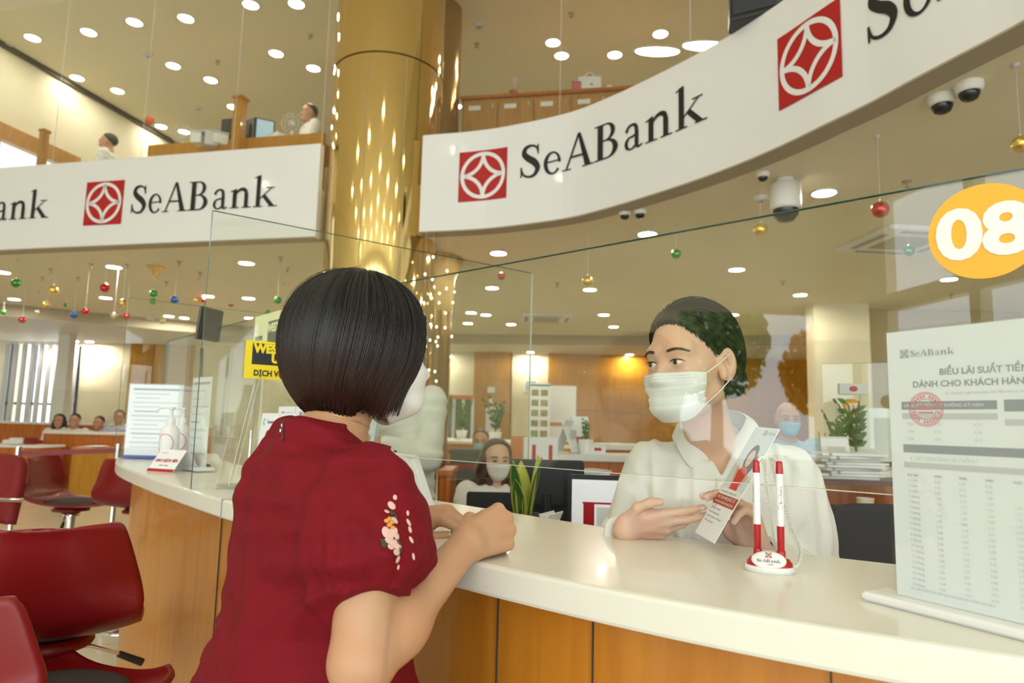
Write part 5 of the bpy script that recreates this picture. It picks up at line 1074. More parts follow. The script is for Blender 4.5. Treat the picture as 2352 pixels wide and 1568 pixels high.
desk('wood_end_counter', 'orange wood counter end behind the standing man', 1005, 1040, 1080, 4.3, .5, 'woodd', 'woodd', zt=.98)
p = W(1195, 1000, 5.2); boxthing('orange_binder', 'tall orange binder standing behind the woman with wavy hair', 'binder', [('body', mat('binder_orange', (.65, .22, .05), .5), (0, 0, .18), (.14, .25, .36), .004), ('ring_hole', 'chrome', (0, -.126, .1), (.03, .003, .03), 0)], (p.x, 5.3, zc - .02 if False else W(0, 1075, 4.6).z - .08))
boxthing('binder_shelf', 'narrow dark shelf carrying the orange binder', 'shelf', [('body', 'blackp', (0, 0, .47), (.24, .3, .94), .003), ('top', 'blackp', (0, 0, (W(0, 1075, 4.6).z - .08 + .94) / 2), (.25, .32, abs(W(0, 1075, 4.6).z - .08 - .94) + .002), 0)], (p.x, 5.3, 0))
# low desk things before the seated woman
p = W(1160, 1168, 3.3); monitor((p.x, 3.25, .66), math.pi, 'low black monitor back before the seated woman', None, .36, .2, .1)
desk('clerk_desk', 'dark desk at which the woman with wavy hair sits', 1000, 1210, 1250, 3.1, .6, 'blackp', 'blackp', zt=.66)
# ------------------------------------------------------------------ trees outside, seen mirrored in the glass
def tree(x, y, h, label, seed, crown, m):
    rnd = random.Random(seed); t = thing('street_tree', label, 'tree', (x, y, 0)); mb = MB()
    mb.tube([(x, y, 0), (x + .1, y, h * .4), (x - .15, y + .1, h * .8)], [.16, .12, .06], 10)
    for k in range(5): a_ = rnd.uniform(0, 6.28); mb.tube([(x, y, h * .45), (x + math.cos(a_) * crown * .5, y + math.sin(a_) * crown * .5, h * .7), (x + math.cos(a_) * crown * .8, y + math.sin(a_) * crown * .8, h * .9)], [.07, .04, .02], 6)
    mb.obj('trunk', mat('bark', (.12, .08, .05), .9), t); mb = MB()
    for k in range(2600):
        a_ = rnd.uniform(0, 6.28); r = crown * rnd.random() ** .5; zz = h * .75 + rnd.uniform(-1, 1) * h * .32 * (1 - (r / crown) ** 2) ** .5; c_ = Vector((x + r * math.cos(a_), y + r * math.sin(a_), zz)); n_ = Vector((rnd.gauss(0, 1), rnd.gauss(0, 1), rnd.gauss(0, 1))).normalized(); u_ = n_.orthogonal().normalized() * .10; v_ = n_.cross(u_).normalized() * .06
        mb.add([c_ - u_, c_ - v_, c_ + u_, c_ + v_], [(0, 1, 2, 3)])
    mb.obj('foliage', m, t)
LF = mat('street_leaf', (.22, .42, .05), .6); LY = mat('street_leaf_yellow', (.90, .50, .04), .6)
tree(-12.6, -4.4, 4.2, 'green street tree outside the side window, mirrored in the screen', 31, 1.1, LF); tree(-12.4, -6.9, 3.4, 'yellow leaved street tree outside the side window', 32, 1.0, LY)
mb = MB(); mb.box((-19, 0, -.06), (16.5, 40, .1)); struct(mb, 'ground_outside', mat('pavement', (.35, .34, .32), .9))
# ------------------------------------------------------------------ smooth organic shapes from distance fields
f32 = np.float32
def A_(v): return np.array(tuple(v), dtype=f32)
def smin(a, b, k):
    if k <= 0: return np.minimum(a, b)
    h = np.maximum(k - np.abs(a - b), 0) / k; return np.minimum(a, b) - h * h * k * .25
def smax(a, b, k): return -smin(-a, -b, k)
def cap(P, a, b, ra, rb):
    a = A_(a); b = A_(b); ab = b - a; t = np.clip(((P - a) @ ab) / max(float(ab @ ab), 1e-9), 0, 1)
    return np.linalg.norm(P - a - t[:, None] * ab, axis=1) - (ra + (rb - ra) * t)
def ell(P, c, r, R=None):
    q = P - A_(c)
    if R is not None: q = q @ R
    r = A_(r); k0 = np.linalg.norm(q / r, axis=1); k1 = np.linalg.norm(q / (r * r), axis=1); return k0 * (k0 - 1) / np.maximum(k1, 1e-6)
class Fr:
    """local frame: x right of the figure, y forward, z up"""
    def __init__(s, o, f, up=(0, 0, 1), sc=1.0):
        s.o = A_(o); f = Vector(f); up = Vector(up).normalized(); f = (f - up * f.dot(up)).normalized(); x = f.cross(up)
        s.R = np.array([tuple(x), tuple(f), tuple(up)], dtype=f32).T * 1.0; s.sc = sc      # columns = axes
    def w(s, x, y, z): return s.o + s.R @ (np.array([x, y, z], dtype=f32) * s.sc)
    def l(s, P): return ((P - s.o) @ s.R) / s.sc
    def d(s, x, y, z): return s.R @ np.array([x, y, z], dtype=f32)
def column(L, prof, k=1):
    """L local points; prof rows (z, halfwidth, halfdepth, ycentre)"""
    p = np.array(sorted(prof), dtype=f32); z = L[:, 2]
    a = np.interp(z, p[:, 0], p[:, 1]); b = np.interp(z, p[:, 0], p[:, 2]); c = np.interp(z, p[:, 0], p[:, 3])
    e = np.sqrt((L[:, 0] / a) ** 2 + ((L[:, 1] - c) / b) ** 2); d = (e - 1) * np.minimum(a, b) * .95
    return smax(d, smax(z - p[-1, 0], p[0, 0] - z, .0), .02).astype(f32)
def nets(fn, lo, hi, h, relax=1):
    lo = np.array(lo, dtype=f32); hi = np.array(hi, dtype=f32); nb = np.maximum(1, np.ceil((hi - lo) / (8 * h)).astype(int)); B = 8
    ax = [lo[i] + (np.arange(nb[i]) + .5) * B * h - h * .5 for i in range(3)]
    g = np.stack(np.meshgrid(*ax, indexing='ij'), -1).reshape(-1, 3).astype(f32); dc = fn(g)
    Fd = np.repeat(np.repeat(np.repeat(dc.reshape(nb), B, 0), B, 1), B, 2).astype(f32)
    act = np.nonzero(np.abs(dc) < 11 * h + .004)[0]; off = np.stack(np.meshgrid(*[np.arange(B)] * 3, indexing='ij'), -1).reshape(-1, 3)
    for s in range(0, len(act), 600):
        ids = act[s:s + 600]; bi = np.stack(np.unravel_index(ids, nb), -1); ijk = (bi[:, None, :] * B + off[None]).reshape(-1, 3)
        d = fn((lo + ijk * h).astype(f32)); Fd[ijk[:, 0], ijk[:, 1], ijk[:, 2]] = d
    S = Fd < 0; c = [slice(None, -1), slice(1, None)]; cnt = sum(S[c[i], c[j], c[k]].astype(np.int8) for i in (0, 1) for j in (0, 1) for k in (0, 1))
    m = (cnt > 0) & (cnt < 8); I = np.stack(np.nonzero(m), -1); idx = np.full(m.shape, -1, dtype=np.int64); idx[m] = np.arange(len(I))
    acc = np.zeros((len(I), 3)); n = np.zeros(len(I)); cor = [(i, j, k) for i in (0, 1) for j in (0, 1) for k in (0, 1)]
    V = {q: Fd[I[:, 0] + q[0], I[:, 1] + q[1], I[:, 2] + q[2]] for q in cor}
    for a in cor:
        for b in cor:
            if sum(b) == sum(a) + 1 and all(y >= x for x, y in zip(a, b)):
                va, vb = V[a], V[b]; x = (va < 0) != (vb < 0); t = np.where(x, va / np.where(x, va - vb, 1), 0); A = np.array(a); D_ = np.array(b) - A
                acc[x] += A + t[x, None] * D_; n[x] += 1
    P = lo + (I + acc / np.maximum(n, 1)[:, None]) * h; F_ = []
    for axis in range(3):
        s0 = [slice(None)] * 3; s1 = [slice(None)] * 3; s0[axis] = slice(None, -1); s1[axis] = slice(1, None)
        a, b = S[tuple(s0)], S[tuple(s1)]; x = np.stack(np.nonzero(a != b), -1); u, v = (axis + 1) % 3, (axis + 2) % 3
        lim = np.array(m.shape); ok = (x[:, u] > 0) & (x[:, v] > 0) & (x[:, u] < lim[u]) & (x[:, v] < lim[v]) & (x[:, axis] < lim[axis]); x = x[ok]
        if not len(x): continue
        ins = a[x[:, 0], x[:, 1], x[:, 2]]; q = []
        for du, dv in ((1, 1), (0, 1), (0, 0), (1, 0)):
            y = x.copy(); y[:, u] -= du; y[:, v] -= dv; q.append(idx[y[:, 0], y[:, 1], y[:, 2]])
        q = np.stack(q, -1); q[~ins] = q[~ins][:, ::-1]; q = q[(q >= 0).all(1)]; F_.append(q)
    F_ = np.concatenate(F_)
    for _ in range(relax):                                # light smoothing
        s = np.zeros_like(P); c_ = np.zeros(len(P))
        for i in range(4):
            np.add.at(s, F_[:, i], P[F_[:, (i + 1) % 4]]); np.add.at(c_, F_[:, i], 1); np.add.at(s, F_[:, i], P[F_[:, (i - 1) % 4]]); np.add.at(c_, F_[:, i], 1)
        P = np.where(c_[:, None] > 0, P * .5 + .5 * s / np.maximum(c_, 1)[:, None], P)
    return P, F_
def npobj(name, pieces, m, parent):
    vs = []; fs = []; o = 0
    for P, F_ in pieces: vs.append(P); fs.append(F_ + o); o += len(P)
    P = np.concatenate(vs).astype(f32); Q = np.concatenate(fs).astype(np.int32); k = Q.shape[1]
    me = D.meshes.new(name); me.vertices.add(len(P)); me.vertices.foreach_set('co', P.ravel()); me.loops.add(Q.size); me.loops.foreach_set('vertex_index', Q.ravel())
    me.polygons.add(len(Q)); me.polygons.foreach_set('loop_start', np.arange(0, Q.size, k, dtype=np.int32)); me.polygons.foreach_set('use_smooth', np.ones(len(Q), dtype=bool)); me.update(calc_edges=True); me.validate()
    me.materials.append(m); ob = D.objects.new(name, me); COL.objects.link(ob); attach(ob, parent); return ob
def grad(fn, P, e=.0015):
    g = np.stack([fn(P + A_(d) * e) - fn(P - A_(d) * e) for d in ((1, 0, 0), (0, 1, 0), (0, 0, 1))], -1); return g / np.maximum(np.linalg.norm(g, axis=1), 1e-6)[:, None]
def strands(fn, P, vel, steps, ds, off, r, stop=None, tip=.35, root=.6, free=None, curl=None):
    """grow thin hairs over the surface of fn; vel(P, i) gives the wanted direction"""
    P = P.astype(f32); n = len(P); path = []; alive = np.ones(n, bool); rnd = np.random.rand(n)
    for i in range(steps):
        g = grad(fn, P); fm = free(P) if (free is not None and i > 0) else np.zeros(n, bool); P = np.where((fm | ~alive)[:, None], P, P - g * (fn(P) - off)[:, None]); path.append(P.copy()); v = vel(P, i); v = v - g * (v * g).sum(1)[:, None]; v /= np.maximum(np.linalg.norm(v, axis=1), 1e-6)[:, None]
        if i > 0: v = np.where(fm[:, None], lastv * .87 + A_((0, 0, -.15)) + (curl(P) if curl is not None else 0), v); v /= np.maximum(np.linalg.norm(v, axis=1), 1e-6)[:, None]
        lastv = v
        if stop is not None: alive &= ~stop(P, rnd)
        P = np.where(alive[:, None], P + v * ds, P + v * 1e-6)
    path = np.stack(path, 1); t = np.gradient(path, axis=1) + 1e-7; t /= np.linalg.norm(t, axis=2)[..., None]; g = grad(fn, path.reshape(-1, 3).astype(f32)).reshape(path.shape)
    b = np.cross(t, g); b /= np.maximum(np.linalg.norm(b, axis=2), 1e-6)[..., None]; w_ = r * np.interp(np.arange(steps), [0, steps * .15, steps * .8, steps - 1], [root, 1, 1, tip])[None, :, None]
    V = np.stack([path + b * w_, path + g * w_, path - b * w_], 2).reshape(-1, 3)
    base = (np.arange(n)[:, None] * steps + np.arange(steps - 1)[None]).reshape(-1) * 3; Fq = []
    for k in range(3):
        k2 = (k + 1) % 3; Fq.append(np.stack([base + k, base + k2, base + 3 + k2, base + 3 + k], -1))
    return V, np.concatenate(Fq)
# --- materials for people
def skinmat(name, c, c2=None):
    m, N, L, b = newmat(name); b.inputs['Roughness'].default_value = .42; b.inputs['Subsurface Weight'].default_value = .18; b.inputs['Subsurface Scale'].default_value = .008; b.inputs['Subsurface Radius'].default_value = (1, .35, .18)
    b.inputs['Specular IOR Level'].default_value = .4
    tc = N.new('ShaderNodeTexCoord'); n = N.new('ShaderNodeTexNoise'); n.inputs['Scale'].default_value = 18; n.inputs['Detail'].default_value = 4; L.new(tc.outputs['Object'], n.inputs[0])
    cr = N.new('ShaderNodeValToRGB'); cr.color_ramp.elements[0].position = .3; cr.color_ramp.elements[1].position = .75; cr.color_ramp.elements[0].color = c + (1,); c2 = c2 or (c[0] * 1.03, c[1] * .86, c[2] * .80); cr.color_ramp.elements[1].color = c2 + (1,)
    L.new(n.outputs[0], cr.inputs[0]); L.new(cr.outputs[0], b.inputs['Base Color'])
    n2 = N.new('ShaderNodeTexNoise'); n2.inputs['Scale'].default_value = 420; L.new(tc.outputs['Object'], n2.inputs[0]); bp = N.new('ShaderNodeBump'); bp.inputs['Strength'].default_value = .12; bp.inputs['Distance'].default_value = .001; L.new(n2.outputs[0], bp.inputs['Height']); L.new(bp.outputs[0], b.inputs['Normal'])
    return m
SK1 = skinmat('warm_skin', (.56, .335, .195)); SK2 = skinmat('light_skin', (.74, .49, .36)); SK3 = skinmat('tan_skin', (.50, .29, .18))
def hairmat(name, c1, c2, z0, z1, rough=.36):
    m, N, L, b = newmat(name); b.inputs['Roughness'].default_value = rough; b.inputs['Specular IOR Level'].default_value = .45
    ge = N.new('ShaderNodeTexCoord'); sp = N.new('ShaderNodeSeparateXYZ'); L.new(ge.outputs['Object'], sp.inputs[0]); r = N.new('ShaderNodeMapRange'); r.inputs['From Min'].default_value = z0; r.inputs['From Max'].default_value = z1; L.new(sp.outputs[2], r.inputs[0])
    cr = N.new('ShaderNodeValToRGB'); cr.color_ramp.elements[0].color = c2 + (1,); cr.color_ramp.elements[1].color = c1 + (1,); L.new(r.outputs[0], cr.inputs[0]); L.new(cr.outputs[0], b.inputs['Base Color'])
    n2 = N.new('ShaderNodeTexNoise'); n2.inputs['Scale'].default_value = 60; mp = N.new('ShaderNodeMapping'); mp.inputs['Scale'].default_value = (20, 20, 1); L.new(ge.outputs['Object'], mp.inputs[0]); L.new(mp.outputs[0], n2.inputs[0]); bp = N.new('ShaderNodeBump'); bp.inputs['Strength'].default_value = .35; bp.inputs['Distance'].default_value = .002; L.new(n2.outputs[0], bp.inputs['Height']); L.new(bp.outputs[0], b.inputs['Normal'])
    return m
def clothmat(name, c, bscale=900, rough=.8, bump=.25, var=.06):
    m = mat(name, c, rough, bump=bump, bscale=bscale, var=var, vscale=14, spec=.3); return m
# --- head
def head_fn(fr, eyes=True):
    def fn(P):
        L = fr.l(P); Lm = L.copy(); Lm[:, 0] = np.abs(L[:, 0])          # symmetric
        d = ell(L, (0, -.016, .034), (.074, .093, .084))
        d = smin(d, ell(L, (0, .018, -.028), (.060, .064, .078)), .03)
        d = smin(d, ell(Lm, (.040, .040, -.030), (.026, .030, .030)), .02)       # cheekbones
        d = smin(d, cap(Lm, (.0, .060, -.088), (.018, .052, -.086), .020, .018), .022)       # chin
        d = smin(d, cap(Lm, (.052, -.004, -.060), (.020, .045, -.090), .014, .014), .03)     # jaw
        d = smin(d, cap(Lm, (.020, .071, .022), (.046, .060, .024), .009, .009), .020)       # brow ridge
        if eyes:
            d = smax(d, -ell(Lm, (.032, .096, -.001), (.019, .018, .013)), .012)
            d = smin(d, ell(Lm, (.0315, .0665, -.001), (.0150, .0138, .0135)), .004)
            d = smax(d, -ell(Lm, (.0318, .083, -.0010), (.0146, .014, .0047)), .0012)
        d = smin(d, cap(L, (0, .072, .012), (0, .094, -.032), .0065, .0085), .012)           # nose
        d = smin(d, ell(Lm, (.011, .087, -.036), (.009, .009, .007)), .006)
        # ears
        q = ell(Lm, (.0775, -.014, -.006), (.0085, .020, .033), np.array([[.93, .36, 0], [-.36, .93, 0], [0, 0, 1]], dtype=f32).T)
        q = smax(q, -ell(Lm, (.087, -.009, -.002), (.010, .0125, .022)), .003)
        q = smin(q, cap(Lm, (.078, -.004, -.018), (.077, -.002, -.030), .005, .006), .006)
        q = smin(q, cap(Lm, (.0815, -.008, .012), (.0825, -.018, -.006), .0026, .0024), .003)
        d = smin(d, q, .006)
        return d.astype(f32)
    return fn
def hand_fn(O, Dv, Nv, side, curls, sc=.92, thumb=None, spread=(-.10, -.02, .05, .13)):
    """curls: 4 x (c1, c2, c3) from index to little finger, radians; returns fn and list of finger tips"""
    Dv = Vector(Dv).normalized(); Nv = Vector(Nv); Nv = (Nv - Dv * Nv.dot(Dv)).normalized(); T = Nv.cross(Dv) if side == 'R' else Dv.cross(Nv)
    o = Vector(O); g = lambda x, y, z: o + (T * x + Dv * y + Nv * z) * sc
    kn = [(.027, .084, .002), (.009, .089, .005), (-.010, .085, .003), (-.028, .075, -.003)]; ln = [(.040, .024, .021), (.045, .027, .022), (.041, .025, .022), (.031, .019, .019)]; rd = [.0090, .0092, .0088, .0078]
    fing = []; tips = []
    for k in range(4):
        base = g(*kn[k]); ang = 0; pts = [base]; sp = spread[k]; side_v = (T * -math.sin(sp)) ; dirs = []
        for j in range(3):
            ang += curls[k][j]; d = (Dv * math.cos(ang) * math.cos(sp) + side_v * math.cos(ang) - Nv * math.sin(ang)).normalized(); pts.append(pts[-1] + d * ln[k][j] * sc); dirs.append(d)
        fing.append((pts, rd[k] * sc)); up = (Nv * math.cos(ang) + Dv * math.sin(ang)); tips.append((pts[-1], dirs[-1], up, rd[k] * sc))
    th = thumb or [(.020, .014, -.006), (.042, .044, -.014), (.052, .074, -.018), (.050, .098, -.022)]
    tp = [g(*p) for p in th]; dl = (tp[3] - tp[2]).normalized(); upn = (T * .75 + Nv * .65); upn = (upn - dl * upn.dot(dl)).normalized(); tips.append((tp[3], dl, upn, .0095 * sc))
    w0 = [g(.013, .0, 0), g(-.013, .0, 0)]; kp = [g(*k) for k in kn]; s = sc
    def fn(P):
        d = cap(P, w0[0], kp[0], .0165 * s, .0115 * s); d = smin(d, cap(P, (w0[0] + w0[1]) / 2, kp[1], .0165 * s, .0120 * s), .008); d = smin(d, cap(P, (w0[0] + w0[1]) / 2, kp[2], .0165 * s, .0115 * s), .008); d = smin(d, cap(P, w0[1], kp[3], .0155 * s, .0105 * s), .008)
        d = smin(d, cap(P, g(.016, .02, -.010), g(.026, .055, -.008), .013 * s, .010 * s), .010)
        out = None
        for pts, r in fing:
            q = smin(cap(P, pts[0], pts[1], r * 1.12, r * .98), smin(cap(P, pts[1], pts[2], r, r * .90), cap(P, pts[2], pts[3], r * .90, r * .74), .002), .002); q = smin(d, q, .005); out = q if out is None else np.minimum(out, q)
        q = smin(cap(P, tp[0], tp[1], .0150 * s, .0115 * s), smin(cap(P, tp[1], tp[2], .0112 * s, .0102 * s), cap(P, tp[2], tp[3], .0102 * s, .0082 * s), .003), .004)
        return smin(out, smin(d, q, .009), .001).astype(f32)
    return fn, tips
NAIL = mat('fingernail', (.80, .52, .44), .22, coat=.5)
def nails(tips, parent, which=range(5)):
    for i in which:
        p, d, up, r = tips[i]; d = Vector(d); up = (Vector(up) - d * Vector(up).dot(d)).normalized(); x = d.cross(up); mb = MB()
        Mx = Matrix((x, d, up)).transposed(); mb.ball(Vector(p) - d * r * .15 + up * r * .42, (r * .62, r * .95, r * .42), 14, M=Mx); mb.obj('fingernail', NAIL, parent)
def mask_mesh(fr, hf, A=1.05, zt=-.024, zb=-.122, off=.003, bulge=.010, pleats=0, nu=40, nv=34, sag=0, name='face_mask', parent=None, m=None, zside=0, neb=3, rim=True):
    th = np.linspace(-A, A, nu + 1); vv = np.linspace(0, 1, nv + 1); TH, V_ = np.meshgrid(th, vv); rel = (TH / A) ** 2
    Zt = zt + zside * rel; Zb = zb + (sag + (.028 if pleats else .045)) * rel ** 1.5; Z = Zt + (Zb - Zt) * V_; rr = np.arange(.150, .02, -.0015)
    R_ = np.full(TH.shape, .05); found = np.zeros(TH.shape, bool)
    for r in rr:
        Lp = np.stack([r * np.sin(TH), r * np.cos(TH) - .0, Z], -1).reshape(-1, 3); d = hf((fr.o + (Lp * fr.sc) @ fr.R.T).astype(f32)).reshape(TH.shape); hit = (d < 0) & ~found; R_[hit] = r; found |= hit
    for _ in range(neb):
        Rp = np.pad(R_, 1, mode='edge'); R_ = np.maximum(R_, .5 * (Rp[2:, 1:-1] + Rp[:-2, 1:-1])); R_ = np.maximum(R_, .5 * (Rp[1:-1, 2:] + Rp[1:-1, :-2]))
    for _ in range(6):
        Rp = np.pad(R_, 1, mode='edge'); R_ = .4 * R_ + .15 * (Rp[2:, 1:-1] + Rp[:-2, 1:-1] + Rp[1:-1, 2:] + Rp[1:-1, :-2])
    R_ = R_ - .016 * np.clip((V_ - .72) / .28, 0, 1) ** 2 * (0 if pleats else 1)
    R_ = R_ + off + bulge * np.cos(TH / A * 1.45) * np.sin(np.pi * np.clip(V_ * .9 + .05, 0, 1)) ** .8
    if pleats:
        for c in (.30, .50, .70): s = V_ - c - .05 * (TH / A) ** 2 * (c - .5); R_ += .0028 * np.exp(-np.maximum(s, 0) / .09) * (s > 0) - .0010 * np.exp(-((s + .01) / .03) ** 2)
    Lp = np.stack([R_ * np.sin(TH), R_ * np.cos(TH), Z], -1); Wp = fr.o + (Lp.reshape(-1, 3) * fr.sc) @ fr.R.T; mb = MB(); n = nu + 1
    mb.add([tuple(map(float, p)) for p in Wp], [(j * n + i, j * n + i + 1, (j + 1) * n + i + 1, (j + 1) * n + i) for j in range(nv) for i in range(nu)], True); ob = mb.obj(name, m, parent, solid=.0016)
    G_ = Wp.reshape(nv + 1, nu + 1, 3)
    if rim:
        mb = MB()
        for col in (0, nu): mb.tube([Vector(G_[j, col]) for j in range(nv + 1)], .0014, 6)
        mb.tube([Vector(G_[0, i]) for i in range(nu + 1)], .0011, 6); mb.obj('mask_rim', m, ob)
    return ob, G_
M['maskw'] = mat('mask_white', (.84, .83, .80), .75, bump=.15, bscale=900)
def fold(L, amp, seed=0, s=1.0):
    """cloth creases"""
    r = np.random.RandomState(seed); d = 0
    for k in range(5):
        a = r.normal(size=3) * 22 * s * (1 + .5 * k); b = r.normal(size=3) * 14 * s; ph = r.rand() * 6.28
        w_ = np.sin(L @ a.astype(f32) + ph + 1.8 * np.sin(L @ b.astype(f32) + ph * 2)); d = d + ((.5 + .5 * w_) ** 1.6 - .4) * amp / (1 + .6 * k)
    return d
# ================================================================== the customer
HC = Vector((-.236, 1.10, 1.395)); FC = (.82, .57, .0); hc = Fr(HC, FC, up=(.02, .0, 1))
hcf = head_fn(hc, eyes=True)
NB = A_((-.278, 1.055, 1.235)); tc_ = Fr((-.275, 1.045, 0), FC)
RS, RE, RW = (-.180, .935, 1.190), tuple(W(830, 1522, .868)), (-.062, 1.068, 1.096)
LS, LE, LW = (-.365, 1.19, 1.190), (-.385, 1.285, 1.04), (-.196, 1.325, 1.098)
curlR = [(1.15, 1.35, .8), (1.2, 1.4, .8), (1.2, 1.4, .8), (1.15, 1.4, .8)]
hR, tipsR = hand_fn(Vector(RW) + Vector((.004, .004, .002)), (.62, .72, .20), (.54, -.62, .43), 'R', curlR, 1.0, thumb=[(.020, .014, -.008), (.034, .044, -.024), (.024, .066, -.034), (.006, .080, -.038)])
curlL = [(.60, .95, .5), (.70, 1.0, .5), (.8, 1.0, .5), (.9, 1.0, .5)]
hL, tipsL = hand_fn(Vector(LW) + Vector((.006, -.0, .0)), (.93, -.22, .12), (-.05, -.35, .93), 'L', curlL, .95, thumb=[(.020, .014, -.010), (.044, .040, -.018), (.048, .068, -.022), (.038, .090, -.024)])
torsoC = [(1.26, .042, .042, -.005), (1.235, .07, .052, -.01), (1.20, .115, .07, -.01), (1.14, .14, .09, 0), (1.05, .145, .10, 0), (.95, .13, .09, 0), (.85, .15, .10, 0), (.76, .165, .12, -.01), (.70, .15, .11, -.01)]
def legs(P, fr, z0=.78, sc=1.0):
    d = None
    for s_ in (-1, 1):
        hip = fr.w(s_ * .085, 0, z0 - fr.o[2]); knee = fr.w(s_ * .09, .01, .43 - fr.o[2]); ank = fr.w(s_ * .09, -.01, .085 - fr.o[2]); toe = fr.w(s_ * .10, .12, .035 - fr.o[2])
        q = smin(smin(cap(P, hip, knee, .075, .05), cap(P, knee, ank, .048, .032), .02), cap(P, ank, toe, .032, .026), .02); d = q if d is None else np.minimum(d, q)
    return d
def custbody(P):
    d = smin(hcf(P), cap(P, hc.w(0, -.022, -.06), NB, .047, .050), .02); d = smin(d, column(tc_.l(P), torsoC), .04)
    for s_, e, w_, h in ((RS, RE, RW, hR), (LS, LE, LW, hL)):
        m_ = A_(e) * .72 + A_(w_) * .28
        arm = smin(cap(P, s_, e, .040, .0385), smin(cap(P, e, m_, .0385, .0400), cap(P, m_, w_, .0365, .0235), .03), .012)
        d = smin(d, smin(arm, h(P), .016), .012)
    return smin(d, legs(P, tc_), .04).astype(f32)
cust = thing('person', 'woman with a black bob in a dark red dress leaning on the counter, white mask', 'person', (-.275, 1.045, 0))
pcs = [nets(custbody, (-.46, .79, .905), (-.14, 1.42, 1.30), .0034), nets(custbody, (-.1436, .79, .905), (.07, 1.42, 1.30), .0020), nets(custbody, (-.40, .93, 1.2965), (-.08, 1.26, 1.54), .0028), nets(custbody, (-.50, .80, -.0), (-.02, 1.32, .90), .008)]
bodyC = npobj('body', pcs, SK1, cust)
nails(tipsR, bodyC, (4,)); nails(tipsL, bodyC, (4, 0))
# dress
dressprof = [(1.292, .058, .052, -.018), (1.275, .072, .064, -.016), (1.252, .090, .072, -.014), (1.225, .124, .094, -.010), (1.18, .160, .122, -.003), (1.10, .160, .126, .0), (1.0, .158, .126, -.004), (.90, .190, .146, -.012), (.75, .22, .175, -.02), (.48, .255, .215, -.02)]
def sleeve(P, s_, e, sgn, seed):
    a = A_(s_); ax = A_(e) - a; L_ = float(np.linalg.norm(ax)); ax = ax / L_; t = (P - a) @ ax; rad = P - a - t[:, None] * ax
    u = np.cross(ax, A_((.3, .2, 1))); u /= np.linalg.norm(u); v = np.cross(ax, u); ang = np.arctan2(rad @ v, rad @ u); r = np.linalg.norm(rad, axis=1)
    R_ = np.interp(t, [-.055, -.03, 0, .03, .07, .098, .113, .120, .128], [.015, .045, .058, .066, .0745, .077, .069, .060, .050])
    g = np.interp(t, [.02, .07, .115], [0, .0022, .0045]); R_ = R_ + g * (np.abs(np.sin(ang * 9 + 1.3 * np.sin(ang * 3 + seed))) - .5) + .0035 * np.sin(ang * 3 + t * 40 + seed)
    return np.maximum(r - R_, np.maximum(t - .128, -.055 - t)) * .8
def dress(P):
    L = tc_.l(P); Ls = L.copy(); Ls[:, 2] += .30 * L[:, 1] * np.clip((L[:, 2] - 1.12) / .1, 0, 1) + .024 * np.clip((L[:, 2] - 1.0) / .15, 0, 1); d = column(Ls, dressprof); d = smin(d, sleeve(P, RS, RE, 1, 0), .075); d = smin(d, sleeve(P, LS, LE, -1, 2), .055)
    ang = np.arctan2(L[:, 0], -L[:, 1]); low = np.clip((1.18 - L[:, 2]) / .35, 0, 1)
    d = d - .0055 * low * np.sin(ang * 7 + 3 * np.sin(L[:, 2] * 5) + 1) - .003 * low * np.sin(ang * 13 + 9 * L[:, 2]) - fold(L, .0042, 3, 1.7) * np.clip((L[:, 2] - .7) / .2, .2, 1)
    neck = cap(P, A_(NB) + A_((-.004, 0, -.02)), hc.w(0, -.03, -.04), .0565, .060)
    return smax(d, -neck, .003).astype(f32)
RDm = mat('dark_red_linen', H('#780518')[:3], .75, bump=.5, bscale=1100, var=.10, vscale=22, spec=.25)
dr = npobj('dress', [nets(dress, (-.60, .76, .93), (-.03, 1.42, 1.31), .0032), nets(dress, (-.66, .62, .46), (.05, 1.45, .938), .009)], RDm, cust)
def on_surface(fn, px, py, y0=.6, y1=1.6):
    d = (R3 @ Vector((px - CX, CY - py, -F))); d = d / d.y; t = y0
    for _ in range(200):
        p = A_(CAM + d * t)[None]; s_ = float(fn(p)[0])
        if s_ < .0003: break
        t += max(s_ * .7, .0004)
        if t > y1: return None, None
    p = A_(CAM + d * t)[None]; g = grad(fn, p)[0]; return Vector(p[0]), Vector(g)
# embroidery: blossoms, leaves, small buds
emw = mat('thread_pink', (.80, .52, .44), .7, bump=.4, bscale=900); emo = mat('thread_orange', (.72, .32, .06), .7); emg = mat('thread_green', (.035, .07, .04), .7)
def petal(mb, fn, px, py, rx, ry, ang, n=10):
    p, g = on_surface(fn, px, py)
    if p is None: return
    sx = p.y / F; up = Vector((0, 0, 1)); u = (up - g * up.dot(g)).normalized(); r_ = u.cross(g) * 1.0
    if r_.x < 0: r_ = -r_
    c_, s_ = math.cos(ang), math.sin(ang); vs = [p + g * .0022]
    for k in range(n):
        t_ = 2 * math.pi * k / n; a = rx * sx * math.cos(t_); b = ry * sx * math.sin(t_); vs.append(p + r_ * (a * c_ - b * s_) * 1.25 + u * (a * s_ + b * c_) + g * .0008)
    mb.add(vs, [(0, k + 1, (k + 1) % n + 1) for k in range(n)], True)
e1, e2, e3 = MB(), MB(), MB()
for (x, y, a, b, t_) in [(907,1142,4,6,0),(899,1161,7,11,.2),(888,1175,4,6,.4),(886,1222,8,13,.1),(897,1226,7,12,0),(905,1222,7,11,-.3),(893,1240,9,9,.4),(903,1246,10,8,0),(912,1255,9,10,.3),(897,1256,7,8,0),(910,1268,9,8,.2),(913,1284,5,9,0),(914,1302,3,6,0),(906,1195,6,9,.4),(911,1232,5,8,0)]: petal(e1, dress, x, y, a, b, t_)
for (x, y) in [(888,1196),(895,1191),(894,1205),(902,1212),(900,1199)]: petal(e2, dress, x, y, 5, 5, 0)
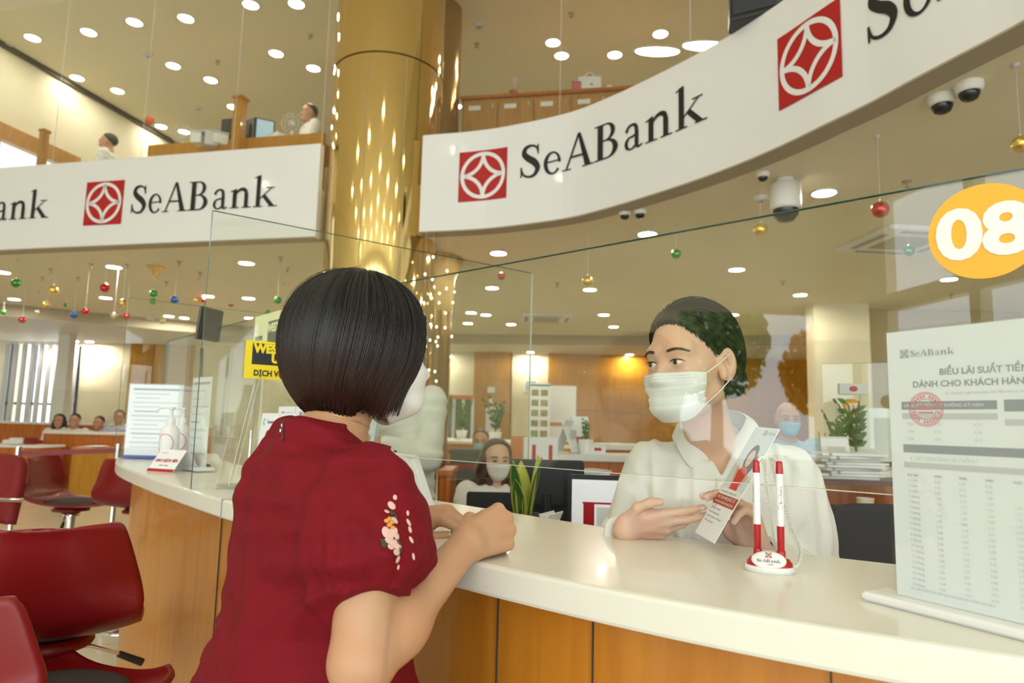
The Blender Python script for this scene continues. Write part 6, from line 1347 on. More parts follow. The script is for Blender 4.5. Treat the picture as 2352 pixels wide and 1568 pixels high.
for (x, y, a, b, t_) in [(899,1178,5,7,.5),(880,1244,5,8,.3),(882,1252,5,6,-.4),(915,1246,4,9,0),(909,1186,3,5,0),(918,1262,4,7,0)]: petal(e3, dress, x, y, a, b, t_)
for (x, y, a, b, t_) in [(938,1200,4,9,.2),(941,1216,4,8,0),(944,1240,4,9,0),(949,1278,3,8,0),(936,1178,3,6,0)]: petal(e1, dress, x, y, a, b, t_)
for mb_, m_ in ((e1, emw), (e2, emo), (e3, emg)):
    if mb_.v: mb_.obj('embroidery', m_, dr)
# zip at the back of the collar
zs, zg = on_surface(dress, 651, 972); ze, _ = on_surface(dress, 650, 1012)
if zs and ze:
    mb = MB(); mb.tube([zs + zg * .001, ze + zg * .001], .0013, 6); mb.obj('zip_seam', M['dark'], dr); mb = MB(); mb.ball(zs + zg * .002 - Vector((0, 0, .004)), (.0018, .0014, .0035), 12); mb.tube([zs + zg * .004 - Vector((0, 0, .010)), zs + zg * .004 - Vector((0, 0, .020))], .0016, 6); mb.obj('zip_pull', M['chrome'], dr)
# necklace
ch_ = []
for k in range(72):
    a_ = 2 * math.pi * k / 72; dirv = tc_.d(math.sin(a_), math.cos(a_), 0); c0 = A_(NB) * .52 + hc.w(0, -.022, -.06) * .48; zz = -.004 - .014 * math.cos(a_); r = .09
    while r > .02 and custbody((c0 + dirv * r + A_((0, 0, zz)))[None])[0] > .0012: r -= .001
    ch_.append(Vector(c0 + dirv * r + A_((0, 0, zz))))
mb = MB(); mb.tube(ch_, .0009, 6, closed=True); nk = mb.obj('necklace', mat('necklace_gold', (.85, .58, .22), .2, metal=1), cust)
# hair: bob
def bobf(P):
    L = hc.l(P); d = ell(L, (0, -.018, .034), (.097, .108, .089)); d = smin(d, ell(L, (0, -.024, -.020), (.105, .105, .100)), .05)
    hem = -.088 + .30 * np.clip(-.02 - L[:, 1], 0, .1) * .0 - .10 * np.clip(L[:, 1], 0, .08)
    d = smax(d, hem - L[:, 2], .030)
    face = np.maximum(.056 - L[:, 1], np.maximum(np.abs(L[:, 0]) - .060, L[:, 2] - .066 + .5 * np.clip(L[:, 1] - .06, 0, .1))); d = smax(d, -face, .020)
    inner = ell(L, (0, .0, -.10), (.060, .075, .05)); d = smax(d, -inner, .01); return d.astype(f32)
def bobd(P):
    L = hc.l(P); a = np.arctan2(L[:, 0], L[:, 1] + .01); return (bobf(P) - .0009 * np.sin(a * 60 + 5 * np.sin(a * 11)) - .0012 * np.sin(a * 23 + 2 * L[:, 2] * 12)).astype(f32)
HM = hairmat('black_brown_hair', (.006, .005, .005), (.040, .013, .008), 1.29, 1.43, .30)
hairC = npobj('hair', [nets(bobd, tuple(hc.o - .14), tuple(hc.o + .15), .0032)], HM, cust)
rs = np.random.RandomState(4); n = 5200; crown = hc.w(.012, -.045, .128)
ph = rs.rand(n) * 2 * np.pi; rr_ = np.where(rs.rand(n) < .35, .002 + .03 * rs.rand(n), .10 * rs.rand(n) ** .8); st = crown + np.stack([np.cos(ph) * rr_, np.sin(ph) * rr_, -.4 * rr_], -1)
low = rs.rand(n) < .45; L0 = np.stack([np.sin(ph) * .105, np.cos(ph) * .118 - .015, -.05 + .11 * rs.rand(n)], -1); low &= (L0[:, 1] < .035); st = np.where(low[:, None], hc.o + L0 @ hc.R.T, st)
def velC(P, i):
    L = hc.l(P); out = L.copy(); out[:, 2] = 0; out /= np.maximum(np.linalg.norm(out, axis=1), 1e-4)[:, None]; v = out * .8 + A_((0, 0, -1.0)); swirl = np.stack([-out[:, 1], out[:, 0], 0 * out[:, 0]], -1) * .10
    fr_ = np.clip((L[:, 1] - .03) / .04, 0, 1) * np.clip((.06 - L[:, 2]) / .04, 0, 1); side = np.sign(L[:, 0])[:, None] * A_((1, 0, 0)) * fr_[:, None] * .0; return (v + swirl * (L[:, 2] > .05)[:, None] + side) @ hc.R.T
def stop(P, r):
    L = hc.l(P); return (L[:, 2] < -.086 - .016 * r - .004 * np.sin(np.arctan2(L[:, 0], L[:, 1]) * 9) - .10 * np.clip(L[:, 1], 0, .08)) | ((L[:, 1] > .058) & (np.abs(L[:, 0]) < .060) & (L[:, 2] < .055))
def curlC(P):
    L = hc.l(P).copy(); w_ = .20 * np.clip((.035 - L[:, 1]) / .05, 0, 1); L[:, 2] = 0; L[:, 1] += .01; L /= np.maximum(np.linalg.norm(L, axis=1), 1e-4)[:, None]; return -(L * w_[:, None]) @ hc.R.T
freeC = lambda P: (lambda L: L[:, 2] < -.052 - .10 * np.clip(L[:, 1], 0, .08))(hc.l(P))
S1 = strands(bobf, st, velC, 26, .0125, (rs.rand(n) * .0045 - .0010).astype(f32), .00075, stop, tip=.2, free=freeC, curl=curlC)
npobj('hair_strands', [S1], HM, hairC)
n = 36; ph = rs.rand(n) * 6.28; st = crown + np.stack([np.cos(ph) * .02, np.sin(ph) * .02, 0 * ph], -1)
npobj('flyaway_hair', [strands(bobf, st, velC, 14, .011, (.001 + .007 * rs.rand(n)).astype(f32), .00022, None, tip=.2)], HM, hairC)
mk, G_ = mask_mesh(hc, hcf, A=1.20, zt=-.016, zb=-.122, off=.004, bulge=.020, parent=cust, m=M['maskw'], rim=False, zside=-.012)
for s_ in (0, -1):
    ear = Vector(hc.w((-1 if s_ == 0 else 1) * .080, -.016, .018)); ear2 = Vector(hc.w((-1 if s_ == 0 else 1) * .080, -.02, -.02)); mb = MB(); mb.tube([Vector(G_[2, s_]), ear, ear2, Vector(G_[-3, s_])], .0012, 6); mb.obj('ear_loop', M['maskw'], mk)
def eyes_on(fr, hf, parent, browm, lash=True, look=(0, 1, 0), gaze=0.0):
    for s_ in (-1, 1):
        e = Vector(fr.w(s_ * .0315, .0655, -.001)); mb = MB(); mb.ball(e, .0128 * fr.sc, 28); eb = mb.obj('eyeball', M['eyew'], parent)
        ld = Vector(fr.d(*Vector((gaze, 1, -.02)).normalized())); ip = e + ld * .0125 * fr.sc; q = Vector((0, 0, 1)).rotation_difference(ld).to_matrix()
        mb = MB(); mb.lathe([(.0001, .0008), (.003, .0007), (.0058, -.0002), (.0060, -.0012)], ip, 24, M=q); mb.obj('iris', M['iris'], eb); mb = MB(); mb.lathe([(.0001, .0013), (.0026, .0011), (.0027, .0006)], ip, 20, M=q); mb.obj('pupil', M['black'], eb)
        pts = []
        for k in range(13):
            t_ = -1 + 2 * k / 12; x = .0318 + .0150 * t_; z_ = -.0010 + .0050 * math.sqrt(max(0, 1 - t_ * t_)) + .0004; y = .10
            while y > .05 and hf(fr.w(s_ * x, y, z_ + .001)[None].astype(f32))[0] > .0004: y -= .0006
            pts.append(Vector(fr.w(s_ * x, y + .0006, z_)))
        mb = MB(); mb.tube(pts, [.0005 + .0006 * math.sin(math.pi * k / 12) for k in range(13)], 6)
        for k in range(1, 12):
            p = pts[k]; o_ = Vector(fr.d(s_ * (.15 + .35 * (k / 12 - .4)), 1, .25)).normalized(); mb.tube([p, p + o_ * .0025, p + o_ * .0045 + Vector((0, 0, .0012))], [.0003, .00022, .0001], 4)
        mb.obj('eyelashes', M['black'], parent)
        hairs = MB(); rnd_ = random.Random(5)
        for k in range(260):
            t_ = rnd_.random(); x = .014 + .038 * t_; z_ = .0195 + .0060 * math.sin(t_ * 2.6) - .003 * t_ + rnd_.uniform(-1, 1) * .0034 * (1 - t_ * .6); y = .11
            while y > .04 and hf(fr.w(s_ * x, y, z_)[None].astype(f32))[0] > .0003: y -= .0008
            p = Vector(fr.w(s_ * x, y, z_)); dr_ = Vector(fr.d(s_ * 1, -.2, .45 - .8 * t_)).normalized(); hairs.tube([p, p + dr_ * .0035 + Vector(fr.d(0, .0006, 0)), p + dr_ * .007], [.00045, .0004, .00012], 3)
        hairs.obj('eyebrow', browm, parent)
M['eyew'] = mat('eye_white', (.80, .76, .72), .15, coat=.6); M['iris'] = mat('iris_brown', (.06, .028, .014), .1, coat=1)
BR = mat('brow_brown', (.15, .08, .05), .8)
eyes_on(hc, hcf, cust, BR)
# ================================================================== the teller
HT = Vector((.357, 1.36, 1.406)); FT = (-.815, -.58, -.04); ht = Fr(HT, FT, up=(-.05, .0, 1)); htf = head_fn(ht)
tt = Fr((.445, 1.475, 0), (-.22, -.97, 0)); NT = A_((.425, 1.455, 1.245))
tRS, tRE, tRW = tt.w(.136, .0, 1.195), (.235, 1.520, .99), (.222, 1.318, 1.085)
tLS, tLE, tLW = tt.w(-.142, 0, 1.195), (.618, 1.40, .985), (.462, 1.285, 1.055)
hTR, tpTR = hand_fn(Vector(tRW) + Vector((.000, -.004, .008)), (.95, -.14, .10), (-.10, -.86, -.42), 'R', [(.06, .14, .10), (.10, .12, .10), (.38, .45, .25), (.62, .6, .3)], .86, spread=(-.02, 0, .03, .05),
    thumb=[(.020, .012, .0), (.047, .028, .004), (.058, .054, .004), (.056, .078, .000)])
hTL, tpTL = hand_fn(Vector(tLW) + Vector((-.002, -.002, .004)), (-.35, -.02, .93), (.70, .42, .20), 'L', [(.50, .55, .3), (.62, .6, .35), (.75, .65, .35), (.95, .7, .4)], .93,
    thumb=[(.020, .014, -.006), (.044, .040, -.014), (.046, .070, -.020), (.036, .094, -.026)])
torsoT = [(1.255, .045, .042, -.005), (1.235, .075, .055, -.01), (1.205, .118, .078, -.008), (1.14, .150, .10, 0), (1.05, .15, .105, 0), (.95, .13, .095, 0), (.85, .15, .10, 0), (.72, .17, .13, 0)]
def tellbody(P):
    d = smin(htf(P), cap(P, ht.w(0, -.024, -.055), NT, .046, .051), .02); L = tt.l(P); d = smin(d, column(L, torsoT), .04)
    d = smin(d, cap(P, tt.w(.012, .060, 1.228), tt.w(.07, .03, 1.234), .007, .006), .015); d = smin(d, cap(P, tt.w(-.012, .060, 1.228), tt.w(-.07, .03, 1.234), .007, .006), .015)
    for s_, e, w_, h in ((tRS, tRE, tRW, hTR), (tLS, tLE, tLW, hTL)):
        arm = smin(cap(P, s_, e, .038, .034), cap(P, e, w_, .034, .0225), .012); d = smin(d, smin(arm, h(P), .014), .012)
    for s_ in (-1, 1):                                    # seated thighs and shins
        hip = tt.w(s_ * .09, .0, .66); kn = tt.w(s_ * .11, .12, .64); an = tt.w(s_ * .11, .10, .26); d = smin(d, smin(cap(P, hip, kn, .08, .06), cap(P, kn, an, .055, .036), .02), .03)
    return d.astype(f32)
tell = thing('person', 'young woman teller in a white shirt and pleated mask holding out a leaflet', 'person', (.445, 1.475, 0))
pcs = [nets(tellbody, (.24, 1.22, 1.302), (.50, 1.48, 1.56), .0016, relax=1), nets(tellbody, (.22, 1.22, .86), (.62, 1.62, 1.3045), .0050), nets(tellbody, (.185, 1.20, 1.02), (.385, 1.345, 1.17), .0018), nets(tellbody, (.36, 1.18, 1.035), (.52, 1.31, 1.24), .0018), nets(tellbody, (.1, 1.1, .0), (.8, 1.7, .865), .010)]
bodyT = npobj('body', pcs, SK2, tell); nails(tpTR, bodyT, range(5)); nails(tpTL, bodyT, range(5)); eyes_on(ht, htf, tell, BR, gaze=.30)
# shirt
shp = [(1.278, .058, .052, -.012), (1.262, .074, .064, -.012), (1.240, .108, .082, -.012), (1.205, .150, .104, -.006), (1.14, .172, .120, 0), (1.05, .172, .122, 0), (.95, .17, .125, 0), (.80, .18, .135, 0), (.70, .18, .14, 0)]
ZV = 1.185
def shirt(P):
    L = tt.l(P); d = column(L, shp)
    for s_, e, w_ in ((tRS, tRE, tRW), (tLS, tLE, tLW)):
        e = A_(e); w_ = A_(w_); wc = e + (w_ - e) * .86; d = smin(d, smin(cap(P, s_, e, .056, .052), cap(P, e, wc, .050, .035), .015), .03)
    d = d - fold(L, .0058, 11, 2.0) * np.clip(1.2 - np.abs(L[:, 0]) * 0, 0, 1)
    hw = np.clip((L[:, 2] - ZV) * .50, 0, .052); V_ = np.maximum(np.abs(L[:, 0]) - hw, np.maximum(ZV - L[:, 2], .0 - L[:, 1])); d = smax(d, -V_, .002)
    neck = cap(P, A_(NT) + A_((0, 0, -.02)), ht.w(0, -.03, -.03), .056, .060); d = smax(d, -neck, .003)
    for w_, e in ((tRW, tRE), (tLW, tLE)):
        w_ = A_(w_); e = A_(e); ax = (w_ - e) / np.linalg.norm(w_ - e); t = (P - e) @ ax; d = np.where(np.linalg.norm(P - w_, axis=1) < .09, np.maximum(d, t - np.linalg.norm(w_ - e) + .022), d)
    return d.astype(f32)
WS_ = clothmat('white_cotton', (.82, .81, .76), 1600, .7, .15, .02)
sh = npobj('shirt', [nets(shirt, (.15, 1.22, .93), (.78, 1.66, 1.30), .0032), nets(shirt, (.15, 1.2, .68), (.80, 1.7, .94), .010)], WS_, tell)
# collar: two leaves folding down round the neck
def collar(side):
    mb = MB(); nu, nv = 36, 8
    def fn(u, v):
        a = (1 - u) * math.radians(8) + u * math.radians(182); back = math.sin(a * .5) ** 2       # 0 at the front, pi at the back
        x, y = math.sin(a), math.cos(a)
        I = lambda xs, ys: float(np.interp(u, xs, ys))
        r0 = I([0, .15, .4, 1], [.060, .060, .058, .057]); z0 = I([0, .12, .35, .7, 1], [1.222, 1.262, 1.298, 1.318, 1.325]); r1 = I([0, .12, .3, .6, 1], [.072, .122, .102, .088, .082]); z1 = I([0, .12, .28, .6, 1], [1.205, 1.196, 1.245, 1.275, 1.282])
        w1 = v ** .85; r = r0 + (r1 - r0) * w1 + .003 * math.sin(math.pi * min(1, v * 1.3)); zz = z0 + (z1 - z0) * v ** 1.25 + .004 * math.sin(math.pi * v); xx = side * x * r; yy = y * r * .95 - .008 + .004
        return tuple(tt.w(xx, yy, zz))
    mb.grid(fn, nu, nv); return mb.obj('collar', WS_, sh, solid=.0022, sub=1)
collar(1); collar(-1)
def strip_on(fn_s, x0, x1, z0, z1, name, m, offy=.0018, n=30):
    mb = MB(); 
    def f(u, v):
        x = x0 + (x1 - x0) * u; z_ = z0 + (z1 - z0) * v; y = .2
        while y > 0 and fn_s(tt.w(x, y, z_)[None].astype(f32))[0] > .0004: y -= .0015
        return tuple(tt.w(x, y + offy, z_))
    mb.grid(f, 4, n); return mb.obj(name, m, sh, solid=.0015)
strip_on(shirt, -.016, .012, .98, ZV - .004, 'placket', WS_)
BT = mat('button_pearl', (.75, .76, .78), .2, coat=.6)
for z_ in (1.165, 1.10, 1.035):
    y = .2
    while y > 0 and shirt(tt.w(-.002, y, z_)[None].astype(f32))[0] > .0004: y -= .001
    mb = MB(); q = Vector((0, 0, 1)).rotation_difference(Vector(tt.d(0, 1, 0))).to_matrix(); mb.lathe([(.0001, .0012), (.0035, .0016), (.0052, .0012), (.0054, 0)], Vector(tt.w(-.002, y + .003, z_)), 18, M=q); mb.obj('button', BT, sh)
p = Vector(tt.w(-.040, .135, 1.125)); mb = MB(); mb.box(p, (.012, .003, .030), ch=.0012); mb.obj('lapel_pin', mat('pin_gold', (.85, .6, .15), .2, metal=1), sh)
# bracelets
for w_, e, m_, nm in ((tLW, tLE, M['blackp'], 'black_hair_tie'), (tRW, tRE, M['chrome'], 'silver_bracelet')):
    w_ = Vector(w_); e = Vector(e); ax = (w_ - e).normalized(); u = ax.orthogonal().normalized(); v = ax.cross(u); c0 = w_ - ax * .012; mb = MB(); mb.tube([c0 + (u * math.cos(k * .2618) + v * math.sin(k * .2618)) * .0262 for k in range(24)], .0022 if m_ is M['blackp'] else .0011, 6, closed=True); mb.obj(nm, m_, tell)
# trousers of the teller
def trous(P):
    d = column(tt.l(P), [(.80, .165, .13, 0), (.72, .18, .14, 0), (.62, .18, .15, .02), (.56, .16, .12, .03)])
    for s_ in (-1, 1): hip = tt.w(s_ * .09, .0, .66); kn = tt.w(s_ * .11, .12, .64); an = tt.w(s_ * .11, .10, .27); d = smin(d, smin(cap(P, hip, kn, .09, .07), cap(P, kn, an, .065, .05), .02), .03)
    return d.astype(f32)
npobj('trousers', [nets(trous, (.15, 1.15, .2), (.75, 1.75, .84), .011)], M['blackp'], tell)
# mask with pleats and loops
mk, G_ = mask_mesh(ht, htf, A=1.02, zt=-.021, zb=-.115, off=.003, bulge=.013, pleats=1, parent=tell, m=M['maskw'], zside=-.002)
S_i = 0 if (Vector(G_[0, 0]) - Vector(ht.w(-.08, 0, 0))).length < (Vector(G_[0, -1]) - Vector(ht.w(-.08, 0, 0))).length else -1
for s_, sx in ((S_i, -1), (-1 - S_i if S_i == 0 else 0, 1)):
    for row, ez, sag_ in ((1, .016, 0), (-2, -.030, 0)):
        a = Vector(G_[row, s_]); b = Vector(ht.w(sx * .0815, -.024, ez)); mb = MB(); mb.tube([a, a * .5 + b * .5 + Vector(ht.d(sx * .004, 0, 0)), b], .0013, 6); mb.obj('ear_loop', M['maskw'], mk)
mb = MB(); [mb.tube([Vector(G_[r_, i]) + Vector(ht.d(0, .0012, 0)) for i in range(2, 39)], .0004, 4) for r_ in (2, 4)]; mb.obj('stitching', M['lgrey'], mk)
# hair pulled back into a bun
def ht_hair(P):
    L = ht.l(P); Lm = L.copy(); Lm[:, 0] = np.abs(L[:, 0]); d = ell(L, (0, -.020, .044), (.082, .099, .091)); d = smin(d, ell(L, (0, -.045, .0), (.077, .068, .070)), .03)
    line = L[:, 1] - (.030 - .35 * np.clip(L[:, 2] - .045, -.2, .04)) ; front = np.where(L[:, 2] > .045, L[:, 1] - (.072 - .9 * (L[:, 2] - .050)), 0)
    face = smin(L[:, 1] * .8 + L[:, 2] * -.62 - (-.010), 10, 0)           # sloping hairline plane
    hl = (L[:, 1] - .012) * .72 - (L[:, 2] - .078) * .70 - 2.2 * np.clip(np.abs(L[:, 0]) - .045, 0, .05) * .3
    hl = L[:, 1] * .66 - L[:, 2] * .75 + .014 - .30 * np.clip(np.abs(L[:, 0]) - .03, 0, .05); d = smax(d, hl, .012); d = smax(d, -.062 - L[:, 2] + .35 * np.clip(L[:, 1] + .06, 0, .2), .012)
    d = smin(d, ell(L, (0, -.125, -.032), (.034, .028, .034)), .010); d = smax(d, -ell(Lm, (.090, -.012, -.008), (.024, .026, .040)), .006); return d.astype(f32)
def ht_hair_d(P):
    L = ht.l(P); q = L - A_((0, -.11, -.02)); a = np.arctan2(q[:, 0], q[:, 2]); return (ht_hair(P) - .0007 * np.sin(a * 70 + 4 * np.sin(a * 9))).astype(f32)
HM2 = hairmat('dark_hair', (.010, .008, .007), (.014, .010, .008), 1.3, 1.5, .34)
hairT = npobj('hair', [nets(ht_hair_d, tuple(ht.o - A_((.18, .18, .14))), tuple(ht.o + A_((.19, .19, .15))), .0028)], HM2, tell)
n = 9000; q = rs.normal(size=(n, 3)); q /= np.linalg.norm(q, axis=1)[:, None]; L0 = A_((0, -.020, .040)) + q * A_((.082, .099, .087)); hl_ = L0[:, 1] * .66 - L0[:, 2] * .75 + .014 - .30 * np.clip(np.abs(L0[:, 0]) - .03, 0, .05); keep = (hl_ < .003 * rs.rand(n) - .001) & (hl_ > -.075 * rs.rand(n) ** .6) & (L0[:, 1] > -.08); L0 = L0[keep]; n = len(L0); st = ht.o + L0 @ ht.R.T; tgt = ht.w(0, -.112, -.022)
velT = lambda P, i: (lambda v: v / np.maximum(np.linalg.norm(v, axis=1), 1e-4)[:, None])(tgt - P)
npobj('hair_strands', [strands(ht_hair, st, velT, 20, .0095, (rs.rand(n) * .0036 - .0006).astype(f32), .00065, lambda P, r: np.linalg.norm(P - tgt, axis=1) < .030, tip=.5, root=.1)], HM2, hairT)
n = 700; q = rs.normal(size=(n, 3)); q /= np.linalg.norm(q, axis=1)[:, None]; bc = ht.w(0, -.125, -.032); st = bc + q * .034
velB = lambda P, i: np.cross(P - bc, ht.d(.3, 1, .1)); npobj('bun_strands', [strands(ht_hair, st, velB, 14, .006, (rs.rand(n) * .003).astype(f32), .0006, None)], HM2, hairT)
n = 16; st = ht.w(0, .0, .128) + rs.normal(size=(n, 3)) * A_((.03, .03, .004)); npobj('flyaway_hair', [strands(ht_hair, st, velT, 10, .007, (.001 + .007 * rs.rand(n)).astype(f32), .00022, None)], HM2, hairT)
# leaflet held out
TL, BL_, BRr = W(1737, 980, 1.262), W(1597, 1222, 1.262), W(1637, 1246, 1.172)
dyv = (TL - BL_); dxv = (BRr - BL_); Lh = dyv.length; Lw = .098; ctr = BL_ + dyv * .5 + dxv.normalized() * Lw * .5
t = thing('leaflet', 'white leaflet with a woman in red and an orange band held by the teller', 'leaflet', ctr); pg, fr = panel('page', M['paper'], t, ctr, dxv, dyv, Lw, Lh, .0012)
sgn = 1 if (fr.to_3x3() @ Vector((0, 0, 1))).y < 0 else -1
def z2(x, y, z=.0009): return fr @ Matrix.Translation((x, y, z * sgn)) if sgn > 0 else fr @ Matrix.Translation((x, y, z * sgn)) @ Matrix.Rotation(math.pi, 4, 'Y')
def flat(name, m, pts, z):
    mb = MB(); mb.add([fr @ Vector((x, y, z * sgn)) for x, y in pts], [tuple(range(len(pts)))]); return mb.obj(name, m, pg)
hh = Lh / 2
flat('pale_field', mat('print_pale', (.70, .76, .78), .6), [(-Lw / 2 + .001, -.015), (Lw / 2 - .001, -.015), (Lw / 2 - .001, hh - .002), (-Lw / 2 + .001, hh - .002)], .0008)
E_ = lambda cx, cy, rx, ry, a=0, n=22: [(cx + rx * math.cos(2 * math.pi * i / n) * math.cos(a) - ry * math.sin(2 * math.pi * i / n) * math.sin(a), cy + rx * math.cos(2 * math.pi * i / n) * math.sin(a) + ry * math.sin(2 * math.pi * i / n) * math.cos(a)) for i in range(n)]
sk = mat('print_skin2', (.78, .48, .34), .6)
flat('printed_hair', M['black'], E_(.004, .050, .020, .026), .0010); flat('printed_hair', M['black'], E_(.022, .034, .010, .022, -.3), .0010)
flat('printed_face', sk, E_(.004, .048, .0125, .017), .0012); flat('printed_arm', sk, [(-.030, .030), (-.022, .034), (-.008, -.006), (-.016, -.010)], .0011); flat('printed_arm', sk, [(.030, .020), (.036, .012), (.016, -.012), (.008, -.004)], .0011)
flat('printed_dress', mat('print_red', (.72, .05, .03), .6), [(-.018, .022), (-.008, .030), (.014, .030), (.024, .020), (.018, -.006), (.020, -.015), (-.014, -.015), (-.012, -.004)], .0013)
flat('printed_smile', M['paper'], E_(.004, .040, .005, .002), .0014)
flat('orange_band', mat('print_rust', H('#B5451C')[:3], .6), [(-Lw / 2 + .001, -.048), (Lw / 2 - .001, -.048), (Lw / 2 - .001, -.028), (-Lw / 2 + .001, -.028)], .0010)
mt_ = lambda s, size, x, y, m, al='LEFT': text(s, size, z2(x, y, .0014), 'printing', m, pg, ext=.00005, align=al)
mt_('Chi tiêu liền tay, cashback mê say', .0052, -.040, -.022, M['grey']); mt_('THẺ GHI NỢ QUỐC TẾ', .0078, -.042, -.034, M['paper']); mt_('VISA GOLD/ MASTERCARD GOLD', .0056, -.042, -.043, M['paper'])
for k, s in enumerate(('Miễn phí rút tiền mặt', 'Hoàn tiền không giới hạn', 'Liên kết Ví điện tử và sổ tiết kiệm', 'Mở thẻ ngay hôm nay')): mt_(s, .0048, -.040, -.056 - .0085 * k, M['grey'])
fw_, fl2 = plane_map(z2(.012, hh - .014, .0012).translation, z2(0, 0).col[0].xyz, z2(0, 0).col[1].xyz, .0055, eps=.0002); put_word(lambda u, v: fw_(u, v), M['grey'], pg, merged=True)
_, fl2 = plane_map(z2(-.000, hh - .016, .0012).translation, z2(0, 0).col[0].xyz, z2(0, 0).col[1].xyz, .010, eps=.0002); logo_parts(fl2, M['red'], M['paper'], pg, n=4)
# ================================================================== people in the background
def figure(label, loc, face, crown, m_shirt, m_hair, m_mask, skin=SK3, gz=0, seated=True, arms='desk', hair='short', h=.0085, long_=True, extra=None):
    """loc: ground point below the neck"""
    s = 1.0; zn = crown - .265; fr_t = Fr((loc[0], loc[1], 0), face); hd = Fr(tuple(fr_t.w(0, .035, crown - .125)), face); hf = head_fn(hd, eyes=False); t = thing('person', label, 'person', (loc[0], loc[1], gz))
    RSp, LSp = fr_t.w(.17, 0, zn - .045), fr_t.w(-.17, 0, zn - .045)
    if arms == 'desk': RE_, LE_, RW_, LW_ = fr_t.w(.22, .07, zn - .31), fr_t.w(-.22, .07, zn - .31), fr_t.w(.12, .28, zn - .30), fr_t.w(-.12, .28, zn - .30)
    else: RE_, LE_, RW_, LW_ = fr_t.w(.24, .03, zn - .31), fr_t.w(-.21, .05, zn - .31), fr_t.w(.06, .23, zn - .20), fr_t.w(-.08, .25, zn - .24)
    zb = zn - .55
    def body(P):
        d = smin(hf(P), cap(P, hd.w(0, -.02, -.06), fr_t.w(0, 0, zn), .052, .056), .02)
        d = smin(d, column(fr_t.l(P), [(zn, .07, .06, 0), (zn - .06, .16, .09, 0), (zn - .3, .14, .10, 0), (zb, .15, .11, 0)]), .03)
        for a, b, c in ((RSp, RE_, RW_), (LSp, LE_, LW_)):
            tip = c + (c - b) / np.linalg.norm(c - b) * .085; d = smin(d, smin(cap(P, a, b, .045, .036), smin(cap(P, b, c, .036, .026), cap(P, c, tip, .024, .020), .01), .01), .01)
            for k in (-1.5, -.5, .5, 1.5):
                f0 = tip + fr_t.d(.015 * k, 0, 0); f1 = f0 + (c - b) / np.linalg.norm(c - b) * .055 - fr_t.d(0, 0, .018); d = np.minimum(d, cap(P, f0, f1, .0095, .008))
        return d.astype(f32)
    lo = np.array([loc[0] - .36, loc[1] - .36, zb]); hi = np.array([loc[0] + .36, loc[1] + .36, crown + .03]); bo = npobj('body', [nets(body, lo, hi, h)], skin, t)
    def shf(P):
        L = fr_t.l(P); d = column(L, [(zn + .012, .065, .060, -.005), (zn - .02, .12, .08, 0), (zn - .06, .19, .105, 0), (zn - .2, .185, .12, 0), (zn - .4, .165, .12, 0), (zb - .03, .175, .13, 0)])
        for a, b, c in ((RSp, RE_, RW_), (LSp, LE_, LW_)):
            e = b + (c - b) * (.86 if long_ else -.2); d = smin(d, cap(P, a, b if long_ else a + (b - a) * .7, .066, .056), .03)
            if long_: d = smin(d, cap(P, b, e, .054, .040), .015)
        d = d - fold(L, .0055, 5, 1.3); return smax(d, -cap(P, fr_t.w(0, .01, zn - .03), hd.w(0, -.02, -.06), .058, .062), .004).astype(f32)
    npobj('shirt', [nets(shf, lo - A_((.05, .05, .05)), hi, h)], m_shirt, t)
    def hrf(P):
        L = hd.l(P); d = ell(L, (0, -.022, .042), (.083, .100, .088)); hl = (L[:, 1] - .015) * .72 - (L[:, 2] - .075) * .70; d = smax(d, hl - .006, .01)
        if hair == 'long':
            d = ell(L, (0, -.018, .042), (.092, .104, .090)); w_ = ell(L, (0, -.035, -.07), (.125, .085, .155)); w_ = smax(w_, L[:, 1] - .022, .02); w_ = w_ - .006 * np.sin(L[:, 2] * 60 + 3 * L[:, 0] * 30); d = smin(smax(d, hl - .006, .01), w_, .03); d = smax(d, -ell(L, (0, .06, -.05), (.066, .07, .10)), .01)
        else: d = smax(d, -.045 - L[:, 2], .01)
        return d.astype(f32)
    if hair != 'bald': npobj('hair', [nets(hrf, hd.o - .26 if hair == 'long' else hd.o - .15, hd.o + .16, h * .8)], m_hair, t)
    else:
        def fringe(P): L = hd.l(P); d = ell(L, (0, -.020, .030), (.080, .098, .086)); return smax(smax(d, L[:, 2] - .045, .01), smax(L[:, 1] - .0, -.04 - L[:, 2], .01), .01).astype(f32)
        npobj('hair', [nets(fringe, hd.o - .15, hd.o + .15, h * .8)], m_hair, t)
    if m_mask: mask_mesh(hd, hf, A=1.0, zt=-.022, zb=-.120, off=.003, bulge=.010, nu=14, nv=12, parent=t, m=m_mask, rim=False)
    for s_ in (-1, 1):
        mb = MB(); mb.ball(Vector(hd.w(s_ * .031, .079, .0)), (.013, .006, .005), 10); mb.obj('eye', M['black'], t); mb = MB(); mb.tube([Vector(hd.w(s_ * .014, .088, .020)), Vector(hd.w(s_ * .032, .084, .025)), Vector(hd.w(s_ * .050, .066, .020))], .003, 5); mb.obj('eyebrow', M['black'], t)
    def legf(P):
        d = column(fr_t.l(P), [(zb + .02, .16, .125, 0), (zb - .10, .175, .13, 0), (zb - .16, .16, .12, 0)])
        for s_ in (-1, 1):
            if seated: kn = fr_t.w(s_ * .1, .38, zb - .05); an = fr_t.w(s_ * .1, .36, gz + .08); d = smin(d, smin(cap(P, fr_t.w(s_ * .09, 0, zb - .06), kn, .085, .065), cap(P, kn, an, .06, .045), .02), .03)
            else: d = smin(d, cap(P, fr_t.w(s_ * .09, 0, zb - .06), fr_t.w(s_ * .1, .0, gz + .06), .09, .05), .03)
        return d.astype(f32)
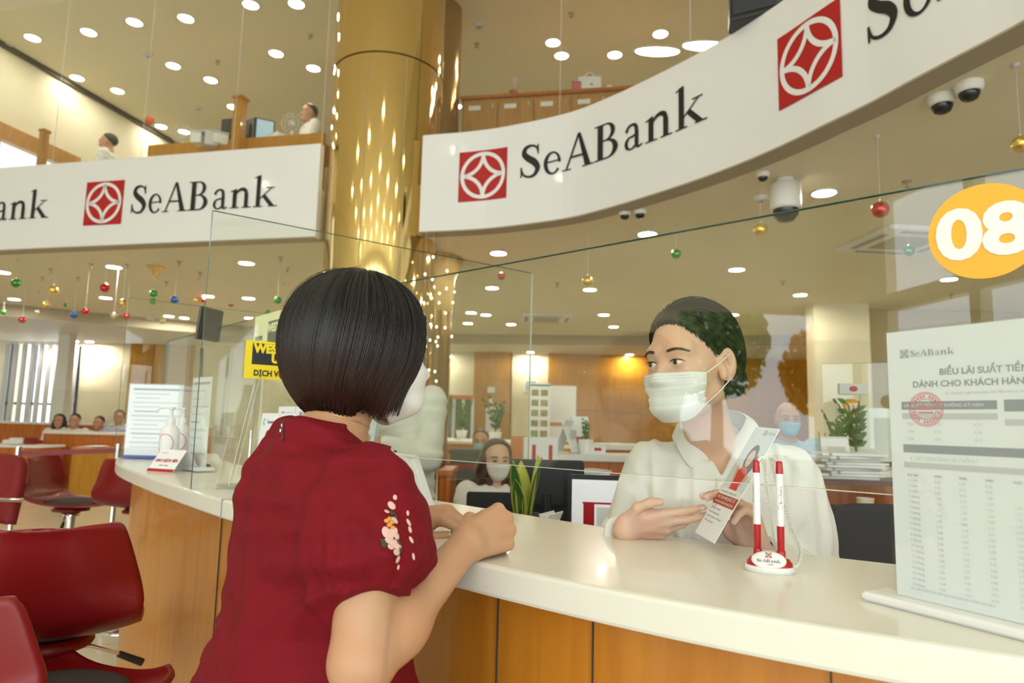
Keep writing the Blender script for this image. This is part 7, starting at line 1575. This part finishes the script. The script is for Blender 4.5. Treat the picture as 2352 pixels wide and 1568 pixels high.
    npobj('trousers', [nets(legf, (loc[0] - .55, loc[1] - .55, gz), (loc[0] + .55, loc[1] + .55, zb + .08), .013)], M['navy'], t)
    sb = MB()
    for s_ in (-1, 1): q = fr_t.w(s_ * .1, .42 if seated else .06, gz + .04); sb.ball(Vector(q), (.05, .05, .04), 12); sb.ball(Vector(q) + Vector(fr_t.d(0, .07, -.005)), (.045, .06, .03), 12)
    sb.obj('shoes', M['blackp'], t)
    return t, hd, (RW_, LW_), fr_t
M['navy'] = mat('dark_cloth', (.02, .02, .025), .85); WHs = clothmat('shirt_white_bg', (.78, .77, .72), 400, .8, .1, .02); BLs = clothmat('shirt_blue_bg', (.36, .52, .62), 400, .8, .1, .05); GRs = clothmat('shirt_grey_bg', (.45, .47, .55), 400, .8, .1, .05)
HB = mat('bg_hair_black', (.012, .010, .010), .5); HBr = mat('bg_hair_brown', (.055, .025, .014), .45); HG = mat('bg_hair_grey', (.30, .30, .30), .6); MB_ = mat('mask_blue', (.25, .52, .68), .7)
def gp(px, Y): p = W(px, 980, Y); return (p.x, p.y)
p = gp(930, 3.3); t, hd, hw, ft = figure('man in a white long sleeved shirt standing behind the bob haired woman', p, (-.55, -.8, 0), 1.69, WHs, HB, M['maskw'], seated=False, arms='hold', h=.008)
c = Vector((hw[0] + hw[1]) / 2) + Vector((-.06, -.06, -.02)); tp_ = thing('paper_sheets', 'pale blue sheets held by the standing man in white', 'papers', c)
for k in range(3): panel('sheet', mat('pale_blue_paper', (.62, .72, .80), .6), tp_, c + Vector((.004 * k, .006 * k, -.004 * k)), (1, -.3, .05), (.1, .3, 1), .21, .28, .001)
mb = MB(); a_ = Vector(hw[0]); mb.lathe([(.031, -.008), (.034, 0), (.031, .008)], a_, 18, M=Vector((0, 0, 1)).rotation_difference(Vector(ft.d(-.4, .5, .2)).normalized()).to_matrix()); mb.obj('wristwatch', M['blackp'], t)
figure('woman with wavy brown hair and white mask seated behind the snake plant', gp(1140, 4.15), (.25, -.95, 0), W(1150, 1008, 4.15).z, WHs, HBr, M['maskw'], SK2, hair='long', h=.007)
figure('man in a light blue mask seated far back before the centre wood panel', gp(1105, 7.0), (0, -1, 0), W(1105, 985, 7.0).z, WHs, HB, MB_, h=.009)
figure('older bald man in a blue shirt and pale mask, built in place of a reflection right of the teller', gp(1808, 4.8), (-.15, -1, 0), W(1808, 922, 4.8).z, BLs, HG, MB_, seated=False, hair='bald', h=.008, long_=False)  # solid figure where the glass mirrors a customer
figure('dark haired person in a white shirt bending at the left counter, front one', gp(172, 12.0), (.1, -1, 0), W(172, 949, 12.0).z, WHs, HB, None, h=.009)
figure('person with loose black hair just left of the bending clerk', gp(136, 12.3), (.2, -1, 0), W(136, 950, 12.3).z, WHs, HB, None, hair='long', h=.009)
figure('person seated behind a small wooden box on the left counter', gp(228, 12.2), (0, -1, 0), W(228, 955, 12.2).z, WHs, HB, None, h=.009)
figure('person in an orange lit corner far left by the notice board', gp(272, 12.1), (.3, -1, 0), W(272, 941, 12.1).z, GRs, HBr, None, h=.010)
a = W(252, 345, 8.2); figure('clerk with dark hair seated on the upper floor, far left', (a.x, a.y), (-1, -.2, 0), W(252, 307, 8.2).z, WHs, HB, None, gz=3.45, h=.010)
a = W(712, 300, 8.1); figure('man seated on the upper floor just left of the gold column', (a.x, a.y), (-.8, -.6, 0), W(705, 240, 8.1).z, WHs, HB, None, gz=3.45, h=.010)
